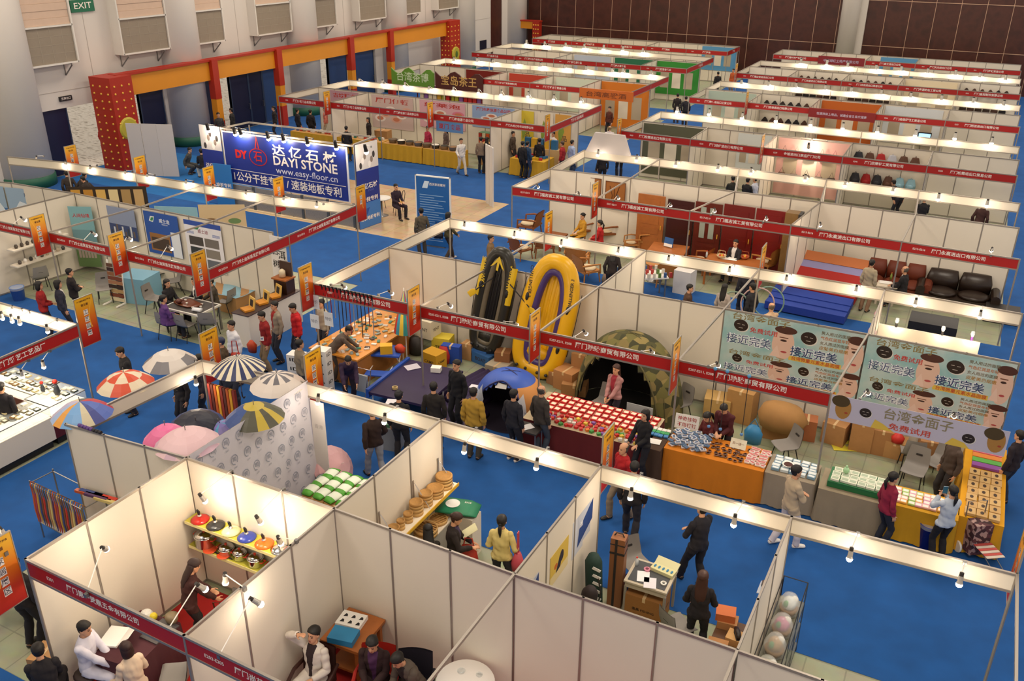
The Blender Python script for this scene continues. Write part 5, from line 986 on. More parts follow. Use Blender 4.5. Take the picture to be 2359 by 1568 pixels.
# ================================================================ jewellery counters
GLT = mat('#e9f2f0', .05, alpha=.25, key='showcase_glass'); LITW = mat('#fff0d8', .6, emit=.55, key='lit_showcase_bed'); MAHO = mat('#5a1a14', .4)
def showcase(x0, y0, x1, y1, label, front, h=.95):
    o = thing('showcase', label, 'showcase', (0, 0, 0)); m = MB(); m.box(x0, y0, .18, x1, y1, h-.24, front); m.box(x0+.06, y0+.06, 0, x1-.06, y1-.06, .18, BLACK); m.build('base', o); m = MB(); m.box(x0+.02, y0+.02, h-.24, x1-.02, y1-.02, h-.2, LITW); m.build('bed', o); m = MB(); m.box(x0, y0, h-.2, x1, y1, h, GLT); m.build('glass', o)
    m = MB()
    for a, b in (((x0, y0), (x1, y0)), ((x1, y0), (x1, y1)), ((x1, y1), (x0, y1)), ((x0, y1), (x0, y0))): m.bar((*a, h), (*b, h), .015, .015, STEEL)
    m.build('edge', o)
showcase(-9.75, -3.0, -9.05, 1.75, 'white-fronted lit glass showcase along the aisle, partly under the rainbow umbrella', PANEL); showcase(-9.85, 1.75, -9.05, 2.65, 'lit glass showcase at the corner post with the red-topped figurines', MAHO); showcase(-13, 1.95, -9.85, 2.65, 'long lit glass showcase along the far side of the jewellery booth', MAHO)
JC = ['#3a3f38', '#c9b98a', '#6f6a52', '#dcd7c4', '#8a6a3a', '#b8bcae', '#27332c']
goods('jewel_tray', 'small jewellery tray on the aisle showcase', 'tray', [p for p in gridpts(-9.7, -9.1, -2.8, 1.65, 4, 22, .955, .03) if R.random() < .8], (.11, .12, .03), JC, '#efe8d4', 'jewel trays aisle')
goods('jewel_tray', 'small jewellery tray on the long far showcase', 'tray', [p for p in gridpts(-12.8, -9.1, 2.0, 2.6, 24, 3, .955, .03) if R.random() < .85], (.11, .12, .03), JC, '#efe8d4', 'jewel trays far')
for x, y, n in ((-9.35, 2.2, 'taller'), (-9.75, 2.15, 'smaller')): o = thing('figurine', '%s dark figurine with a round red top on the corner showcase' % n, 'figurine', (x, y, .96)); k = 1 if n == 'taller' else .7; m = MB(); m.lathe((0, 0, 0), [(.05*k, 0), (.07*k, .1*k), (.05*k, .2*k), (.03*k, .28*k)], mat('#3a4048', .4), 12); m.build('body', o, True); m = MB(); m.ball((0, 0, .33*k), .055*k, mat('#c22a1a', .4)); m.build('top', o, True)
for i, (px, py) in enumerate(((22, 727), (40, 735), (55, 741), (118, 760))): b = P(px, py, 2.3); lamp((b.x, 2.78, 2.47), (b.x, 2.5, 2.3), 'lit lamp %s under the white board over the jewellery counters' % ORD[i], None, 6)
for i, (px, py) in enumerate(((72, 835), (100, 822))): b = P(px, py, 1.6); lamp((-8.97, 2.0-i*.5, 2.2), (-9.3, 2.0-i*.5, 1.75), '%s lamp hanging inside the red board above the corner showcase' % ORD[i], None, 8)
pp('in black at the frame edge behind the jewellery counter', 4, 905, 1.4, .4, '#17131a', '#17131a', 1.65)
flag(J[1], 1, 'orange zone sign on the post of the jewellery counters', '工艺品展')
# ================================================================ tea island
def art_logo(m, L, H, bg='#2a55a8', sub=True):
    rect(m, 0, 0, L, H, bg); flatpoly(m, [(L*.14, H*.78), (L*.2, H*.9), (L*.32, H*.9), (L*.26, H*.76)], '#e8efe8', .001); flatpoly(m, [(L*.18, H*.79), (L*.22, H*.87), (L*.3, H*.88), (L*.25, H*.79)], '#2f8a5a', .0015); wtxt(m, '威士迪', L*.6, H*.82, H*.11, '#f0f2f8'); wtxt(m, 'WISDOM', L*.6, H*.74, H*.045, '#dfe6f4')
def art_b1(m, L, H): art_logo(m, L, H); rect(m, L*.1, H*.08, L*.7, H*.5, '#9a6a3a', .001); rect(m, L*.14, H*.12, L*.66, H*.4, '#4a3a30', .0014); rect(m, L*.74, 0, L, H*.6, '#e8ecf4', .001)
def art_b2(m, L, H):
    rect(m, 0, 0, L, H, '#eceaf0'); rect(m, 0, H*.9, L, H, '#3050a8', .0005)
    for k in range(3): rect(m, L*.05, H*(.77-.02*k), L*.25, H*(.78-.02*k), '#3a62b0', .001); rect(m, L*.75, H*(.77-.02*k), L*.95, H*(.78-.02*k), '#3a62b0', .001)
    wtxt(m, '威士迪', L*.5, H*.8, H*.09, '#8a3a4a'); flatpoly(m, [(L*.25, H*.83), (L*.3, H*.89), (L*.42, H*.89), (L*.36, H*.83)], '#2f8a5a', .001)
    for j in range(3):
        for i in range(2): rect(m, L*(.1+.42*i), H*(.5-.22*j), L*(.48+.42*i), H*(.68-.22*j), ['#4a4440', '#77706a', '#33383a', '#8a8278', '#5a5048', '#6a6f78'][2*j+i], .001)
def art_ph(c1, c2, hd=None):
    def f(m, L, H):
        rect(m, 0, 0, L, H, c1); rect(m, 0, 0, L, H*.45, c2, .0005)
        for k in range(9): x = L*(.05+.1*k); rect(m, x, H*.1, x+L*.06, H*(.25+.05*((k*7) % 5)), ['#39414a', '#d0d4d8', '#6a5a50'][k % 3], .001)
        if hd: wtxt(m, hd, L/2, H*.88, H*.12, '#b02a22')
    return f
yw = 9.62
for xa, xb, za, zb, fn, lb, c in ((-14.6, -13.2, 1.1, 2.42, art_b1, 'blue poster with a leaf logo and a brown floor picture on the tea booth wall', '#2a55a8'), (-12.95, -11.5, .9, 2.4, art_b2, 'white poster with blue stripes and six interior photos on the tea booth wall', '#eceaf0'), (-16.2, -15.0, 1.35, 2.35, art_ph('#8f9bb8', '#3a4a78'), 'pair of factory photographs beside the blue leaf-logo poster', '#8f9bb8')): poster(lb, (xa, yw), (xb, yw), za, zb, c, fn, .0)
poster('tall landscape poster with red characters at the rear of the tea island', (-17.6, 9.3), (-16.9, 9.6), .2, 2.2, '#7fb0b8', lambda m, L, H: (rect(m, 0, 0, L, H*.5, '#5f7a48', .001), rect(m, 0, H*.4, L, H*.62, '#6f97a0', .0012), [rect(m, L*(.1+.13*k), H*.15, L*(.2+.13*k), H*(.3+.04*(k % 3)), '#a8968a', .0015) for k in range(6)], wtxt(m, '人间仙境', L*.5, H*.85, H*.07, '#c22a2a')), .0)
poster('white banner with large brushed tea characters at the tea island corner', (-9.62, 9.55), (-9.05, 9.55), .6, 2.45, '#f0ece6', lambda m, L, H: ([wtxt(m, c, L*.68, H*(.9-.2*i), H*.15, '#1c1a1c') for i, c in enumerate('普洱茶')], [wtxt(m, c, L*.28, H*(.75-.2*i), H*.13, '#1c1a1c') for i, c in enumerate('古树')]), .0)
o = thing('wall_shelf', 'upper white shelf of small ceramics on the tea island side wall', 'shelf', (0, 0, 0)); m = MB(); m.box(-17.75, 7.1, 1.38, -17.4, 9.0, 1.42, PANEL); m.build('board', o); o = thing('wall_shelf', 'lower white shelf of small ceramics on the tea island side wall', 'shelf', (0, 0, 0)); m = MB(); m.box(-17.75, 7.1, .88, -17.4, 9.0, .92, PANEL); m.build('board', o)
goods('ceramic', 'small ceramic piece on the side wall shelves of the tea island', 'ceramic', [(-17.55, 7.3+.19*i, z) for z in (1.42, .92) for i in range(9)], (.1, .1, .12), ['#e8e4dc', '#4a4038', '#b8a890', '#7a8a98', '#2c2a28'], None, 'ceramics', mk=lambda m, c: m.lathe((0, 0, 0), [(.04, 0), (.06, .06), (.03, .12)], mat(c, .3), 10))
for i, (px, py, z, rz, n) in enumerate(((92, 640, .4, 1.2, 'below the landscape poster'), (240, 665, .4, -2.3, 'beside the flooring sample rack'), (372, 628, .4, 2.9, 'behind the pale blue bag'), (357, 690, .4, -1.4, 'at the street end of the tea table'), (388, 745, .4, .2, 'under the purple sweater'), (430, 750, .4, .0, 'with its back to the aisle at the tea table'), (482, 745, .4, .5, 'at the aisle corner of the tea table'), (520, 695, .4, 1.7, 'on the display counter side of the tea table'), (580, 660, .4, 2.8, 'behind the display counter of gold boxes'), (398, 650, .4, 2.6, 'pushed in behind the tea table'))): q = P(px, py, z); chair(q.x, q.y, rz, 'grey shell chair '+n)
o = thing('tea_table', 'low white tea table with a carved wooden tray', 'table', (-10.95, 7.65, 0), .02); m = MB(); m.box(-.65, -.45, .7, .65, .45, .75, mat('#d8d4cc', .4)); m.box(-.6, -.4, .75, .6, .4, .753, mat('#4a4644', .4)); m.build('top', o)
for sx in (-1, 1):
    for sy in (-1, 1): m = MB(); m.box(sx*.6-.025, sy*.4-.025, 0, sx*.6+.025, sy*.4+.025, .7, STEEL); m.build('leg', o)
m = MB(); m.loft([((-.42, 0, .03), (0, .1, 0), (0, 0, .03)), ((-.15, .05, .035), (0, .26, 0), (0, 0, .035)), ((.2, 0, .035), (0, .22, 0), (0, 0, .03)), ((.42, .06, .03), (0, .12, 0), (0, 0, .025))], mat('#6a3418', .35), 14); one('tea_tray', 'carved root-wood tea tray on the tea table', 'tray', m, None, (-11.1, 7.65, .753), 0, True)
goods('teacup', 'small white teacup on the tea table', 'cup', [(-10.75, 7.5), (-10.7, 7.8), (-11.2, 7.7, .82), (-11.0, 7.55, .82), (-10.6, 7.65)], (.06, .06, .05), ['#f0ece4'], None, 'teacups', z=.756, mk=lambda m, c: m.lathe((0, 0, 0), [(.02, 0), (.035, .05), (.03, .05), (.015, .01)], mat(c, .2), 10))
m = MB(); m.lathe((0, 0, 0), [(.05, 0), (.09, .05), (.07, .1), (.02, .13)], mat('#5a2a1c', .4), 12); m.tube([(.08, 0, .06), (.15, 0, .1)], .015, mat('#5a2a1c', .4), 6); one('teapot', 'brown clay teapot on the carved tray', 'teapot', m, None, (-11.25, 7.5, .82), .5, True); m = MB(); m.loft([((-.12, 0, .05), (0, .08, 0), (0, 0, .05)), ((.12, 0, .05), (0, .08, 0), (0, 0, .05))], mat('#dfe2e8', .5), 10); one('tissue_pack', 'white and pink tissue pack on the tea table', 'tissues', m, None, (-10.5, 7.42, .756), .2, True)
for px, py, zz, rz, t, lb, kw in ((381, 648, 1.25, -1.5, '#1c1a1e', 'with long hair in black seated at the street end of the tea table', dict(fem=True, style='long')), (452, 643, 1.25, 2.7, '#23232c', 'in a dark suit and white collar pouring at the tea table', dict(fem=True, inner='#e8e4e0', hair='#2a1a12', style='bob')), (488, 640, 1.3, 2.5, '#4a4238', 'in an olive jacket with a red badge seated at the tea table', dict(inner='#9a3a30')), (372, 690, 1.2, -.4, '#5f3a78', 'in a purple sweater with a ponytail seated by the aisle at the tea table', dict(fem=True, style='tail'))): pp(lb, px, py, zz, rz, t, H=1.66, **{**SIT, **kw})
for px, py, c, b, rz, lb, kw in ((86, 648, '#9a1c1c', '#2a2a34', -.6, 'in a red jacket with folded hands watching the tea island', dict(fem=True, style='bob', hl=(-.05, .25, 1.05), hr=(.05, .25, 1.05))), (130, 645, '#2a2a38', '#24242e', -.5, 'in a dark jacket with white trim between two bystanders', dict(fem=True, inner='#d8d4d0', style='bob')), (157, 618, '#221c1e', '#201e24', -.5, 'tall and dark clothed with folded arms beside the red jacket', FOLD)): pp(lb, px, py, 1.66, rz, c, b, 1.66, **kw)
o = thing('sample_rack', 'upright rack of wooden floor boards in the tea island', 'rack', (*P(268, 700, 0)[:2], 0), .1); m = MB(); m.bar((-.25, .1, 0), (-.25, .2, 1.3), .04, .04, WHITE); m.bar((.25, .1, 0), (.25, .2, 1.3), .04, .04, WHITE); m.bar((-.25, .1, .03), (-.25, -.25, .03), .04, .04, WHITE); m.bar((.25, .1, .03), (.25, -.25, .03), .04, .04, WHITE); m.build('frame', o)
for k, c in enumerate(('#d9c9a8', '#7a3a24', '#c09a6a', '#3a2218', '#b8805a', '#8a4a2c', '#a06a42', '#42281c', '#6a4630')): m = MB(); m.cb((0, .08+.009*k, .12+.13*k), (.52, .02, .11), mat(c, .4)); m.build('floor_board', o)
def wrapbox(px, py, z, d, label, rz=0., col='#7fb0c8'): q = P(px, py, z); return carton(q.x, q.y, 0, d, rz, label, mat(col, .3), tape=False)
o = wrapbox(322, 660, .4, (.95, .8, .8), 'large carton under pale blue film beside the sample rack', .2); wrapbox(528, 680, .35, (1.5, .8, .55), 'long brown carton with a blue film cover behind the tea table', -.1, '#b98a58'); m = MB(); m.grid(lambda u, v: (-.78+1.56*u, -.42+.84*v, .56+.02*math.sin(9*u+5*v)), 12, 8, mat('#8fbcd0', .3)); one('film_sheet', 'pale blue film sheet over the long carton', 'film', m, None, (*P(528, 680, .35)[:2], 0), -.1, True); bin_(*P(45, 690, 0)[:2], .2, .4, '#5a80c0', 'blue mesh waste basket at the back of the tea island')
o = thing('display_counter', 'white counter of gold gift boxes at the aisle edge of the tea island', 'counter', (-8.95, 8.45, 0)); m = MB(); m.box(-.3, -1.0, 0, .25, 1.1, .95, PANEL); m.build('body', o); m = MB(); m.box(-.32, -1.02, .95, .27, 1.12, .97, mat('#3a2622', .4)); m.build('top', o)
for i, y in enumerate((7.75, 8.3, 8.8)): o = thing('gift_box', 'open gold gift box, %s from the aisle end of the white tea counter' % ORD[i], 'box', (-9.0, y, .975), -.4); m = MB(); m.box(-.16, -.13, 0, .16, .13, .05, mat('#d08a2a', .4)); m.build('base', o); m = MB(); m.cb((0, .16, .17), (.32, .03, .3), mat('#dcb45a', .4), 0, -.2); m.cb((0, .142, .17), (.16, .01, .18), mat('#2a201c', .5), 0, -.2); m.build('lid', o)
o = thing('wooden_stand', 'dark wooden display stand with tea cakes behind the gold boxes', 'stand', (-9.0, 9.25, .97)); m = MB(); m.box(-.22, -.15, 0, .22, .2, .4, mat('#3a221a', .4)); m.box(-.26, -.2, .4, .26, .22, .44, WOOD); m.box(-.2, .12, .44, .2, .16, .85, mat('#4a342a', .5)); m.build('frame', o); m = MB(); m.lathe((0, -.02, .46), [(0, 0), (.09, 0), (.09, .16), (.03, .22)], mat('#d8c8a8', .4), 12); m.build('tea_cake', o, True)
for i, (x, y) in enumerate(((-20.9, 9.5), (-19.6, 9.75))): poster('iceberg picture, %s from the entrance side' % ORD[i], (x-1.2, y-.28), (x, y-.02), .9, 2.35, '#9fb8d0', lambda m, L, H: (rect(m, 0, 0, L, H*.5, '#3f6fa8', .001), flatpoly(m, [(0, H*.3), (L*.4, H*.7), (L*.8, H*.6), (L, H*.35)], '#e6eef4', .0015), wtxt(m, '陶瓷', L*.7, H*.85, H*.1, '#2f4a78')), .0)
q = [L2m[3][0], 9.8]
poster('long dark board of six gold panels behind the tea island', (-19.2, 10.6), (-17.0, 11.9), 1.3, 2.3, '#2a1c14', lambda m, L, H: [rect(m, L*(.03+.16*k), H*.15, L*(.15+.16*k), H*.9, ['#c9973c', '#b98430', '#d8b060', '#e0cfa0', '#a88a5a', '#c0a070'][k], .001) for k in range(6)], .0)
poster('pale blue board of ceramic bowls behind the tea partition', (-15.0, 10.4), (-13.7, 10.9), .9, 2.3, '#8fc0d8', lambda m, L, H: [disc(m, L*(.2+.3*(k % 3)), H*(.3+.35*(k//3)), L*.1, H*.07, ['#4a5a60', '#e0e4e0', '#3a4448'][k % 3], .001) for k in range(6)], .0); poster('cream board of patterned tiles behind the tea partition', (-13.65, 10.9), (-12.4, 11.6), .9, 2.4, '#d8c09a', lambda m, L, H: [disc(m, L*(.25+.5*(k % 2)), H*(.15+.25*(k//2)), L*.14, H*.06, ['#8a6a4a', '#6f9060', '#b05a3a', '#3a3a3a'][k % 4], .001) for k in range(6)], .0)
m = MB(); m.box(-.9, -.4, 0, .9, .4, .5, mat('#b0281c', .5)); one('bench', 'red covered bench behind the lit beam of the tea island', 'bench', m, None, (-21.2, 13.6, 0)); o = thing('bicycle', 'dark bicycle parked behind the tea island', 'bicycle', (-22.6, 13.2, 0), .2); m = MB()
for x in (-.5, .5): m.lathe((x, 0, .33), [(.31, -.02), (.33, 0), (.31, .02), (.29, 0), (.31, -.02)], BLACK, 24, M.Rotation(PI/2, 4, 'X'))
m.build('wheels', o); m = MB(); m.tube([(-.5, 0, .33), (-.15, 0, .8), (.35, 0, .8), (.5, 0, .33)], .02, BLACK, 6); m.tube([(-.15, 0, .8), (0, 0, .33), (.35, 0, .8)], .02, BLACK, 6); m.tube([(.35, -.25, 1.0), (.35, .25, 1.0)], .015, BLACK, 6); m.build('frame', o)
for px, py, lb in ((155, 405, 'bending over the bicycle behind the tea island'), (180, 408, 'second of the pair in dark clothes by the bicycle'), (205, 415, 'crouching at the end of the dark group by the bicycle')): pp(lb, px, py, 1.2, R.random()*6, '#2a211c', '#2a241f', hip=.6, lean=.5, vox=.016)
beam_lamps(12.6, [(84, 369), (150, 380), (207, 391), (288, 402), (339, 409), (428, 424), (490, 436), (566, 449), (653, 462), (729, 475)], 'the tea island rear beam', dy=-.3, order='from the entrance side', power=5)
for i, (nd, s, t) in enumerate(((L2[1], -1, '石材展区'), (L2[2], -1, '石材展区'), (L2[3], -1, '石材展区'), (L2[4], -1, '石材展区'), (L2b[1], 1, '石材'), (L2b[2], 1, '石材'), (L2b[3], 1, '石材'), (L2b[4], 1, '石材'), (L2b[5], 1, '石材'))): flag(nd, s, 'orange zone sign, %s along the %s of the tea island from the entrance side' % (ORD[i % 4 if i < 4 else i-4], 'red front' if i < 4 else 'white rear'), t)
for i, (px, py) in enumerate(((220, 541), (302, 552), (58, 507), (395, 573))): b = PY(px, py, 7.1); lamp((b.x, 6.7, 2.47), b, 'small spotlight %s behind the red front of the tea island' % ORD[i], None, 6, (.1, .5, -.6))
# ================================================================ outdoor goods island: boats, tents, tables
def boat(name_label, base, top, roll, Wd, r, cols, letters):
    b, t = V(base), V(top); yv = (t-b).normalized(); L = (t-b).length; zv = V((0, -1, .12)); zv = (zv-yv*zv.dot(yv)).normalized(); xv = yv.cross(zv)
    o = thing('inflatable_boat', name_label, 'boat', b); Q = M.Identity(3)
    for i in range(3): Q[i][0] = xv[i]; Q[i][1] = yv[i]; Q[i][2] = zv[i]
    o.rotation_euler = Q.to_euler(); c1, c2, c3, c4 = [mat(c, .35) for c in cols]
    def pth(k, n=48, w=Wd/2-r, y0=r, y1=L-r):
        a = 2*PI*k/n; cx, sx = math.cos(a), math.sin(a); e = .55 if sx < 0 else .8
        x = w*math.copysign(abs(cx)**e, cx); y = (y0+y1)/2+(y1-y0)/2*math.copysign(abs(sx)**(.5 if sx < 0 else .95), sx); return V((x, y, .06*max(0, sx)**3))
    def ring(w, y0, y1, rr, m, nm, z=0, seg=48, lo=None):
        mb = MB(); vs = []; n = 12
        for k in range(seg):
            p, q = pth(k, seg, w, y0, y1), pth(k+1, seg, w, y0, y1); d = (q-p).normalized(); s = d.cross(V((0, 0, 1)))
            for j in range(n): a = 2*PI*j/n; vs.append(p+V((0, 0, z))+s*rr*math.cos(a)+V((0, 0, rr*math.sin(a))))
        mb.add(vs, [(k*n+j, k*n+(j+1) % n, ((k+1) % seg)*n+(j+1) % n, ((k+1) % seg)*n+j) for k in range(seg) for j in range(n)], m); return mb.build(nm, o, True)
    ring(Wd/2-r, r, L-r, r, c1, 'outer_tube'); ring(Wd/2-1.9*r, 2.0*r, L-2.2*r, r*.55, c2, 'inner_tube', .02)
    m = MB(); w = Wd/2-2.1*r
    m.grid(lambda u, v: ((2*u-1)*w, 2.1*r+(L-4.6*r)*v, -.06+.035*abs(math.sin(u*5*PI))-(.0 if .02 < v < .98 else .05)), 40, 8, c3); m.build('floor', o, True)
    m = MB(); m.loft([((-w*.8, 3.2*r, 0), (0, .16, 0), (0, 0, .12)), ((w*.8, 3.2*r, 0), (0, .16, 0), (0, 0, .12))], c1 if c1 is not c4 else c3, 12); m.build('seat', o, True)
    m = MB(); sd = Wd/2-r
    for s in (-1, 1):
        for f in (.3, .62): m.ball((s*sd, L*f, r*.95), (.05, .12, .05), BLACK, 8, 6)
        m.ball((s*sd*.75, L*.07, r), .045, BLACK, 8, 6); m.ball((s*sd*.3, L*.065, r*.95), .045, BLACK, 8, 6); m.tube([(s*(sd+r), L*.25, 0), (s*(sd+r+.03), L*.5, .03), (s*(sd+r), L*.75, 0)], .01, BLACK, 5)
    m.ball((0, L-.16, r*.9), (.1, .06, .04), BLACK, 8, 6); m.build('fittings', o, True)
    m = MB(); t1, s1, tm = letters
    for s in (-1, 1): m.text(t1, s1, tm, frame((s*(sd+.02), L*.7, r*1.02), (s*.0+.001, 1, 0) if s < 0 else (0, -1, 0), (-s, 0, 0) if s < 0 else (1, 0, 0)) if False else frame((s*sd, L*.74, r*1.03), (-s*.12, s, 0), (-s, 0, .0)), .02, fit=.8)
    if c4 is not c1:
        for s in (-1, 1): m.grid(lambda u, v: (s*(sd+r*math.cos(.5+1.0*v)*1.015), L*(.52+.34*u)-.0, r*math.sin(.5+1.0*v)*1.015), 2, 4, c4)
        flatpoly(m, [(-.2, L-.55), (0, L-.22), (.2, L-.55), (.12, L-.5), (.03, L-.38), (.03, L-.6), (-.03, L-.6), (-.03, L-.38), (-.12, L-.5)], c4, r*1.2)
    m.build('lettering', o)
    return o, Q
bl = boat('dark green and yellow inflatable boat leaning on the partition', (-2.95, 9.75, .25), (-2.48, 10.08, 3.12), 0, 1.05, .15, ('#28261f', '#6f6553', '#1d1b18', '#dcb820'), ('SEAHAWK 2', .16, mat('#dcb820', .5)))
by = boat('large yellow inflatable boat with a violet inner tube', (-1.4, 9.55, .03), (-.92, 10.05, 3.2), 0, 1.5, .2, ('#e6ae12', '#47346e', '#e2a80e', '#e6ae12'), ('CHALLENGER 3', .17, BLACK))
def oar(a, b, col, label):
    a, b = V(a), V(b); o = thing('oar', label, 'oar', a); d = b-a; m = MB(); m.tube([(0, 0, 0), d*.72], .016, BLACK, 7); m.build('shaft', o); m = MB(); n = d.normalized(); s = n.cross(V((0, 1, 0))).normalized(); m.loft([(d*.7, s*.03, V((0, .015, 0))), (d*.8, s*.08, V((0, .012, 0))), (d, s*.075, V((0, .01, 0)))], mat(col, .4), 10); m.build('blade', o)
oar(PY(1135, 640, 9.75), PY(1080, 678, 9.6), '#d9b018', 'black oar with a yellow blade sticking out beside the dark boat'); oar(PY(1175, 655, 9.75), PY(1238, 730, 9.6), '#d9b018', 'black oar lying across from the dark boat onto the yellow boat')
CAMO = mottled('camouflage_cloth', ['#3a3a22', '#6a6436', '#8a7a48', '#4c4a2a', '#77683e'], 5, .9, vor=True); BLUE = mat('#2a52b0', .5); TENTSHADE = mat('#14100f', .9)  # last one: near-black tent lining, shade of the interior put into its colour
def dome(label, c, rx, ry, h, facecol, inner, door, rot=0., rim=None, flap=None):
    o = thing('tent', label, 'tent', c, rot); da, de = door
    def f(u, v, k=1.): a = -PI/2+2*PI*u; e = v*PI/2; g = math.cos(e)**.8; return (rx*k*math.cos(a)*g, ry*k*math.sin(a)*g, h*k*math.sin(e))
    nu, nv = 48, 14; m = MB(); base = len(m.v)
    for k, cc in ((1., None), (.975, inner)):  # inner shell coloured dark to stand in for shade inside the tent
        vs = [f(i/nu, j/nv, k) for i in range(nu) for j in range(nv+1)]; n0 = len(m.v); m.v += [V(q) for q in vs]
        for i in range(nu):
            for j in range(nv):
                u = (i+.5)/nu; u = u if u < .5 else u-1; v = (j+.5)/nv
                if (u/da)**2+(v/de)**2 < 1: continue
                mm = cc or facecol(u, v); m.f.append((n0+i*(nv+1)+j, n0+((i+1) % nu)*(nv+1)+j, n0+((i+1) % nu)*(nv+1)+j+1, n0+i*(nv+1)+j+1)); m.mi.append(m.mid(mm))
    m.build('canopy', o, True); m = MB(); m.add([(rx*.95*math.cos(t), ry*.95*math.sin(t), .012) for t in [2*PI*k/24 for k in range(24)]], [tuple(range(24))], inner); m.build('groundsheet', o)
    m = MB()
    for a in (.5, -.5): m.tube([(rx*1.01*math.cos(t)*math.cos(a), ry*1.01*math.cos(t)*math.sin(a), h*1.01*math.sin(t)) for t in [PI*k/16 for k in range(17)]], .012, rim or DARK, 6)
    m.tube([f(da*1.04*math.cos(t), max(0, de*1.03*math.sin(t)), 1.01) for t in [PI*k/16 for k in range(17)]], .02, rim or DARK, 6); m.build('poles', o)
    if flap:
        for s in (-1, 1): m = MB(); m.grid(lambda u, v: V(f(s*da*(1-.45*u), de*.75*v*(1-.3*u), 1.03)), 5, 8, flap); m.build('flap', o, True)
    return o
dome('large camouflage dome tent with an open dark doorway', (1.3, 9.15, 0), 1.35, .95, 1.95, lambda u, v: CAMO, TENTSHADE, (.14, .7), -.15, mat('#5a5434', .8))
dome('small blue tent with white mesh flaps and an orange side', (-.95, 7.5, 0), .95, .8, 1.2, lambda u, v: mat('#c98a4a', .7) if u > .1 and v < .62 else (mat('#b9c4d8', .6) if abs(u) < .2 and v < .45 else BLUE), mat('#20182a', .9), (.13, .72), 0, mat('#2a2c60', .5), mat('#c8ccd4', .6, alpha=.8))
sheet(-1.0, 7.12, 1.02, .26, .2, .2, 'white paper note on the front of the small blue tent', rx=.9)
VIO = mat('#2c1f45', .6, noise=.1, nscale=4, key='violet_flock')
def mattress(x, y, w, l, h, rz, label, ribs=7, col=VIO, z=0.):
    m = MB(); m.grid(lambda u, v: ((u-.5)*w, (v-.5)*l, h*(.8+.2*abs(math.sin(u*ribs*PI)))*(1 if .02 < v < .98 and .01 < u < .99 else .4)), 42, 12, col); m.box(-w/2, -l/2, 0, w/2, l/2, h*.5, col); return one('air_mattress', label, 'air mattress', m, None, (x, y, z), rz, True)
mattress(-2.2, 8.2, 1.05, 2.0, .26, -.1, 'dark violet ribbed air mattress slanting toward the small tent').rotation_euler = (-.08, 0, -.1)
o = thing('camp_bed', 'low camp bed with a dark violet top and a blue side bar', 'bed', (-3.35, 7.25, 0), .05); m = MB(); m.box(-.75, -.95, .4, .75, .95, .46, VIO); m.build('top', o); m = MB(); m.box(-.82, -.95, .3, -.74, .95, .52, BLUE); m.build('side_bar', o)
for sx in (-.7, .7):
    for sy in (-.85, 0, .85): m = MB(); m.tube([(sx, sy, 0), (sx, sy, .4)], .016, WHITE, 6); m.build('leg', o)
mattress(-1.95, 6.7, 1.2, 1.1, .22, .1, 'second dark violet air mattress by the feet of the person in black')
for px, py, z, t, c, d in ((905, 925, .47, 'white leaflet on the camp bed beside the tape roll', '#eceaf0', .3), (950, 845, .47, 'printed picture leaflet at the far end of the camp bed', '#c9c4d0', .35), (1093, 890, .3, 'white card on the ribbed air mattress', '#e8e6ee', .22), (1215, 983, .75, 'white paper in front of the small blue tent', '#f0eef0', .25)): q = P(px, py, z); sheet(q.x, q.y, z, d, d*.8, R.random(), t, c)
o = thing('side_table', 'small low table holding a white paper before the blue tent', 'table', (*P(1215, 983, .75)[:2], 0)); m = MB(); m.box(-.3, -.2, .71, .3, .2, .745, DARK); m.build('top', o)
for sx in (-.26, .26):
    for sy in (-.16, .16): m = MB(); m.tube([(sx, sy, 0), (sx, sy, .71)], .014, STEEL, 6); m.build('leg', o)
m = MB(); m.lathe((0, 0, 0), [(.07, 0), (.07, .05), (.045, .05), (.045, 0)], mat('#c9b07a', .5), 16); one('tape_roll', 'beige tape roll on the camp bed', 'tape', m, None, (*P(910, 895, .47)[:2], .47)); m = MB(); m.box(-.12, -.09, 0, .12, .09, .12, WHITE); one('box', 'small white printed box on the camp bed', 'box', m, None, (*P(1005, 852, .5)[:2], .47), .3)
o = thing('folding_table', 'blue folding picnic table with attached seats', 'table', (-4.75, 7.95, 0), .35); m = MB(); m.box(-.45, -.32, .63, .45, .32, .67, BLUE); m.build('top', o)
for s in (-1, 1):
    m = MB(); m.box(-.3, s*.72-.14, .36, .3, s*.72+.14, .39, BLUE); m.build('seat', o); m = MB()
    for x in (-.36, .36): m.tube([(x, -s*.3, .0), (x, s*.25, .63)], .016, WHITE, 6); m.tube([(x*.7, s*.25, .35), (x*.7, s*.82, .36), (x*.7, s*.82, 0)], .014, WHITE, 6)
    m.build('frame', o)
o = thing('gift_box', 'yellow and blue carton on the blue folding table', 'box', (-4.62, 7.85, .67), .6); m = MB(); m.box(-.15, -.11, 0, .15, .11, .22, mat('#dca81c', .5)); m.build('body', o); m = MB(); m.box(-.153, -.06, .02, .153, .06, .2, mat('#2a7ab8', .5)); m.build('print', o)
m = MB(); m.loft([((0, 0, 0), (.13, 0, 0), (0, .08, 0)), ((0, 0, .12), (.15, 0, 0), (0, .1, 0)), ((0, 0, .2), (.06, 0, 0), (0, .05, 0))], mat('#c8401c', .6), 10); one('stuff_sack', 'orange-red stuff sack on the blue folding table', 'bag', m, None, (-4.35, 8.05, .67), 0, True)
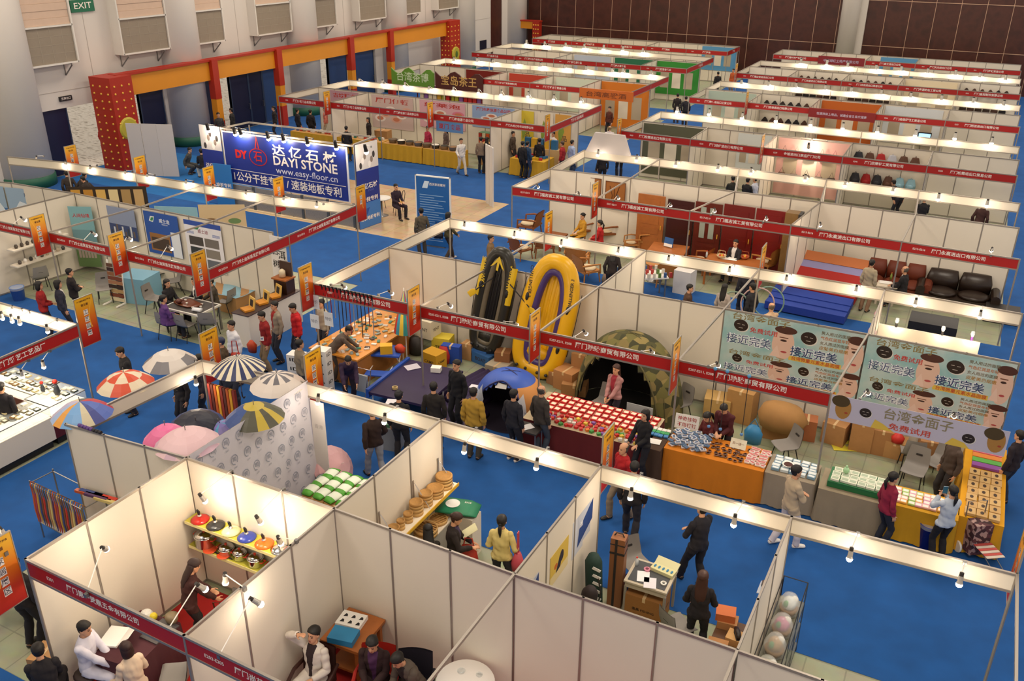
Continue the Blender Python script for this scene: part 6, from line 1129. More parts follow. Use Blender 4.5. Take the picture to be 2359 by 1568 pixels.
o = thing('umbrella', 'closed beach umbrella in yellow, green, red and blue gores standing by the folding table', 'umbrella', (-4.5, 8.55, .75)); m = MB(); GC = ['#d8b824', '#2f7a4a', '#c22a20', '#3a9ab8', '#e0c040', '#2f8a8a', '#b82a2a', '#4aa0c8']; m.lathe((0, 0, 0), [(.3, .25), (.24, .55), (.12, 1.0), (.02, 1.35)], lambda k, i: mat(GC[k % 8], .5), 16); m.build('canopy', o); m = MB(); m.tube([(0, 0, -.75), (0, 0, 1.42)], .014, WHITE, 6); m.lathe((0, 0, -.75), [(.2, 0), (.2, .06), (.03, .1)], DARK, 14); m.build('pole', o)
# gear along the partition
for px, py, z, d, c, lb, tx in ((1000, 825, .25, (.5, .4, .45), '#cf9a20', 'yellow carton open at the top below the red board', 'CAMP'), (985, 752, .7, (.55, .45, .5), '#e2d9c0', 'white and green tent carton stacked near the beach umbrella', 'TENT'), (1020, 765, .6, (.5, .4, .5), '#d8c23a', 'yellow and green tent carton beside the white one', 'TENT'), (1040, 810, .3, (.5, .22, .5), '#1f47a8', 'blue cooler case with a handle', None), (1118, 770, .6, (.6, .45, .35), '#3a6aa8', 'boat carton with a picture lid on top of the pile under the dark boat', 'BOAT'), (1120, 810, .3, (.6, .45, .3), '#2f5f98', 'boat carton with yellow picture at the bottom of the pile', 'BOAT'), (1080, 800, .3, (.3, .3, .45), '#b98a58', 'plain brown carton beside the boat cartons', None), (1150, 840, .2, (.55, .5, .25), '#b0a48e', 'flat pale carton beside the yellow boat', None), (1160, 815, .4, (.4, .35, .5), '#8a5a34', 'dark brown carton between the two boats', None),
                                (1310, 845, .55, (.55, .5, .5), '#b98352', 'open-topped brown carton between the yellow boat and the camouflage tent', None), (1345, 830, .6, (.45, .4, .85), '#a87848', 'tall brown carton behind the open-topped one', None), (1325, 890, .15, (.6, .5, .3), '#b07f4e', 'low brown carton in front of the open-topped one', None), (1285, 865, .2, (.4, .4, .35), '#a5744a', 'brown carton tucked beside the foot of the yellow boat', None)):
    q = P(px, py, z); carton(q.x, min(q.y, 9.85), 0 if z < .65 else .45, d, R.uniform(-.3, .3), lb, mat(c, .7), marks=(tx, '#3a2a1a') if tx else None, tape=tx is None)
o = thing('backpack', 'red backpack between the yellow carton and the blue cooler', 'bag', (*P(1022, 812, .3)[:2], 0)); m = MB(); m.loft([((0, 0, .02), (.16, 0, 0), (0, .1, 0)), ((0, 0, .25), (.18, 0, 0), (0, .13, 0)), ((0, 0, .48), (.1, 0, 0), (0, .08, 0))], mat('#b02420', .6), 12); m.build('body', o, True)
o = thing('rucksack', 'dark grey rucksack beside the beach umbrella', 'bag', (*P(957, 800, .2)[:2], 0)); m = MB(); m.loft([((0, 0, .02), (.18, 0, 0), (0, .12, 0)), ((0, 0, .25), (.2, 0, 0), (0, .14, 0)), ((0, 0, .5), (.12, 0, 0), (0, .1, 0))], mat('#3a3634', .7), 12); m.build('body', o, True)
# walking stick booth
OT = mat('#d0872a', .4, key='orange_lacquer', noise=.1, nscale=4)
o = thing('display_table', 'long orange wooden counter of small goods under the walking sticks', 'table', (-5.55, 8.45, 0), -.02); m = MB(); m.box(-.75, -1.5, .76, .75, 1.5, .8, OT); m.build('top', o); m = MB(); m.box(-.68, -1.42, 0, .68, 1.42, .76, mat('#a5692f', .6, noise=.15, nscale=12)); m.build('body', o)
goods('trinket', 'small white and green trinket spread over the orange counter', 'trinket', [p for p in gridpts(-6.2, -4.95, 7.05, 9.6, 7, 14, .8, .05) if R.random() < .85], (.13, .07, .03), ['#e6e0d8', '#3a7a6a', '#c9c4bc', '#4a3a34', '#c8a05a', '#8a9a98'], None, 'trinkets', 1.5)
for i in range(14):
    t = i/14; c = mat(['#1c1a1c', '#2a2630', '#7a2030', '#8a8890', '#3a3a40'][i % 5], .4); x = D[0][0]+.25+1.55*t; L = .75+.35*((i*5) % 3)/2
    q = thing('walking_stick', 'trekking pole hanging from the red board above the orange counter', 'walking stick', (x, 7.12, 0), 0, 'hanging trekking poles'); m = MB(); m.tube([(0, 0, 2.45-L), (0, 0, 2.4)], .012, c, 6); m.build('shaft', q); m = MB(); m.tube([(0, 0, 2.38), (.0, -.02, 2.5), (0, -.08, 2.52)], .022, BLACK, 6); m.tube([(.02, 0, 2.4), (.04, -.02, 2.25), (.0, 0, 2.3)], .006, DARK, 4); m.build('grip', q)
for px, py, z, t in ((725, 695, 1.35, 'white price sheet hanging at the aisle end of the walking stick board'), (757, 735, 1.2, 'pale blue card hanging under the walking sticks'), (725, 740, 1.1, 'white card lower on the post by the walking sticks')): q = PY(px, py, 7.05); m = MB(); m.box(-.13, -.004, -.18, .13, .004, .18, mat('#dfe4ea', .6)); m.text('特价', .1, mat('#7a8090', .6), frame((0, -.005, 0), (1, 0, 0), (0, 0, 1))); m.tube([(0, 0, .18), (0, 0, 2.3-q.z)], .003, WHITE, 4); one('price_card', t, 'sign', m, None, q)
pp('bending low over the orange counter in a grey-brown sweater', 762, 765, 1.3, -1.0, '#5a4c42', '#4a4038', 1.62, fem=True, **BEND); pp('in dark violet bending down beside the folded aluminium chair', 800, 842, 1.0, -2.4, '#33203c', '#241c28', 1.62, **BEND); pp('looking at the walking sticks from the aisle, half hidden by price cards', 740, 690, 1.62, 2.9, '#b0a48e', '#3a3a40', 1.64)
o = thing('folding_chair', 'folded aluminium camp chair leaning by the bending person in violet', 'chair', (*P(828, 900, .3)[:2], 0)); m = MB(); m.tube([(-.22, 0, 0), (-.22, .2, .8), (.22, .2, .8), (.22, 0, 0)], .014, CHROME, 6); m.tube([(-.2, -.1, 0), (-.2, .1, .7), (.2, .1, .7), (.2, -.1, 0)], .014, CHROME, 6); m.build('frame', o); m = MB(); m.box(-.2, .06, .25, .2, .1, .7, mat('#c9cdd0', .6)); m.build('fabric', o)
for c in range(2):
    for k in range(4 if c else 5): q = P(748-28*c, 905, 0); carton(q.x-.0+.42*c*-1, q.y+.05*c, .24*k, (.4, .3, .235), .15, 'white shoe carton with black swoosh print, %s from the floor in the %s stack' % (ORD[k], 'aisle-side' if c else 'counter-side'), WHITE, tape=False, marks=('ID', '#22201f'))
# people in front of the camping goods
for px, py, zz, rz, t, b, lb, kw in ((1052, 828, 1.74, 2.9, '#141318', '#16151a', 'in black standing among the air mattresses', dict(H=1.74)), (1090, 893, 1.7, .1, '#a8842c', '#3a3630', 'in a mustard jacket seen from behind at the air mattresses', dict(puff=1.5, vox=.01)), (1183, 895, 1.72, -.2, '#1c1c26', '#1d1c22', 'in navy with a rucksack seen from behind at the small tent', dict(shoe='#d8d4cc', vox=.01)), (1247, 888, 1.7, -.35, '#3a3430', '#3c4450', 'in a grey-brown jacket seen from behind beside the toy table', dict(bald=True, hair='#4a443e', shoe='#8a6a4a', vox=.01)), (998, 880, 1.7, .4, '#1f1a18', '#1b1a1e', 'in a black leather jacket with a strap seen from behind', {}), (918, 910, 1.6, .3, '#1a171b', '#1a181e', 'in black with a cap and tool bag behind the cross beam', dict(style='cap', hair='#16141a')), (857, 938, 1.7, 1.0, '#2a1812', '#8a8f9a', 'in a dark brown jacket and grey jeans walking behind the cross beam', WALK)): pp(lb, px, py, zz, rz, t, b, **{'H': 1.7, **kw})
m = MB(); m.box(-.25, -.2, 0, .25, .2, .55, mat('#7a7d80', .5)); m.box(-.2, -.15, .55, .2, .15, .62, mat('#3a6a4a', .5)); one('trolley', 'grey goods trolley behind the cross beam beside the capped person', 'trolley', m, None, (*P(900, 1000, .3)[:2], 0), .2)
# toy table
cloth_table(1.25, 7.1, 2.75, 1.35, .76, '#5a0f12', .02, 'toy table with a dark red skirt covered in red packets', topcol='#b9a98a')
TOY = ['#c22420', '#c9302a', '#b81e22', '#d8b83a', '#3a8a3a', '#d87a2a', '#d8d0c8', '#7a4a9a']
goods('toy_packet', 'small red and white toy packet in the rows on the toy table', 'packet', gridpts(0, 2.55, 6.95, 7.72, 15, 4, .765, .015), (.14, .16, .045), ['#c22420', '#b81e22'], '#e8dcc4', 'red toy packets')
goods('toy', 'loose bright little toy along the near edge of the toy table', 'toy', gridpts(.05, 2.5, 6.48, 6.9, 20, 4, .765, .03), (.08, .07, .05), TOY, None, 'loose toys', 1.5)
pp('with long brown hair in a pink patterned jacket behind the toy table', 1420, 850, 1.5, 2.9, '#a87a78', '#2a2430', 1.62, fem=True, style='long', hair='#3a1c10', inner='#9a2a3a', hl=(-.05, .3, .95), hr=(.05, .3, .95), vox=.01)
chair(.95, 8.35, 2.9, 'grey shell chair beside the long-haired toy seller'); chair(2.5, 9.2, 2.6, 'grey shell chair at the edge of the camouflage tent'); m = MB(); m.box(-.3, -.01, .3, .3, .01, .8, CLEAR); one('plastic_crate', 'clear plastic crate between the toy seller and the tent', 'crate', m, None, (1.95, 8.05, 0))
bin_(*P(1272, 1025, 0)[:2], .17, .35, '#b9bcc2', 'grey mesh waste basket by the red skirt of the toy table')
pp('with dark hair in a black leather jacket standing at the post by the toy table', 1488, 945, 1.62, 2.8, '#1a181b', '#1c1b22', 1.64, fem=True, style='bob', hl=(-.05, .28, 1.0), hr=(.2, .25, .95), vox=.01)
cloth_table(2.72, 6.95, .45, .9, .76, '#4a3424', .0, 'small brown table of papers at the post by the toy table'); sheet(2.72, 6.8, .77, .26, .2, .1, 'white paper pad on the small brown table')
goods('toy_packet', 'blue and green blister packet at the back of the small brown table', 'packet', gridpts(2.52, 2.92, 7.0, 7.35, 4, 3, .77), (.09, .1, .03), ['#3a7ab0', '#3a9a5a', '#d8d4cc'], None, 'blue blister packets')
# orange table with spectacles etc.
cloth_table(3.95, 7.12, 2.0, .85, .76, '#d07a10', .03, 'table under an orange cloth with blue packets and brown trinkets')
goods('sachet', 'white and blue sachet heaped on the orange table', 'packet', [(x, y, .77+.03*(k % 3)) for k, (x, y, _) in enumerate(gridpts(3.0, 3.75, 6.8, 7.5, 9, 7, 0, .03))], (.12, .08, .025), ['#d8d8de', '#5a7a9a', '#c9ccd4'], '#4a5a78', 'blue sachets', 1.2)
goods('hair_clip', 'brown oval hair clip on the orange cloth', 'hair clip', gridpts(3.8, 4.55, 6.8, 7.4, 7, 5, .77, .04), (.1, .05, .03), ['#4a2414', '#6a3a1c'], None, 'hair clips', 3, mk=lambda m, c: m.lathe((0, 0, 0), [(.022, 0), (.04, .012), (.02, .02), (.022, 0)], mat(c, .4), 10, sx=1.3))
goods('sample_bag', 'small white sample bag at the far end of the orange table', 'packet', gridpts(4.55, 4.95, 6.85, 7.5, 4, 6, .77, .02), (.1, .09, .03), ['#e8e0d8', '#e0b8b0'], '#c06a6a', 'sample bags', .6)
m = MB(); m.box(-.25, -.005, 0, .25, .005, .32, mat('#e2ded8', .6)); m.text('神奇挂钩', .1, mat('#a02020', .6), frame((0, -.007, .22), (1, 0, 0), (0, 0, 1)), .01); m.text('不用打钉', .1, mat('#a02020', .6), frame((0, -.007, .09), (1, 0, 0), (0, 0, 1)), .01); one('sign_board', 'white sign with two lines of red characters on the orange table', 'sign', m, None, (3.15, 7.55, .78), 0).rotation_euler = (-.25, 0, .1); m = MB(); m.box(-.16, -.005, 0, .16, .005, .2, mat('#e8e0c8', .6)); m.text('买一送一', .06, mat('#8a5a3a', .6), frame((0, -.007, .1), (1, 0, 0), (0, 0, 1))); one('sign_board', 'small cream price card among the brown clips', 'sign', m, None, (4.3, 7.3, .78), 0).rotation_euler = (-.5, 0, 0)
pp('in dark red seated close beside the taller one behind the orange table', 1640, 938, 1.35, 2.6, '#5a1a1c', '#2a2024', 1.58, fem=True, style='tail', hp=.5, **{**SIT, 'hl': (-.05, .35, .85)}); pp('in a maroon jacket leaning over a small gadget behind the orange table', 1680, 925, 1.5, 3.0, '#4a161c', '#241d24', 1.62, lean=.35, hp=.4, hl=(-.05, .4, .98), hr=(.06, .4, 1.0))
for i, px in enumerate((1645, 1672, 1722)): q = PY(px, 880+10*i, 7.2); o = thing('hook_line', 'dark cord with blue hooks hanging from the red board, %s of three' % ORD[i], 'cord', (q.x, 7.18, 0)); m = MB(); m.tube([(0, 0, 1.2), (0, 0, 2.5)], .008, DARK, 5); m.build('cord', o); m = MB(); m.ball((0, 0, 1.2), .035, mat('#5a8ac0', .4), 8, 6); m.ball((0, 0, 2.5), .04, mat('#5a9ac8', .4), 8, 6); m.build('hook', o)
# grey cloth tables and yellow tables
cloth_table(5.45, 7.15, .95, .75, .74, '#9a8c78', .0, 'table under a grey-beige cloth beside the orange one'); cloth_table(6.6, 7.1, 1.2, .8, .74, '#94866f', .0, 'second table under a grey-beige cloth with the green-edged boxes'); cloth_table(7.82, 7.15, 1.2, .7, .74, '#d09a18', .0, 'short table under a yellow cloth with pastel packs'); cloth_table(8.78, 8.45, .75, 2.9, .74, '#d69a12', .0, 'long side table under a yellow cloth with rows of oval-windowed boxes')
goods('soap_box', 'blue and white box laid on the first grey table', 'box', gridpts(5.05, 5.9, 6.9, 7.45, 5, 5, .75), (.15, .1, .05), ['#7a9ab0', '#c9d4d8'], '#e6eaea', 'blue soap boxes', .05); m = MB(); m.lathe((0, 0, 0), [(.06, 0), (.12, .05), (.11, .055), (.05, .02), (0, .03)], WHITE, 16); m.ball((0, 0, .04), (.09, .09, .02), mat('#4a1c14', .6)); one('bowl', 'white bowl of dark beans among the blue boxes', 'bowl', m, None, (5.35, 7.1, .8), 0, True)
for k in range(2): m = MB(); m.box(-.52, -.28, 0, .52, .28, .06, mat('#1f6a3c', .5)); one('tray', 'green carton layer under the patterned boxes, %s one' % ('lower' if k == 0 else 'upper'), 'tray', m, None, (6.65, 7.12, .745+.06*k))
goods('soap_box', 'white floral box on the green cartons of the second grey table', 'box', gridpts(6.18, 7.12, 6.88, 7.36, 6, 3, .868), (.15, .15, .04), ['#dfe0cc', '#d6dcc8'], '#a9b8a0', 'floral boxes', .05); m = MB(); m.ball((0, 0, .06), (.06, .06, .07), mat('#a8d4a4', .4)); m.ball((0, 0, .14), (.025, .025, .03), mat('#a8d4a4', .4)); one('piggy_figure', 'mint green rounded figure on the floral boxes', 'figurine', m, None, (6.4, 7.2, .91), 0, True)
goods('pastel_pack', 'pastel packet on the short yellow table', 'packet', gridpts(7.3, 8.3, 6.9, 7.4, 8, 4, .75), (.12, .12, .03), ['#e2b0a8', '#dfa850', '#a8c878', '#d8a0b8', '#e6ded8'], '#f0e8e0', 'pastel packs', .05)
goods('window_box', 'tan box with an oval window on the side table', 'box', gridpts(8.5, 9.08, 7.05, 8.75, 3, 7, .75), (.18, .22, .05), ['#c9a46a', '#c29a60'], None, 'oval-windowed boxes', .03, mk=lambda m, c: (m.box(-.09, -.11, 0, .09, .11, .05, mat(c, .6)), m.lathe((0, 0, .05), [(.03, .001), (.045, .004), (.03, .006)], mat('#3a2616', .5), 12, sx=.7, sy=1.2)))
for k, c in enumerate(('#8a4a9a', '#5aa84a', '#d8823a', '#d86a7a', '#c9a0c8')): m = MB(); m.box(-.26, -.08, 0, .26, .08, .05, mat(c, .5)); one('colour_pack', ['violet', 'green', 'orange', 'pink', 'lilac'][k]+' flat pack at the far part of the side table', 'packet', m, None, (8.8, 8.95+.19*k, .75))
# goods on the floor behind the tables
for px, py, z, d, c, lb in ((1720, 905, .5, (.6, .5, .8), '#b5874f', 'tall brown carton by the partition behind the seated couple'), (1655, 920, .4, (.6, .5, .5), '#c09a5c', 'open tan carton behind the red-clad seated person'), (1800, 985, .2, (.75, .55, .35), '#a87a48', 'brown carton under the bulging paper sack'), (1860, 980, .3, (.4, .35, .5), '#b06a42', 'reddish carton beside the paper sack'), (1935, 965, .3, (.5, .45, .5), '#b08050', 'brown carton behind the yellow paper'), (1990, 985, .3, (.45, .5, .7), '#b3814e', 'large brown carton under the face-mask banner'), (2040, 985, .3, (.5, .4, .6), '#a97848', 'brown carton beside the large one under the banner'), (2060, 1035, .1, (.45, .4, .4), '#b98a55', 'open brown carton in front of the grey chairs'), (2150, 985, .3, (.45, .4, .6), '#a5764a', 'carton behind the grey chairs')):
    q = P(px, py, z); carton(q.x, min(q.y, 9.95), 0, d, R.uniform(-.25, .25), lb, mat(c, .75, noise=.1))
o = thing('paper_sack', 'big bulging brown paper sack on a carton', 'sack', (*P(1800, 960, .6)[:2], .35)); m = MB(); m.loft([((0, 0, 0), (.45, 0, 0), (0, .3, 0)), ((.03, 0, .25), (.55, 0, 0), (0, .36, 0)), ((0, 0, .5), (.42, 0, 0), (0, .28, 0)), ((-.05, 0, .58), (.2, 0, 0), (0, .12, 0))], mat('#a87c48', .8, noise=.15, nscale=4), 14); m.build('sack', o, True)
sheet(*P(1945, 1025, .02)[:2], .01, .55, .45, .4, 'yellow paper with black brush characters on the floor', '#d8c83a', 'paper', txt='神奇'); m = MB(); m.loft([((0, 0, 0), (.12, 0, 0), (0, .1, 0)), ((0, 0, .12), (.14, 0, 0), (0, .12, 0)), ((0, 0, .22), (.05, 0, 0), (0, .05, 0))], mat('#c42a22', .5), 10); one('carrier_bag', 'red plastic bag on the floor cartons under the banner', 'bag', m, None, (*P(2068, 1010, .5)[:2], .42), 0, True); m = MB(); m.loft([((0, 0, 0), (.18, 0, 0), (0, .12, 0)), ((0, 0, .25), (.2, 0, 0), (0, .12, 0)), ((0, 0, .42), (.1, 0, 0), (0, .04, 0))], mat('#3a8ac0', .4), 10); m.tube([(-.1, 0, .4), (0, 0, .58), (.1, 0, .4)], .012, mat('#3a8ac0', .4), 6); one('carrier_bag', 'blue and red carrier bag on a chair beside the couple', 'bag', m, None, (*P(1735, 1000, .5)[:2], .3), 0, True)
for px, py, rz, n in ((1812, 1010, 2.3, 'alone behind the grey-clothed table'), (2110, 1065, 3.0, 'facing the yellow table under the banner'), (2168, 1050, 2.7, 'beside the one facing the yellow table'), (2105, 1025, .2, 'holding white and red goods behind the cartons')): q = P(px, py, .6); chair(q.x, q.y, rz, 'grey shell chair '+n)
pp('in a brown jacket half hidden by the face-mask banner', 2205, 1010, 1.55, 2.2, '#4a3c34', '#2a2628', 1.68, fem=False); pp('with a ponytail in a red and dark jacket at the grey-clothed table', 2060, 1088, 1.62, -.9, '#8a1a3a', '#1e2230', 1.62, fem=True, style='tail', vox=.01); pp('in a pale blue sweater photographing the yellow table with a phone', 2200, 1120, 1.6, .55, '#b9c4d4', '#17161c', 1.6, fem=True, style='tail', hl=(-.06, .3, 1.35), hr=(.06, .3, 1.35), vox=.01)
m = MB(); m.box(-.04, -.005, -.07, .04, .005, .07, mat('#2a6a8a', .3)); q = P(2178, 1128, 1.42); one('phone', 'blue phone held up by the photographing person', 'phone', m, None, q, .4)
bin_(*P(2130, 1258, 0)[:2], .17, .5, '#2a3a9a', 'blue waste bin with a clear liner in the aisle')
o = thing('shopping_trolley', 'tartan shopping trolley with a striped folding seat', 'trolley', (*P(2240, 1280, 0)[:2], 0), .6); m = MB(); m.box(-.17, -.12, .12, .17, .14, .75, mottled('tartan', ['#5a3238', '#a88a84', '#3a2228'], 14, .8, True)); m.build('bag', o); m = MB(); m.tube([(-.18, .16, .05), (-.18, .22, 1.05), (.18, .22, 1.05), (.18, .16, .05)], .012, STEEL, 6); m.tube([(.1, -.12, .4), (.3, -.5, 0)], .01, STEEL, 5); m.tube([(-.1, -.12, .4), (.1, -.5, 0)], .01, STEEL, 5); m.build('frame', o); m = MB()
for k in range(6): m.box(-.16, -.55+.07*k, .38, .18, -.49+.07*k, .39, mat('#c0504a' if k % 2 else '#d8c8b8', .7))
m.build('seat', o); m = MB()
for s in (-.22, .22): m.lathe((s, .16, .12), [(.05, -.02), (.11, -.02), (.12, 0), (.11, .02), (.05, .02)], WHITE, 16, M.Rotation(PI/2, 4, 'Y'))
m.build('wheels', o)
pp('in dark clothes cut by the frame edge beside the yellow side table', 2352, 1000, 1.6, 1.0, '#241a22', '#2a3040', 1.68)
# face mask posters: stone-coloured masks, cropped faces and slogans in four tiles each
SKY = mottled('pale_sea_print', ['#7fb3b8', '#a9c6c4', '#c9d0cc'], 1.5, .6); FACE = mat('#dcb9a6', .6); MASKC = mat('#2c211c', .35)
def mask(m, x, y, s): disc(m, x, y, s*1.05, s*.92, MASKC, .002, a=-.2); disc(m, x+s*.1, y-s*.1, s*1.08, s*.95, '#d8d4cc', .0015, a=-.2); rect(m, x-s*.55, y+s*.15, x-s*.15, y+s*.22, '#cfc6bc', .003); rect(m, x+s*.15, y+s*.1, x+s*.55, y+s*.17, '#cfc6bc', .003); rect(m, x-s*.3, y-s*.42, x+s*.3, y-s*.36, '#cfc6bc', .003)
def face(m, x, y, w, h): disc(m, x+w*.55, y+h*.45, w*.5, h*.52, FACE, .0012); disc(m, x+w*.6, y+h*.93, w*.5, h*.13, '#4a261a', .0013); rect(m, x+w*.35, y+h*.66, x+w*.75, y+h*.69, '#6a3a24', .002); disc(m, x+w*.55, y+h*.58, w*.15, h*.035, '#3a221a', .002); disc(m, x+w*.62, y+h*.2, w*.14, h*.035, '#b04a4a', .002); flatpoly(m, [(x, y), (x+w*.3, y+h*.4), (x+w*.5, y)], '#e2c4b4', .0016)
def tile(m, x, y, w, h, full=True):
    rect(m, x, y, x+w, y+h, SKY, .0005); mask(m, x+w*.13, y+h*.68, h*.17); mask(m, x+w*.62, y+h*.66, h*.18); wtxt(m, '台湾金面子', x+w*.27, y+h*.9, h*.17, '#8a7a4a', .003, w*.42); wtxt(m, '免费试用', x+w*.3, y+h*.6, h*.13, '#c2281e', .003, w*.2); wtxt(m, '接近完美', x+w*.2, y+h*.28, h*.24, '#e8ecf4', .0035, w*.33, .06); wtxt(m, '接近完美', x+w*.2, y+h*.28, h*.24, '#34466e', .0045, w*.33, .0); wtxt(m, '接近完美', x+w*.67, y+h*.24, h*.24, '#e8ecf4', .0035, w*.33, .06); wtxt(m, '接近完美', x+w*.67, y+h*.24, h*.24, '#34466e', .0045, w*.33)
    for k, t in enumerate(('男人用过的面膜', '气色红润显年轻', '女人用过的面膜', '皮肤美白细嫩')): wtxt(m, t, x+w*.8, y+h*(.86-.13*k), h*.09, ['#6a5a3a', '#b86a2a', '#6a5a3a', '#a87a2a'][k], .003, w*.2)
    face(m, x+w*.36, y+h*.02, w*.16, h*.8); face(m, x+w*.87, y+h*.02, w*.13, h*.86); rect(m, x+w*.5, y, x+w*.87, y+h*.12, '#d8b84a', .001); wtxt(m, '台湾微量元素水晶面膜', x+w*.69, y+h*.06, h*.1, '#b8402a', .003, w*.34)
for i in range(2):
    a, b = E_[3+i], E_[4+i]
    poster('face-mask poster of four tiles on the partition, %s' % ('beside the camouflage tent side' if i == 0 else 'at the outer end above the yellow side table'), (a[0]+.02, a[1]), (b[0]-.02, b[1]), .95, 2.46, '#b0c8c8', lambda m, L, H: (tile(m, 0, H*.4, L, H*.6), tile(m, 0, H*-.02, L, H*.42)), .03)
o = thing('name_banner', 'lilac face-mask banner hung where the last red board would be', 'banner', (5.92, 7.14, 2.02), .012); m = MB(); L = 2.95
m.box(0, -.006, 0, L, 0, .5, mat('#bdb9cc', .6)); m.build('cloth', o); m = MB(); m.T = frame((0, -.008, 0), (1, 0, 0), (0, 0, 1)); mask(m, .62, .27, .1); mask(m, 2.35, .2, .1); wtxt(m, '台湾金面子', 1.5, .33, .24, '#8a8064', .002, 1.15); wtxt(m, '免费试用', 1.4, .1, .12, '#c2402a', .002, .7)
for x in (.05, 2.6): disc(m, x+.18, .26, .14, .22, '#a87a3a', .0012); disc(m, x+.12, .4, .16, .12, '#4a3a1c', .0014); disc(m, x+.24, .18, .03, .02, '#a0402a', .002)
flatpoly(m, [(.75, .0), (.8, .18), (.95, .12), (1.15, 0)], '#d8b84a', .001); flatpoly(m, [(2.0, 0), (2.1, .15), (2.3, .1), (2.4, 0)], '#d8b84a', .001); m.build('print', o)
beam_lamps(13.2, [(1069, 523), (1184, 545), (1292, 565), (1423, 583), (1539, 602), (1679, 628), (1810, 648), (1971, 672), (2108, 702), (2257, 730)], 'the beam behind the boats and posters', dy=-.3, power=7)
for i, (px, py, t) in enumerate(((795, 662, 'above the orange counter'), (903, 676, 'beside the zone sign at the walking sticks'), (1039, 705, 'over the camping cartons'), (1190, 748, 'between the two boats'), (1350, 768, 'beside the yellow boat'), (1503, 812, 'in front of the camouflage tent'), (1655, 842, 'near the seated couple'), (2000, 905, 'behind the face-mask banner'), (2198, 958, 'at the outer end of the banner'))): b = PY(px, py, 7.65); lamp((b.x-.1, 7.25, 2.48), b, 'small spotlight behind the red board ' + t, None, 7, (.1, .6, -.6))
for nd, s, t in ((D[0], -1, 'at the aisle post of the walking sticks'), (D[1], -1, 'over the camping cartons'), (D[2], -1, 'in front of the yellow boat'), (D[3], -1, 'in front of the camouflage tent'), (F_[1], 1, 'behind the boats over the rattan chairs'), (F_[3], 1, 'seen edge-on by the bent cane chairs')): flag(nd, s, 'orange zone sign '+t, '礼品展区')
# ================================================================ granite stand, standee and the entrance side
NB = mat('#1c2f86', .5, key='navy_banner', noise=.1, nscale=2); WB = mat('#dfe0e6', .6)
def logo(m, x, y, s): wtxt(m, 'DY', x, y, s*.55, '#c2201c', .002, s*.8, .06); [m.add([(x+s*1.15+r*s*math.cos(2*PI*(k+d)/24), y+r*s*.75*math.sin(2*PI*(k+d)/24), .002) for r, d in ((.6, 0), (.6, 1), (.54, 1), (.54, 0))], [(0, 1, 2, 3)], mat('#b01c20', .5)) for k in range(24)]; wtxt(m, '石', x+s*1.15, y, s*.6, '#c2201c', .002); flatpoly(m, [(x+s*1.0, y+s*.45), (x+s*1.15, y+s*1.15), (x+s*1.3, y+s*.45), (x+s*1.22, y+s*.45), (x+s*1.15, y+s*.9), (x+s*1.08, y+s*.45)], '#b01c20', .002)
o = thing('exhibit_stand', 'navy granite-company stand with a large lettered banner over grey stone slabs', 'stand', (-18.65, 17.25, 0)); L, H = 6.0, 2.05
m = MB(); m.box(0, -.02, .98, L, .0, 3.03, WB); m.box(.08, -.03, 1.02, L-.08, -.02, 2.97, NB); m.build('banner', o)
m = MB(); m.T = frame((0, -.034, .98), (1, 0, 0), (0, 0, 1)); logo(m, .9, 1.2, .75); wtxt(m, '达 亿 石 材', 4.0, 1.55, .38, TXTW, .002, 3.0, .02); wtxt(m, 'DAYI STONE', 4.0, 1.16, .42, TXTW, .002, 3.0, .02); wtxt(m, 'www.easy-floor.cn', 4.05, .8, .3, '#d8d8e8', .002, 2.9, .004); rect(m, .2, .58, L-.15, .6, TXTW, .002); wtxt(m, '1公分干挂专利 / 速装地板专利', 3.0, .3, .34, TXTW, .002, 5.2, .015); m.build('lettering', o)
def side_panel(x0, y0, x1, y1, nm):
    a, b = V((x0, y0, 0)), V((x1, y1, 0)); w = (b-a).length; m = MB(); m.T = frame((x0, y0, 0), b-a, (0, 0, 1)); m.box(0, 0, .02, w, 3.15, .03, NB); rect(m, 0, 2.2, w, 3.15, '#d8d2d0', .031); [disc(m, w*(.2+.1*k), 2.35+.16*(k % 4), .07, .12, ['#3a3434', '#f0eae6', '#8a7a70'][k % 3], .032) for k in range(7)]; rect(m, 0, .02, w, .95, '#3f78c0', .031); logo(m, w*.25, 1.85, w*.32); wtxt(m, '达亿石材', w*.5, 1.55, .2, TXTW, .033, w*.8, .02); wtxt(m, 'STONE', w*.6, 1.38, .1, '#5a68b0', .033); wtxt(m, '干挂专利', w*.55, 1.05, .16, TXTW, .033, w*.7, .02); wtxt(m, '速装地板专利', w*.5, .35, .2, TXTW, .033, w*.85, .02); flatpoly(m, [(w*.15, .5), (w*.25, .72), (w*.5, .75), (w*.38, .5)], '#2a4fa0', .033); return m.build(nm, o)
for q in ((6.35, -.05, 6.5, 1.1), (-1.1, -.02, -.05, .0)): side_panel(*q, 'side_banner')
m = MB()
for a, b in (((0, 0, 3.1), (6.3, 0, 3.1)), ((.7, .8, 3.25), (6.45, 1.0, 3.25)), ((6.3, 0, 3.15), (6.45, 1.1, 3.25)), ((0, 0, 3.1), (.7, .8, 3.25))): m.bar(a, b, .06, .06, ALU)
for x, y in ((0, 0), (6.3, 0), (6.45, 1.1), (.7, .8), (3.2, 0)): m.tube([(x, y, 0), (x, y, 3.15)], .03, ALU, 8)
m.build('truss', o); GRN = mottled('grey_granite', ['#7f7b78', '#8e8a86', '#747170'], 30, .4)
for k in range(5): m = MB(); m.box(.25+1.2*k, -.06, .08, 1.3+1.2*k, -.03, .95, GRN); m.build('stone_slab', o); m = MB(); m.box(1.31+1.2*k, -.09, 0, 1.4+1.2*k, -.02, .98, mat('#4a4f55', .5)); m.build('post', o)
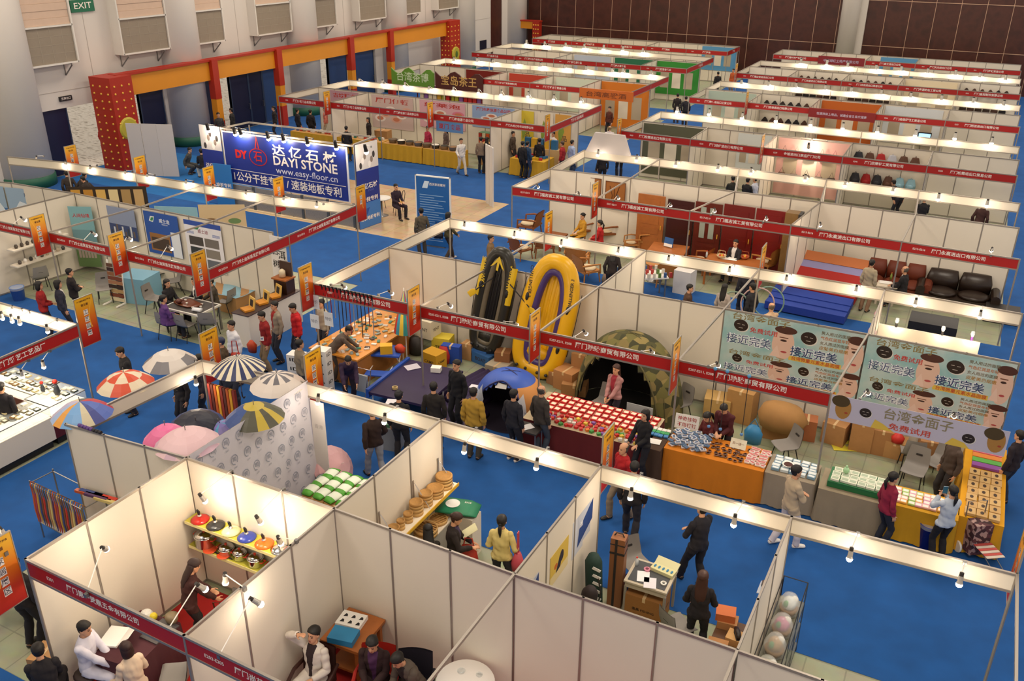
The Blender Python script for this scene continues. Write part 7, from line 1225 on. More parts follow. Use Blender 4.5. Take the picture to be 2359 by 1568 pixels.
m = MB(); m.box(.2, -.14, 0, 6.2, -.08, .06, mat('#d8c8a8', .5)); m.build('kerb', o)
for i, (px, py) in enumerate(((480, 296), (540, 292), (555, 308), (617, 304), (652, 308), (708, 318), (774, 330), (842, 325))): b = PY(px, py, 17.0); lamp((b.x, 17.3, 3.15), (b.x, b.y, 3.02), 'bright floodlight %s along the top of the navy granite banner' % ORD[i], None, 22 if i < 5 else 10, (0, .25, -1), '#2a2624', big=1.8)
pl = thing('roll_banner', 'blue patent roll banner at the inner end of the grey stone slabs', 'banner', (*P(523, 478, 0)[:2], 0), .1); m = MB(); m.box(-.42, -.01, .02, .42, .01, 1.75, mat('#2f7ac0', .5)); wt = frame((0, -.012, .9), (1, 0, 0), (0, 0, 1)); m.text('地板专利', .2, TXTW, wt, .02, fit=.7); m.build('sheet', pl)
o = thing('standee', 'tall blue information poster stand in the central aisle', 'poster', (-8.85, 16.9, 0), .12); m = MB(); m.box(-.62, -.03, .05, .62, .03, 2.5, mat('#2262a8', .45)); m.build('panel', o); m = MB()
for q in ((-.66, -.66+.04), (.62, .66)): m.box(q[0], -.035, 0, q[1], .035, 2.54, WHITE)
m.box(-.66, -.035, 2.5, .66, .035, 2.54, WHITE); m.box(-.4, -.05, .0, .4, .3, .04, STEEL); m.build('frame', o); m = MB(); m.T = frame((0, -.032, 0), (1, 0, 0), (0, 0, 1)); flatpoly(m, [(-.4, 2.1), (-.3, 2.35), (-.12, 2.35), (-.2, 2.1)], '#d8e6f2', .001); wtxt(m, '西沃家居建材', .18, 2.25, .13, TXTW, .001, .6)
for k in range(20): rect(m, -.5, 1.85-.085*k, -.5+[.9, .55, .98, .7, .85][k % 5], 1.875-.085*k, '#8fb4dc', .001)
m.build('print', o)
o = thing('sail_panel', 'tall narrow white fluted panel standing on the polished stone floor', 'panel', (*P(1128, 472, 0)[:2], 0), -.7); m = MB()
for k in range(5): m.cb((-.36+.18*k, 0, 1.2), (.17, .05, 2.4), mat('#d8d2cc', .6), .25 if k % 2 else -.25)
m.build('panel', o)
o = thing('display_board', 'blank white three-leaf board standing near the entrance gate', 'board', (*P(362, 405, 0)[:2], 0), .35)
for k in range(3): m = MB(); m.cb((-.75+.72*k, 0, 1.15), (.7, .04, 2.3), mat('#c9c3bf', .6), .08*(k-1)); m.build('leaf', o)
o = thing('cafe_table', 'small white cafe table beside the navy stand', 'table', (*P(878, 455, .72)[:2], 0)); round_top(o, .38, .72, WHITE)
def wirechair(x, y, rz, label, c=DARK): o = thing('cafe_chair', label, 'chair', (x, y, 0), rz); m = MB(); m.lathe((0, 0, .44), [(0, 0), (.2, 0), (.2, .03), (0, .04)], mat('#c8942a', .5), 14); m.build('seat', o); m = MB(); m.tube([(-.18, -.15, .45), (-.18, -.22, .85), (0, -.24, .92), (.18, -.22, .85), (.18, -.15, .45)], .012, c, 6); m.build('back_frame', o); [(lambda mm: (mm.tube([(sx*.15, sy*.14, .44), (sx*.2, sy*.2, 0)], .012, c, 5), mm.build('leg', o)))(MB()) for sx in (-1, 1) for sy in (-1, 1)]
wirechair(-12.15, 19.6, 2.4, 'dark wire cafe chair under the seated man by the navy stand'); wirechair(-13.3, 19.9, -.6, 'dark wire cafe chair beyond the white cafe table')
pp('in a dark violet jacket seated on a cafe chair by the navy stand', 910, 425, 1.3, -1.9, '#2a1a2a', '#1c1a24', **SIT)
for px, py, zz, rz, t, b, lb, kw in ((970, 480, 1.68, .9, '#5a5040', '#3a342e', 'in a grey-brown jacket before the blue poster stand', {}), (1032, 490, 1.68, -.3, '#4a4224', '#3a2c22', 'in an olive coat with a dark shoulder bag walking at the white beam corner', dict(fem=True, style='bob', shoe='#d8d4d0', **WALK)), (1130, 540, 1.7, -1.2, '#7a6142', '#3a3632', 'in a tan jacket standing behind the inflatable boats', {}), (1412, 585, 1.5, .3, '#201616', '#201a1e', 'in black bending with a patterned bag behind the boats', dict(fem=True, style='long', lean=.5)),
                                (425, 347, 1.05, -1.2, '#4a4a48', '#3a3c44', 'in grey squatting by the entrance carpet', dict(hip=.45, lean=.4, fl=(-.14, .15, .09), fr=(.14, .15, .09))), (463, 345, 1.3, 1.0, '#201e24', '#c9c2b4', 'seated in black at the end of the navy stand', SIT), (300, 262, 1.7, -.4, '#2a2826', '#1f1d20', 'in dark clothes walking in through the gate doorway', dict(fem=True, style='long', **WALK)), (92, 268, 1.75, .4, '#23302c', '#20282a', 'in the dark doorway beside the large round column', {}), (232, 293, 1.3, .3, '#b02a28', '#3a4a6a', 'small in a red top outside the glass doors', dict(H=1.35)), (630, 245, 1.68, 2.4, '#2a2220', '#2a2428', 'in a dark coat holding a bundle by the gate post', dict(fem=True, style='tail')), (533, 258, 1.5, 2.0, '#23201e', '#23201e', 'in dark clothes behind the navy stand at the gate post', {}), (503, 268, 1.5, -2.0, '#3a3636', '#2a2624', 'looking down at the gate post beside the doorway', {})):
    pp(lb, px, py, zz, rz, t, b, **{'vox': .016, **kw})
handbag(*P(1010, 545, .9)[:2], .85, 'dark shoulder bag of the walker in the olive coat', '#1a1416', .3, .25, .12, .4); handbag(*P(1400, 640, .3)[:2], .1, 'patterned brown bag held near the floor behind the boats', '#7a6a58', .35, .35, .2, .4)
# ================================================================ food row with yellow tables
YC = '#c99a22'
for x0, x1, lb in ((-23.5, -20.8, 'first'), (-20.7, -18.0, 'second'), (-17.9, -15.7, 'third'), (-15.6, -13.6, 'fourth')): cloth_table((x0+x1)/2, 27.15, x1-x0, .75, .76, YC, 0, 'long table under a gold cloth in the food row, %s from the entrance side' % lb, topcol='#b98a4a', wave=.03)
cloth_table(-10.3, 27.6, 1.7, 1.1, .76, YC, .0, 'square table under a gold cloth at the aisle corner of the food row', wave=.03)
for k in range(8): x = -17.5+.48*k; o = thing('basket', 'round tub of dried goods on the gold tables, %s from the entrance side' % ORD[k], 'basket', (x, 27.1, .765)); m = MB(); m.lathe((0, 0, 0), [(.17, 0), (.22, .16), (.23, .17), (.2, .14), (0, .14)], mat(['#8a7a60', '#4a4a48', '#a08a68', '#6a7078'][k % 4], .7), 16); m.build('tub', o, True); m = MB(); m.ball((0, 0, .15), (.19, .19, .05), mat(['#6a5a48', '#d8d0c0', '#3a3630', '#8a6a4a'][k % 4], .9)); m.build('contents', o, True)
goods('food_pack', 'small food pack on the gold tables toward the entrance', 'pack', gridpts(-23.3, -18.2, 26.95, 27.45, 26, 2, .765, .05), (.13, .1, .1), ['#3a4a78', '#d8d0c4', '#b03a2a', '#8a7a5a', '#2f6a5a'], None, 'food packs', .8); goods('food_pack', 'food pack on the aisle corner table', 'pack', gridpts(-11, -9.6, 27.2, 28.0, 7, 3, .765, .05), (.14, .1, .1), ['#d8b02a', '#b02a3a', '#2a6a9a', '#e0d8c8'], None, 'corner packs', .8)
def pinkart(t, c1, c2):
    def f(m, L, H):
        rect(m, 0, 0, L, H, c1); wtxt(m, t, L*.5, H*.84, H*.14, '#b8342a', .002, L*.8, .02)
        for k in range(6): disc(m, L*(.2+.13*k), H*(.3+.14*(k % 3)), L*.13, H*.11, c2 if k % 2 else '#e8dcd6', .001+.0002*k); disc(m, L*(.2+.13*k), H*(.3+.14*(k % 3)), L*.08, H*.06, '#c9785a', .002+.0002*k)
    return f
for x0, x1, z0, t, c1, c2, lb in ((-23.0, -21.2, .9, '古坊糕点', '#b8909a', '#a8503a', 'violet-pink temple poster at the entrance end of the food row'), (-20.4, -17.9, .8, '厦门伊顿', '#cbb3ae', '#d8a898', 'large food-photo poster with red characters in the food row'), (-17.5, -14.9, 1.1, '好莱泡', '#d8a8b4', '#d87a90', 'pink blossom poster in the food row'), (-14.5, -12.2, 1.4, '厦门市鑫佳源食品公司', '#8fa8d0', '#d8d8e8', 'blue company poster with red characters in the food row')): poster(lb, (x0, 29.55), (x1, 29.55), z0, 2.42, c1, pinkart(t, c1, c2), .0)
poster('hanging blue and red sign under the red board of the fourth food booth', (-14.6, 26.42), (-13.2, 26.42), 1.75, 2.2, '#5a86b8', lambda m, L, H: wtxt(m, '厦门 食品', L/2, H/2, .22, '#b02a2a', .001, L*.8), .0); o = thing('snack_rack', 'rack of red snack packs beside the blue company poster', 'rack', (-13.3, 29.1, 0)); m = MB(); m.box(-.5, -.2, 0, .5, .2, 1.3, mat('#5a7a58', .6)); m.build('body', o)
for j in range(4): m = MB(); [m.box(-.48+.2*k, -.24, .3+.26*j, -.32+.2*k, -.2, .5+.26*j, mat(['#a82a1c', '#d8c8a8', '#c2501c'][(j+k) % 3], .5)) for k in range(5)]; m.build('packs', o)
for x, c, t in ((-11.6, '#d8c23a', 'yellow-green bird panel on the wall behind the corner food booth'), (-10.6, '#e8dcc8', 'cream calligraphy panel on the wall behind the corner food booth'), (-9.7, '#d8a04a', 'amber panel at the aisle end of the corner food booth')): poster(t, (x-.4, 29.55), (x+.4, 29.55), .7, 2.4, c, lambda m, L, H: (flatpoly(m, [(L*.3, H*.2), (L*.6, H*.55), (L*.4, H*.8), (L*.2, H*.5)], '#8aa040', .001), wtxt(m, '品', L*.6, H*.35, .3, '#5a4a3a', .0015)), .0)
for k in range(5): m = MB(); m.box(-.14, -.1, 0, .14, .1, .42, mat(['#2a6a9a', '#d8a82a'][k % 2], .5)); one('gift_bag', 'gift bag in blue or gold on the aisle corner food shelf', 'bag', m, 'gift bags on the corner food shelf', (-11.2+.34*k, 29.0, .9))
m = MB(); m.box(-1.0, -.2, 0, 1.0, .2, .9, mat('#c9a878', .5)); one('shelf_unit', 'low tan shelf behind the aisle corner food table', 'shelf', m, None, (-10.5, 29.05, 0)); bin_(*P(1147, 385, 0)[:2], .22, .5, '#7a86a0', 'grey-blue bin beside the narrow white panel in the food row'); carton(*P(1165, 380, 0)[:2], 0, (.4, .4, .4), .2, 'violet carton beside the grey-blue bin', mat('#5a5a9a', .6))
for x in (-18.9, -12.9): carton(x, 28.3, 0, (.7, .5, 1.0), .1, 'brown carton stack behind the gold tables, %s' % ('toward the entrance' if x < -15 else 'by the snack rack'))
for px, py, rz, t, b, lb, kw in ((1062, 318, -2.1, '#dfdad4', '#cfc4b4', 'in white with pale trousers walking past the gold tables', WALK), (1108, 315, .2, '#8a7460', '#1f1c1f', 'in a tan jacket and black trousers at the gold tables', {}), (1122, 316, .1, '#3a2a24', '#2a2426', 'with dark hair behind the tan jacket at the gold tables', dict(fem=True, style='long')), (1182, 302, -1.5, '#4a3c30', '#2a2628', 'tall in brown facing the corner food table', {}), (1204, 325, -.2, '#1a181c', '#1b1a1e', 'in a long black coat at the corner food table', dict(hem=.3)), (1215, 325, -.3, '#1f3a5a', '#2a3a58', 'in denim blue at the corner food table', {}), (1243, 318, .4, '#18171c', '#6a6256', 'in black with khaki trousers at the corner food table', {}), (1275, 303, 2.8, '#d0c8c4', '#3a3438', 'in a pale shirt behind the corner food table', {}), (1296, 325, 1.6, '#a02024', '#2a2024', 'in a red blazer at the aisle side of the corner food table', dict(hair='#4a3626')), (1318, 322, -.5, '#a8b8d8', '#2a3a58', 'in pale blue at the aisle edge of the food row', {}), (1405, 290, .2, '#c9c0c4', '#241c1c', 'stout in a white shirt and dark trousers in the central aisle', dict(bald=True, puff=1.6, hair='#8a7048')), (1380, 312, -.6, '#2a1a1c', '#201a1c', 'in dark clothes beside the pale lectern shape', {}),
                                (985, 290, 2.9, '#b02a4a', '#2a2428', 'in a pink-red jacket behind the gold tables', dict(fem=True)), (1027, 293, 2.6, '#6a5a54', '#2a2428', 'with long hair behind the dried-goods tubs', dict(fem=True, style='long')), (848, 270, 2.4, '#2a2020', '#2a2428', 'in black behind the gold tables below the food-photo poster', dict(fem=True, style='long')), (684, 250, -.4, '#23222a', '#23222a', 'in dark clothes at the entrance end of the food row', {}), (714, 252, .2, '#1f1c20', '#1f1c20', 'in a dark suit at the entrance end of the food row', {}), (748, 246, 2.2, '#d87a6a', '#c9b8a8', 'in salmon pink at the temple poster', {}), (797, 290, .3, '#1c1a1c', '#1c1a1c', 'in black looking at the gold tables from the granite stand side', {}), (1405, 245, 2.9, '#5a2a18', '#2a2020', 'dark-haired in front of the orange booth', dict(fem=True)), (1582, 222, .4, '#1d1c26', '#1d1c24', 'in navy bending at the central aisle beyond the orange booth', dict(lean=.3)), (1655, 165, .6, '#1f1c1c', '#201c1c', 'in black in the far central aisle', {}), (1690, 158, 2.8, '#c05a2a', '#8a7a6a', 'in an orange top at the last row of the aisle', dict(fem=True)), (1562, 215, .2, '#2a2424', '#221c1e', 'in dark brown seated group at the orange booth corner', {}), (1390, 345, .4, '#241c1e', '#1c181a', 'in dark trousers seen beneath the white furniture-island beam', {}), (1430, 325, .5, '#1a1a22', '#1c1a20', 'in dark blue leaning behind the red board of the bag row', dict(lean=.6))): pp(lb, px, py, 1.66, rz, t, b, 1.66, **{'vox': .017, **kw})
beam_lamps(32.3, [(827, 190), (880, 194), (932, 198), (987, 208), (1044, 209), (1102, 214), (1154, 218), (1216, 222), (1275, 229), (1338, 234)], 'the beam behind the food row', dy=-.35, order='from the entrance side', power=8, big=1.5)
m = MB(); m.prism([(-.9, 0), (.9, 0), (.62, .75), (-.55, .75)], -.06, .06, mat('#c4bcba', .5)); o = one('header_board', 'large pale trapezoid board above the white beam of the furniture island', 'board', m, None, (-4.9, 23.05, 2.5)); o.rotation_euler = (PI/2, 0, .02)
for nd, s, t in (((-20.6, 26.5), -1, 'of the food row near the entrance gate'), ((-14.8, 26.5), -1, 'over the dried-goods tubs'), ((-8.95, 26.5), -1, 'at the aisle corner of the food row')): flag(nd, s, 'orange zone sign '+t, '食品展区')
# ================================================================ furniture island
RAT = mat('#b5783a', .6, key='rattan', noise=.2, nscale=25); RAT2 = mat('#8a4f22', .6, key='dark_rattan', noise=.2, nscale=25); CUSH = mat('#dcc7a2', .8)
def cane_chair(x, y, rz, label, c=RAT, s=1., sofa=0.):
    o = thing('rattan_chair', label, 'chair', (x, y, 0), rz); o.scale = (s, s, s); w = .33+sofa
    m = MB(); m.cb((0, 0, .38), (2*w, .62, .06), c); m.build('seat', o); m = MB(); m.grid(lambda u, v: ((v-.5)*2*w, -.3-.12*u+.06*(2*v-1)**2, .4+.5*u-.08*(2*v-1)**4*u), 8, 10, c); m.grid(lambda u, v: ((.5-v)*2*w, -.33-.12*u+.06*(2*v-1)**2, .4+.5*u-.08*(2*v-1)**4*u), 8, 10, c); m.build('backrest', o, True)
    for k in (-1, 1): m = MB(); m.tube([(k*w, -.38, .62), (k*(w+.05), 0, .64), (k*w, .28, .6), (k*w, .3, .3)], .03, c, 7); m.build('arm', o)
    for sx in (-1, 1):
        for sy in (-1, 1): m = MB(); m.tube([(sx*(w-.04), sy*.26, .38), (sx*w, sy*.3, 0)], .022, c, 6); m.build('leg', o)
    m = MB(); m.ball((0, .02, .44), (w*.92, .28, .06), CUSH, 14, 7); m.build('cushion', o, True); return o
def P2(px, py, z=.45): q = P(px, py, z); return q.x, q.y
for px, py, rz, lb, c, s, so in ((1335, 515, 2.6, 'wicker two-seat sofa with cream cushions under the person in yellow', RAT2, 1.1, .4), (1395, 530, 2.3, 'wicker armchair with cream cushions under the person in red', RAT2, 1.1, .05), (1440, 522, 2.0, 'honey cane armchair with a carved back panel', RAT, 1.1, 0), (1492, 548, 2.0, 'honey wicker armchair beside the red doors', RAT, 1.1, 0), (1455, 550, 2.0, 'low wicker footstool chair with a cushion in the furniture booth', RAT, .8, 0), (1220, 515, 1.6, 'dark oval-backed cane rocking chair at the aisle corner', RAT2, 1.1, 0), (1330, 590, .2, 'slatted rattan chair behind the yellow boat', RAT, 1.05, 0), (1352, 615, -.6, 'second rattan chair behind the yellow boat, turned to the aisle', RAT, 1., 0), (1765, 600, 1.2, 'bent-cane hoop chair by the wooden post', RAT, 1.1, 0), (1535, 625, .4, 'rattan armchair with a white cushion behind the printer box', RAT, .95, 0), (1255, 560, .5, 'dark rattan chair by the tan-jacketed person', RAT2, 1, 0), (1200, 565, -.4, 'dark low rattan chair behind the dark boat', RAT2, .9, 0)): cane_chair(*P2(px, py), rz, lb, c, s, so)
def table(x, y, w, l, h, label, c=WOOD, rz=0., name='wooden_table'):
    o = thing(name, label, 'table', (x, y, 0), rz); m = MB(); m.box(-w/2, -l/2, h-.05, w/2, l/2, h, c); m.build('top', o)
    for sx in (-1, 1):
        for sy in (-1, 1): m = MB(); m.box(sx*(w/2-.07)-.03, sy*(l/2-.07)-.03, 0, sx*(w/2-.07)+.03, sy*(l/2-.07)+.03, h-.05, c); m.build('leg', o)
    return o
table(*P2(1540, 572, .74), 1.2, 1.0, .74, 'square orange wooden table with a standing brochure', WOOD, .1); table(*P2(1690, 602, .74), 1.7, 1.0, .74, 'wooden dining table with fruit baskets before the red doors', WOOD, .05); table(*P2(1280, 540, .5), .7, .6, .5, 'low dark table with papers by the aisle rocking chair', RAT2); o = thing('round_stand', 'round rattan side table behind the white beam', 'table', (*P2(1510, 605, .6), 0)); round_top(o, .33, .62, RAT)
q = P2(1540, 565, .8); m = MB(); m.cb((0, 0, .16), (.32, .03, .3), mat('#2a5a98', .5), 0, -.2); m.cb((0, -.035, .07), (.3, .01, .1), WHITE, 0, -.2); one('brochure_stand', 'blue and white standing brochure on the square table', 'brochure', m, None, (*q, .745), -.2)
for px, py, c, lb in ((1662, 590, '#c9b088', 'cane basket with a handle on the dining table'), (1715, 592, '#a8562a', 'dark fruit basket on the dining table')): o = thing('fruit_basket', lb, 'basket', (*P2(px, py, .8), .745)); m = MB(); m.lathe((0, 0, 0), [(.1, 0), (.16, .1), (.15, .1), (.09, .02), (0, .02)], mat(c, .6), 14); m.tube([(-.15, 0, .09), (-.1, 0, .24), (.1, 0, .24), (.15, 0, .09)], .01, mat(c, .6), 5); m.build('basket', o, True); m = MB(); [m.ball((.05*math.cos(k*1.3), .05*math.sin(k*1.3), .09), .04, mat(['#c9402a', '#d8a02a', '#8a9a3a'][k % 3], .4), 8, 6) for k in range(5)]; m.build('fruit', o, True)
bottle(*P2(1628, 588, .8), .745, 'clear bottle at the aisle end of the dining table'); sheet(*P2(1680, 595, .75), .75, .5, .3, .1, 'white sheets spread on the dining table')
for px, py, rz, lb in ((1648, 575, 2.9, 'carved orange dining chair behind the dining table'), (1718, 570, 2.8, 'orange dining chair beside the suited person'), (1612, 595, 1.4, 'orange dining chair at the aisle end of the dining table')): cane_chair(*P2(px, py), rz, lb, WOOD, .95)
for px, py, zz, rz, t, lb, kw in ((1345, 495, 1.22, 2.5, '#c9932a', 'in yellow with a high ponytail sorting cloth on the wicker sofa', dict(fem=True, style='bun', H=1.6)), (1385, 512, 1.22, 1.8, '#b01c1c', 'in red with a ponytail sorting cloth on the wicker armchair', dict(fem=True, style='tail', H=1.6)), (1697, 555, 1.28, 2.9, '#1f1d24', 'in a dark suit seated at the dining table', dict(inner='#d8d4d0', bald=False)), (2090, 618, 1.28, 1.3, '#1e1a1e', 'balding in a dark suit seated before the brown sofa', dict(bald=True, hair='#5a5048', inner='#b8b0a8'))): pp(lb, px, py, zz, rz, t, **{'vox': .015, **SIT, **kw})
for x0, x1, z0, z1, lb in ((-5.85, -5.3, 1.5, 2.3, 'carved brown panel with branches, first from the aisle'), (-5.2, -4.75, 1.95, 2.4, 'small square carved panel with two blossoms'), (-4.65, -3.95, 1.4, 2.32, 'carved brown panel with foliage in the middle of the wall'), (-3.75, -3.05, 1.35, 2.28, 'carved amber panel with a twisting branch')): poster(lb, (x0, 20.05), (x1, 20.05), z0, z1, mat('#9a5e24', .5, noise=.15, nscale=9), lambda m, L, H: [m.tube([(L*(.3+.2*k), H*.1, .004), (L*(.35+.1*k), H*.5, .006), (L*(.2+.25*k), H*.85, .004)], .012, mat('#5a2f10', .6), 4) for k in range(3)], .0, frame_col='#6a3a18', name='carved_panel', cat='panel')
for i, (x0, x1, z1, c, lb) in enumerate(((-2.45, -1.5, 2.1, WOOD, 'orange wooden door with an arched panel on display'), (-1.4, -.5, 2.05, mat('#3a100c', .35), 'near-black red wooden door on display'), (-.45, .45, 2.1, DKWOOD, 'red wooden door with two frosted glass strips'), (.5, 1.5, 2.15, mat('#6a130e', .35), 'deep red panelled door on display'), (1.55, 2.55, 2.15, mat('#7a140e', .35), 'brighter red panelled door beside the gilt post'))):
    o = thing('sample_doorset', lb, 'door', (x0, 19.75, 0)); w = x1-x0; m = MB(); m.box(0, 0, 0, w, .06, z1, c); m.build('leaf', o); m = MB(); [m.box(w*.18, -.012, a*z1, w*.82, 0, b*z1, c) for a, b in ((.08, .3), (.36, .46), (.52, .92))]; m.build('raised_panels', o)
    if i == 2: m = MB(); [m.box(w*a, -.02, .9, w*(a+.2), -.012, 1.95, mat('#9aa49a', .3)) for a in (.22, .56)]; m.build('glass', o)
    m = MB(); m.tube([(w*.92, -.06, .95), (w*.92, -.06, 1.1)], .015, GOLD, 6); m.build('handle', o)
m = MB(); m.box(-.2, -.2, 0, .2, .2, 2.3, mat('#7a5a2c', .5, noise=.2, nscale=5)); m.box(.2, -.25, 0, .3, .2, 2.3, DARK); one('display_pillar', 'gilt-brown wooden post at the end of the red doors', 'post', m, None, (2.75, 19.4, 0))
for i, (px, py, z, d, lb, c) in enumerate(((1577, 648, .35, (.55, .5, .75), 'white printer box standing on the furniture booth floor', '#d8d4d0'),)): carton(*P2(px, py, z), 0, d, -.1, lb, mat(c, .5), tape=False)
o = thing('sofa_bed', 'folding sofa bed of red and blue mattress strips', 'sofa', (3.95, 17.9, 0), -.06); RB = mat('#a01c14', .8); BB = mat('#1c3a94', .8); LB = mat('#8a86b0', .8); OB = mat('#b5693a', .8); L = 2.3
for y, z, h, c, nm, rx in ((-1.0, .16, .22, BB, 'front_cushion', 0), (-.62, .22, .22, BB, 'front_cushion', .12), (-.3, .3, .2, BB, 'front_cushion', .15), (.25, .32, .22, RB, 'seat', .1), (.95, .55, .2, RB, 'back_cushion', .5), (1.25, .72, .16, LB, 'back_cushion', .6), (1.5, .95, .14, OB, 'back_cushion', .7)): m = MB(); m.cb((0, y, z), (L, .42 if h > .18 else .34, h), c, 0, rx); m.build(nm, o)
m = MB(); m.box(-L/2+.1, -.9, 0, L/2-.1, 1.5, .1, DARK); m.build('base', o)
def sofa(x, y, rz, w, c, label, n=2):
    o = thing('sofa', label, 'sofa', (x, y, 0), rz); m = MB(); m.cb((0, 0, .22), (w, .85, .3), c); m.build('base', o)
    for k in range(n): cx = -w/2+.2+(w-.4)*(k+.5)/n; m = MB(); m.ball((cx, .05, .42), ((w-.4)/n*.5, .4, .12), c, 14, 8); m.build('seat_cushion', o, True); m = MB(); m.loft([((cx, -.35, .4), ((w-.4)/n*.48, 0, 0), (0, .12, 0)), ((cx, -.38, .7), ((w-.4)/n*.5, 0, 0), (0, .16, 0)), ((cx, -.45, .95), ((w-.4)/n*.42, 0, 0), (0, .07, 0))], c, 14); m.build('back_cushion', o, True)
    for s in (-1, 1): m = MB(); m.tube([(s*(w/2-.08), -.4, .5), (s*(w/2-.08), .42, .5)], .13, c, 10); m.cb((s*(w/2-.08), 0, .3), (.24, .85, .4), c); m.build('arm', o)
sofa(7.75, 19.75, PI+.03, 2.2, mat('#2a1d16', .35), 'black leather two-seat sofa at the outer end of the furniture island'); sofa(5.95, 19.85, PI, 2.1, mat('#6a2a12', .6), 'brown sofa behind the suited balding person', 3); table(*P2(2045, 655, .6), .6, .5, .6, 'small white-topped table with papers by the brown sofa', mat('#d8ccb8', .4)); sheet(*P2(2040, 650, .61), .61, .35, .25, .1, 'white paper on the small table by the brown sofa'); bottle(*P2(2052, 643, .61), .61, 'green and orange bottle on the small table by the brown sofa', '#8a9a4a', '#c9682a'); m = MB(); m.box(-.45, -.3, 0, .45, .3, .4, mat('#1f1917', .5)); one('ottoman', 'black ottoman beside the black leather sofa', 'stool', m, None, (9.0, 19.2, 0))
carton(*P2(1985, 665, .2), 0, (.5, .4, .55), .1, 'brown carton at the end of the sofa bed'); o = thing('handbag', 'dark leather bag at the corner of the brown sofa', 'bag', (*P2(1982, 630, .7), .3)); m = MB(); m.ball((0, 0, .22), (.2, .15, .22), mat('#33160f', .5)); m.build('body', o, True)
pp('in a cream hooded jacket standing by the sofa bed', 2010, 598, 1.62, -.3, '#b8a88c', '#8a6a52', 1.62, fem=True, style='bun', vox=.014, puff=1.5)
# booth behind the posters
m = MB(); m.box(-.75, -.35, .7, .75, .35, .74, WHITE); [m.box(x, y, 0, x+.04, y+.04, .7, STEEL) for x in (-.7, .66) for y in (-.3, .26)]; one('goods_table', 'white table of small glass souvenirs behind the boats', 'table', m, None, (-.85, 15.9, 0), .6)
goods('souvenir', 'small bright souvenir on the white table behind the boats', 'souvenir', [(-.85+.6*u-.3*v, 15.9+.45*u+.2*v, .745) for u in np.linspace(-.9, .9, 9) for v in (-1, 0, 1)], (.08, .08, .14), ['#5a7a3a', '#c9c4b8', '#a8322a', '#3a5a8a', '#d8d0c0'], None, 'souvenirs', 1)
for px, py, zz, rz, t, lb, kw in ((1585, 665, 1.2, -1.2, '#4a3224', 'in brown seated behind the partition by the printer box', SIT), (1670, 658, 1.55, -.2, '#a89c94', 'with long hair and a pale striped top handling hoops', dict(fem=True, style='long', H=1.6)), (1735, 660, 1.6, 1.2, '#1f1e24', 'with dark hair in black and grey handling hoops', {}), (1780, 706, 1.25, .8, '#c9a888', 'bald in a pale top seated behind the face-mask poster', dict(bald=True, hair='#6a5a4a', **SIT)), (1722, 622, 1.6, .5, '#22202a', 'in black with a white bag behind the cane hoop chair', {})): pp(lb, px, py, zz, rz, t, **{'vox': .015, **kw})
for px, py, r, c, lb in ((1745, 700, .45, '#c9a8a0', 'pink and green striped hoop held behind the poster wall'), (1690, 705, .4, '#8aa08a', 'greenish hoop leaning behind the poster wall'), (1770, 695, .42, '#7a9a8a', 'second hoop beside the sofa bed')): q = P(px, py, .8); m = MB(); m.tube([(r*math.cos(t), .2*math.sin(t)*r, r*math.sin(t)) for t in [2*PI*k/24 for k in range(25)]], .02, mat(c, .5), 6); one('hoop', lb, 'hoop', m, None, q, .2)
o = thing('display_counter', 'white lit display counter with small lamps behind the outer poster', 'counter', (7.25, 13.9, 0), -.01); m = MB(); m.box(-1.15, -.02, 0, 1.15, .02, 1.35, PANEL); m.box(-1.15, -.5, .6, 1.15, 0, .63, PANEL); m.build('panels', o)
for x, c, lb in ((-.75, BLACK, 'small lamp at the aisle end of the white lit counter'), (.3, BLACK, 'small lamp in the middle of the white lit counter'), (.95, mat('#6a3a8a', .4), 'violet clip lamp at the outer end of the white lit counter')): q = thing('clip_lamp', lb, 'lamp', (7.25+x, 13.9, 1.35)); m = MB(); m.tube([(0, 0, 0), (0, -.03, .12)], .03, c, 8); m.build('clamp', q); m = MB(); m.lathe((0, -.03, .12), [(.03, 0), (.05, .06), (.04, .12), (0, .12)], mat('#d8dce0', .3), 10); m.build('head', q); l = bpy.data.lights.new('clip_light', 'POINT'); l.energy = 5; l.color = (1, .78, .5); l.shadow_soft_size = .05; e = bpy.data.objects.new('clip_light', l); COL.objects.link(e); e.parent = q; e.location = (0, -.2, .02)
for k in range(9): m = MB(); m.ball((0, 0, 0), (.06, .03, .1), mat(['#d88aa8', '#e8c8d0', '#8ac08a', '#c05a8a'][k % 4], .6)); one('hanging_toy', 'pink plush toy hanging on the partition by the lit counter', 'toy', m, 'pink plush toys', (E_[4][0]-.06+.02*(k % 2), E_[4][1]+.5+.28*k, 1.9-.12*(k % 4)), 0, True)
o = thing('tarpaulin', 'black cloth-covered table end behind the lit counter', 'table', (7.3, 16.4, 0)); m = MB(); m.box(-.6, -.4, 0, .6, .4, .75, BLACK); m.build('cloth', o)
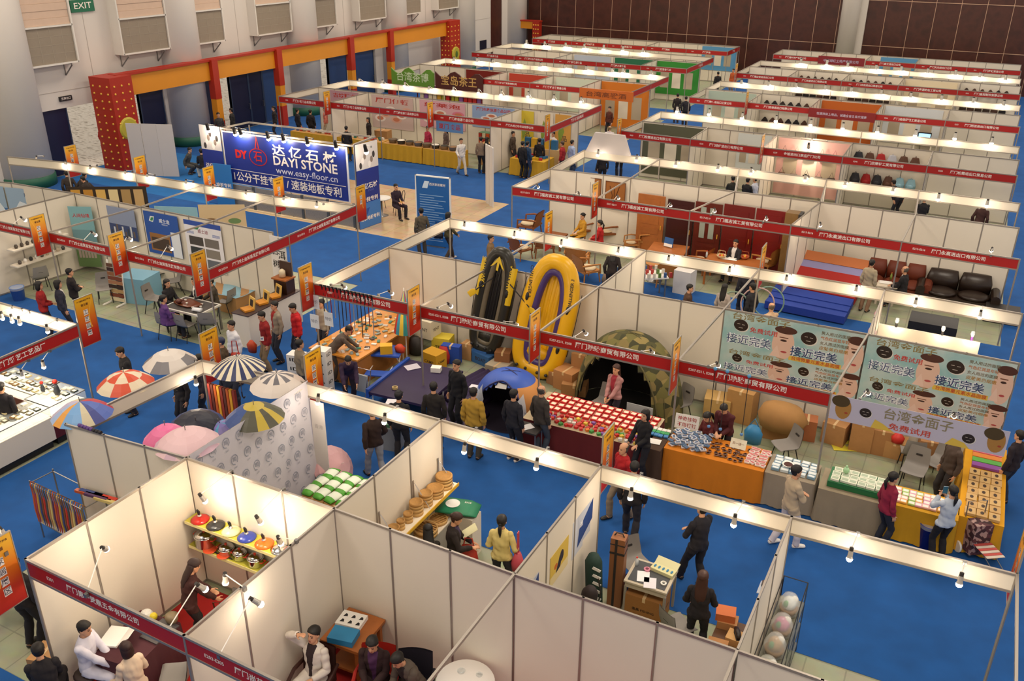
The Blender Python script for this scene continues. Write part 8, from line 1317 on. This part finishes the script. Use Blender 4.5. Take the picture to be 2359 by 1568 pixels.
# behind the furniture walls
cloth_table(-4.4, 21.6, 2.2, .7, .75, '#8a7a60', 0, 'table of folded clothes behind the carved panels'); goods('folded_garment', 'folded garment on the table behind the carved panels', 'clothes', [(x, y, .76+.05*k) for x, y, _ in gridpts(-5.3, -3.5, 21.35, 21.85, 6, 2, 0, .03) for k in range(2)], (.28, .24, .05), ['#2a3a5a', '#3a8a9a', '#6a5a4a', '#d8d0c0', '#3a3a3a'], None, 'folded garments', .3)
for i in range(5): m = MB(); m.box(-.16, -.1, 0, .16, .1, .45, mat(['#8a3a5a', '#3a4a8a', '#b0426a', '#4a5a9a', '#c9b8c0'][i], .5)); one('carrier_bag', ['maroon', 'navy', 'pink', 'blue', 'pale'][i]+' carrier bag standing behind the red doors wall', 'bag', m, None, (-1.6+.24*i, 21.3, .75), .1)
table(-1.2, 21.3, 1.5, .5, .75, 'table of carrier bags behind the red doors wall', PANEL); table(4.4, 21.6, 1.3, .8, .75, 'white desk of papers behind the sofa booth wall', WHITE); table(7.3, 21.5, 2.4, .8, .75, 'table of dried goods behind the leather sofa wall', PANEL); sheet(4.4, 21.5, .755, .8, .4, .1, 'printed sheets on the white desk behind the sofa booth', '#c9ccd8'); chair(5.3, 21.8, 1.2, 'black office chair beside the white desk'); chair(5.9, 21.6, .4, 'dark chair behind the orange seat pad')
goods('dried_goods', 'small bag of dried goods on the table behind the leather sofa wall', 'pack', gridpts(6.2, 8.4, 21.2, 21.8, 11, 3, .76, .03), (.15, .15, .12), ['#b08a5a', '#d8c8a8', '#8a3a2a', '#6a5a48'], None, 'dried goods', .8)
for px, py, zz, rz, t, lb, kw in ((1690, 408, 1.3, .5, '#2a2a22', 'in dark green at the office desk behind the red doors', SIT), (1722, 415, 1.25, -.3, '#1c1a1e', 'in black at the office desk behind the red doors', SIT), (1742, 412, 1.25, 1.2, '#c9ccd8', 'in a white shirt at the office desk behind the red doors', SIT), (2132, 455, 1.3, .3, '#1f1c1e', 'in black at the dried-goods table', SIT), (2265, 470, 1.6, -.2, '#3a1c18', 'in maroon bending over the outer dried-goods table', dict(lean=.4)), (2075, 440, 1.2, .8, '#23202a', 'bending at the far side of the white desk', dict(lean=.8))): pp(lb, px, py, zz, rz, t, **{'vox': .017, **kw})
cloth_table(2.0, 21.4, 1.8, .6, .75, '#d8a898', 0, 'pink cloth table of handbags behind the red doors')
for k in range(4): handbag(1.4+.42*k, 21.4, .76, ['black', 'dark brown', 'grey', 'black buckled'][k]+' handbag on the pink cloth table', ['#1c1a1c', '#33201c', '#5a5450', '#231f22'][k], .3, .24, .12, .2, .14)
beam_lamps(23.05, [(1377, 357), (1466, 369), (1556, 381), (1653, 391), (1729, 399), (1854, 415), (1946, 428), (2056, 442), (2161, 459), (2273, 474)], 'the beam behind the furniture island', dy=-.35, power=8, big=1.3)
for i, (px, py) in enumerate(((1240, 431), (1335, 448), (1425, 456), (1545, 473), (1647, 486), (1766, 504), (1890, 519), (2284, 577))): b = PY(px, py, 17.7); lamp((b.x, 17.25, 2.48), b, 'small spotlight, %s from the aisle behind the furniture red board' % ORD[i], None, 8, (0, .6, -.6))
for nd, s, t in ((G_[1], -1, 'in front of the carved panels'), (I_[0], -1, 'at the aisle end of the bag row'), (I_[2], -1, 'over the pink handbag booth'), (K_[1], -1, 'of the red banner row'), (M_[0], -1, 'at the aisle end of the fur row')): flag(nd, s, 'orange zone sign '+t)
# ================================================================ far rows
beam_lamps(32.1, [(1559, 257), (1633, 263), (1709, 272), (1787, 279), (1867, 288), (1941, 296), (2021, 304), (2108, 312), (2199, 319), (2284, 330)], 'the beam behind the bag row', dy=-.35, power=9, big=1.6)
beam_lamps(42.3, [(1707, 195), (1769, 199), (1833, 203), (1900, 208), (1960, 213), (2029, 219), (2097, 226), (2168, 232), (2241, 238), (2311, 245)], 'the beam behind the red banner row', dy=-.35, power=10, big=1.9)
beam_lamps(51.7, [(1844, 147), (1904, 150), (1952, 156), (2017, 162), (2075, 165), (2136, 170), (2200, 174), (2256, 180), (2315, 186)], 'the beam behind the fur pelt row', dy=-.35, power=10, big=2.2)
beam_lamps(42.4, [(1045, 142), (1098, 144), (1134, 147), (1186, 150), (1244, 155), (1299, 159), (1349, 163), (1408, 168), (1434, 168), (1499, 173)], 'the beam behind the tea shop row', dy=-.35, order='from the entrance side', power=10, big=1.9)
beam_lamps(51.6, [(1212, 102), (1254, 106), (1302, 109), (1345, 112), (1390, 114), (1434, 117), (1480, 122)], 'the beam behind the green-signed row', dy=-.35, order='from the entrance side', power=10, big=2.2)
def board(x, y, z, w, h, col, txt, tc, label, wavy=False):
    o = thing('shop_sign', label, 'sign', (x, y, z)); m = MB(); pts = [(-w/2, 0), (w/2, 0)]+[(w/2-w*k/12, h*(.8+(.2*math.sin(k*1.1) if wavy else .2))) for k in range(13)]; m.T = M.Rotation(PI/2, 4, 'X'); m.prism(pts, -.04, .04, mat(col, .5)); m.build('board', o); m = MB(); m.text(txt, h*.5, mat(tc, .5), frame((0, -.05, h*.45), (1, 0, 0), (0, 0, 1)), .01, fit=w*.75); m.build('lettering', o)
board(-22.3, 36.3, 1.75, 2.9, 1.0, '#5f8a2c', '台湾茶博', '#c9d8b0', 'wavy green tea shop sign with pale characters', True); board(-19.2, 36.3, 1.75, 3.1, 1.0, '#4a1a12', '宝岛茶王', '#c9a05a', 'wavy dark brown tea shop sign with gold characters', True)
board(-10.3, 36.3, 2.0, 3.0, .5, '#c8641c', '台湾高粱酒', '#7a3a14', 'orange sign over the orange liquor booth'); board(1.5, 36.4, 2.1, 3.0, .42, '#8a1c1c', '恒源祥床上用品，诚邀全省各县代理商', '#d8c8d8', 'red recruitment banner with pale characters over the third booth'); board(-1.5, 55.2, 2.1, 2.9, .5, '#8a2028', '中宝绿红土特产有限公司', '#c9b8d0', 'red banner over the second booth before the brown wall')
for x0, x1, y, z0, c, lb in ((-11.8, -9.0, 39.35, 0, '#d87a1c', 'orange back wall of the liquor booth'), (-20.5, -17.9, 39.35, .4, '#7a1c14', 'red shelf panel of packed tea in the brown-signed shop'), (-17.6, -14.9, 39.35, .8, '#c0402a', 'red and green photo panel in the tea shop row'), (-14.6, -12, 39.35, .6, '#d8e0cc', 'pale bamboo-print panel in the tea shop row'), (-14.7, -12.0, 48.75, .4, '#1f6a48', 'dark green panel in the green-signed row'), (-11.8, -9.0, 48.75, .4, '#2f8a2c', 'bright green panel in the green-signed row'), (-17.6, -15.0, 48.75, .8, '#b8c0d0', 'white-blue company panel in the green-signed row'), (-11.5, -9.0, 57.75, .8, '#5a9ac8', 'sky blue coastal panel at the end of the last row'),
                           (.1, 2.9, 29.55, .1, '#d8a8a0', 'pink back panel of the handbag booth'), (-5.8, -3.1, 29.55, .2, '#5a5a44', 'dark landscape panel in the first bag-row booth'), (-1.6, -.2, 29.55, .9, '#d8dcd8', 'white chart panel in the coat booth'), (.1, 2.9, 39.35, .3, '#c8641c', 'orange and red bedding panel behind the recruitment banner'), (3.1, 5.7, 39.35, .7, '#d8dce0', 'white scooter poster panel in the red banner row'), (-5.7, -3.2, 39.35, .8, '#b8c8b8', 'panel of yellow and blue towels in the red banner row'), (3.1, 5.8, 48.75, .1, '#e8d8b8', 'bright cream lit panel in the fur pelt row'), (.6, 2.9, 58.15, .8, '#5a9ac8', 'sky blue panel before the brown wall')):
    poster(lb, (x0, y), (x1, y), z0, 2.42, c, lambda m, L, H: [rect(m, L*(.1+.28*k), H*.2, L*(.3+.28*k), H*.7, '#e8dcc8' if k % 2 else '#b8a890', .002) for k in range(3)], .0)
def pack(m, c): cc = mat(c, .7); m.loft([((0, 0, 0), (.17, 0, 0), (0, .09, 0)), ((0, 0, .2), (.2, 0, 0), (0, .11, 0)), ((0, 0, .45), (.12, 0, 0), (0, .07, 0))], cc, 12); m.ball((0, -.1, .15), (.12, .05, .1), cc, 8, 6); m.tube([(-.04, 0, .44), (0, 0, .52), (.04, 0, .44)], .012, cc, 5)
goods('backpack', 'backpack hung on the wall of the backpack booth', 'backpack', [(3.3+.42*k, 29.4, z) for k in range(6) for z in (1.75, .9)], (0, 0, 0), ['#a81c1c', '#2a2a30', '#5a3a2a', '#b8b8c0', '#1f2f5a', '#8fb8c8'], None, 'wall backpacks', .1, mk=pack)
goods('handbag', 'handbag hung on the pink wall of the handbag booth', 'bag', [(.4+.5*k, 29.4, z) for k in range(5) for z in (1.7, .8)], (0, 0, 0), ['#3a2a28', '#a83a5a', '#6a4a3a', '#8a7a70'], None, 'pink-wall handbags', .2, mk=lambda m, c: (m.loft([((0, 0, 0), (.18, 0, 0), (0, .07, 0)), ((0, 0, .22), (.14, 0, 0), (0, .04, 0))], mat(c, .5), 10), m.tube([(-.1, 0, .2), (0, 0, .45), (.1, 0, .2)], .01, mat(c, .5), 5)))
goods('fur_hat', 'dark rounded fur piece on the shelves of the far rows', 'fur', [(x+.4*k, y, z) for x, y in ((-2.6, 39.2), (-2.7, 48.6), (.3, 48.6), (6.3, 48.6)) for k in range(6) for z in (1.0, 1.85)], (0, 0, 0), ['#2a211e', '#3a2a22', '#4a3026', '#201c1e'], None, 'fur pieces', .3, mk=lambda m, c: m.loft([((0, 0, 0), (.19, 0, 0), (0, .1, 0)), ((0, 0, .2), (.16, 0, 0), (0, .1, 0)), ((0, 0, .36), (.04, 0, 0), (0, .04, 0))], mat(c, .9), 10))
goods('tea_box', 'bright tea box on the shelves under the brown tea shop sign', 'box', [(-22.5+.3*k, 37.6, z) for k in range(15) for z in (.8, 1.25)], (.24, .2, .38), ['#c8281c', '#d8a02a', '#e0d0b0', '#8a5a9a', '#a8a02a'], '#f0e0c0', 'tea boxes', .05)
for z in (.78, 1.23): m = MB(); m.box(-22.8, 37.4, z-.03, -18.1, 37.8, z, DKWOOD); [m.box(x, 37.45, 0, x+.05, 37.5, z, DKWOOD) for x in (-22.8, -20.5, -18.2)]; one('shop_shelf', '%s red wooden shelf of tea boxes in the tea shop row' % ('lower' if z < 1 else 'upper'), 'shelf', m)
o = thing('monitor', 'small lit blue screen in the red banner row', 'monitor', (5.1, 38.9, .9)); m = MB(); m.box(-.3, 0, 0, .3, .08, .5, BLACK); m.build('casing', o); m = MB(); m.box(-.26, -.01, .05, .26, 0, .45, mat('#8fc0e8', .4, emit=1.2)); m.build('screen', o); table(5.1, 38.9, .9, .6, .9, 'white stand under the lit blue screen', PANEL)
lamp((1.4, 29.55, 2.45), (1.4, 29.0, 2.2), 'strong floodlight on the pink back wall of the handbag booth', None, 55, (0, .4, -1), big=1.6)
pp('in a red jacket in the pink handbag booth', 1857, 372, 1.3, 2.9, '#b01c2a', '#2a2024', **{**SIT, 'vox': .017})
import re
for ob in bpy.data.objects:                      # keep every description within sixteen words
    t = ob.get('label')
    if t:
        w = t.split()
        for drop in ('the', 'a', 'an', 'of'):
            while len(re.findall(r"[A-Za-z0-9][A-Za-z0-9'\u2019-]*", ' '.join(w))) > 16 and drop in w[1:]: w.pop(len(w)-1-w[::-1].index(drop))
        ob['label'] = ' '.join(w)
bpy.data.scenes.remove(_ts)
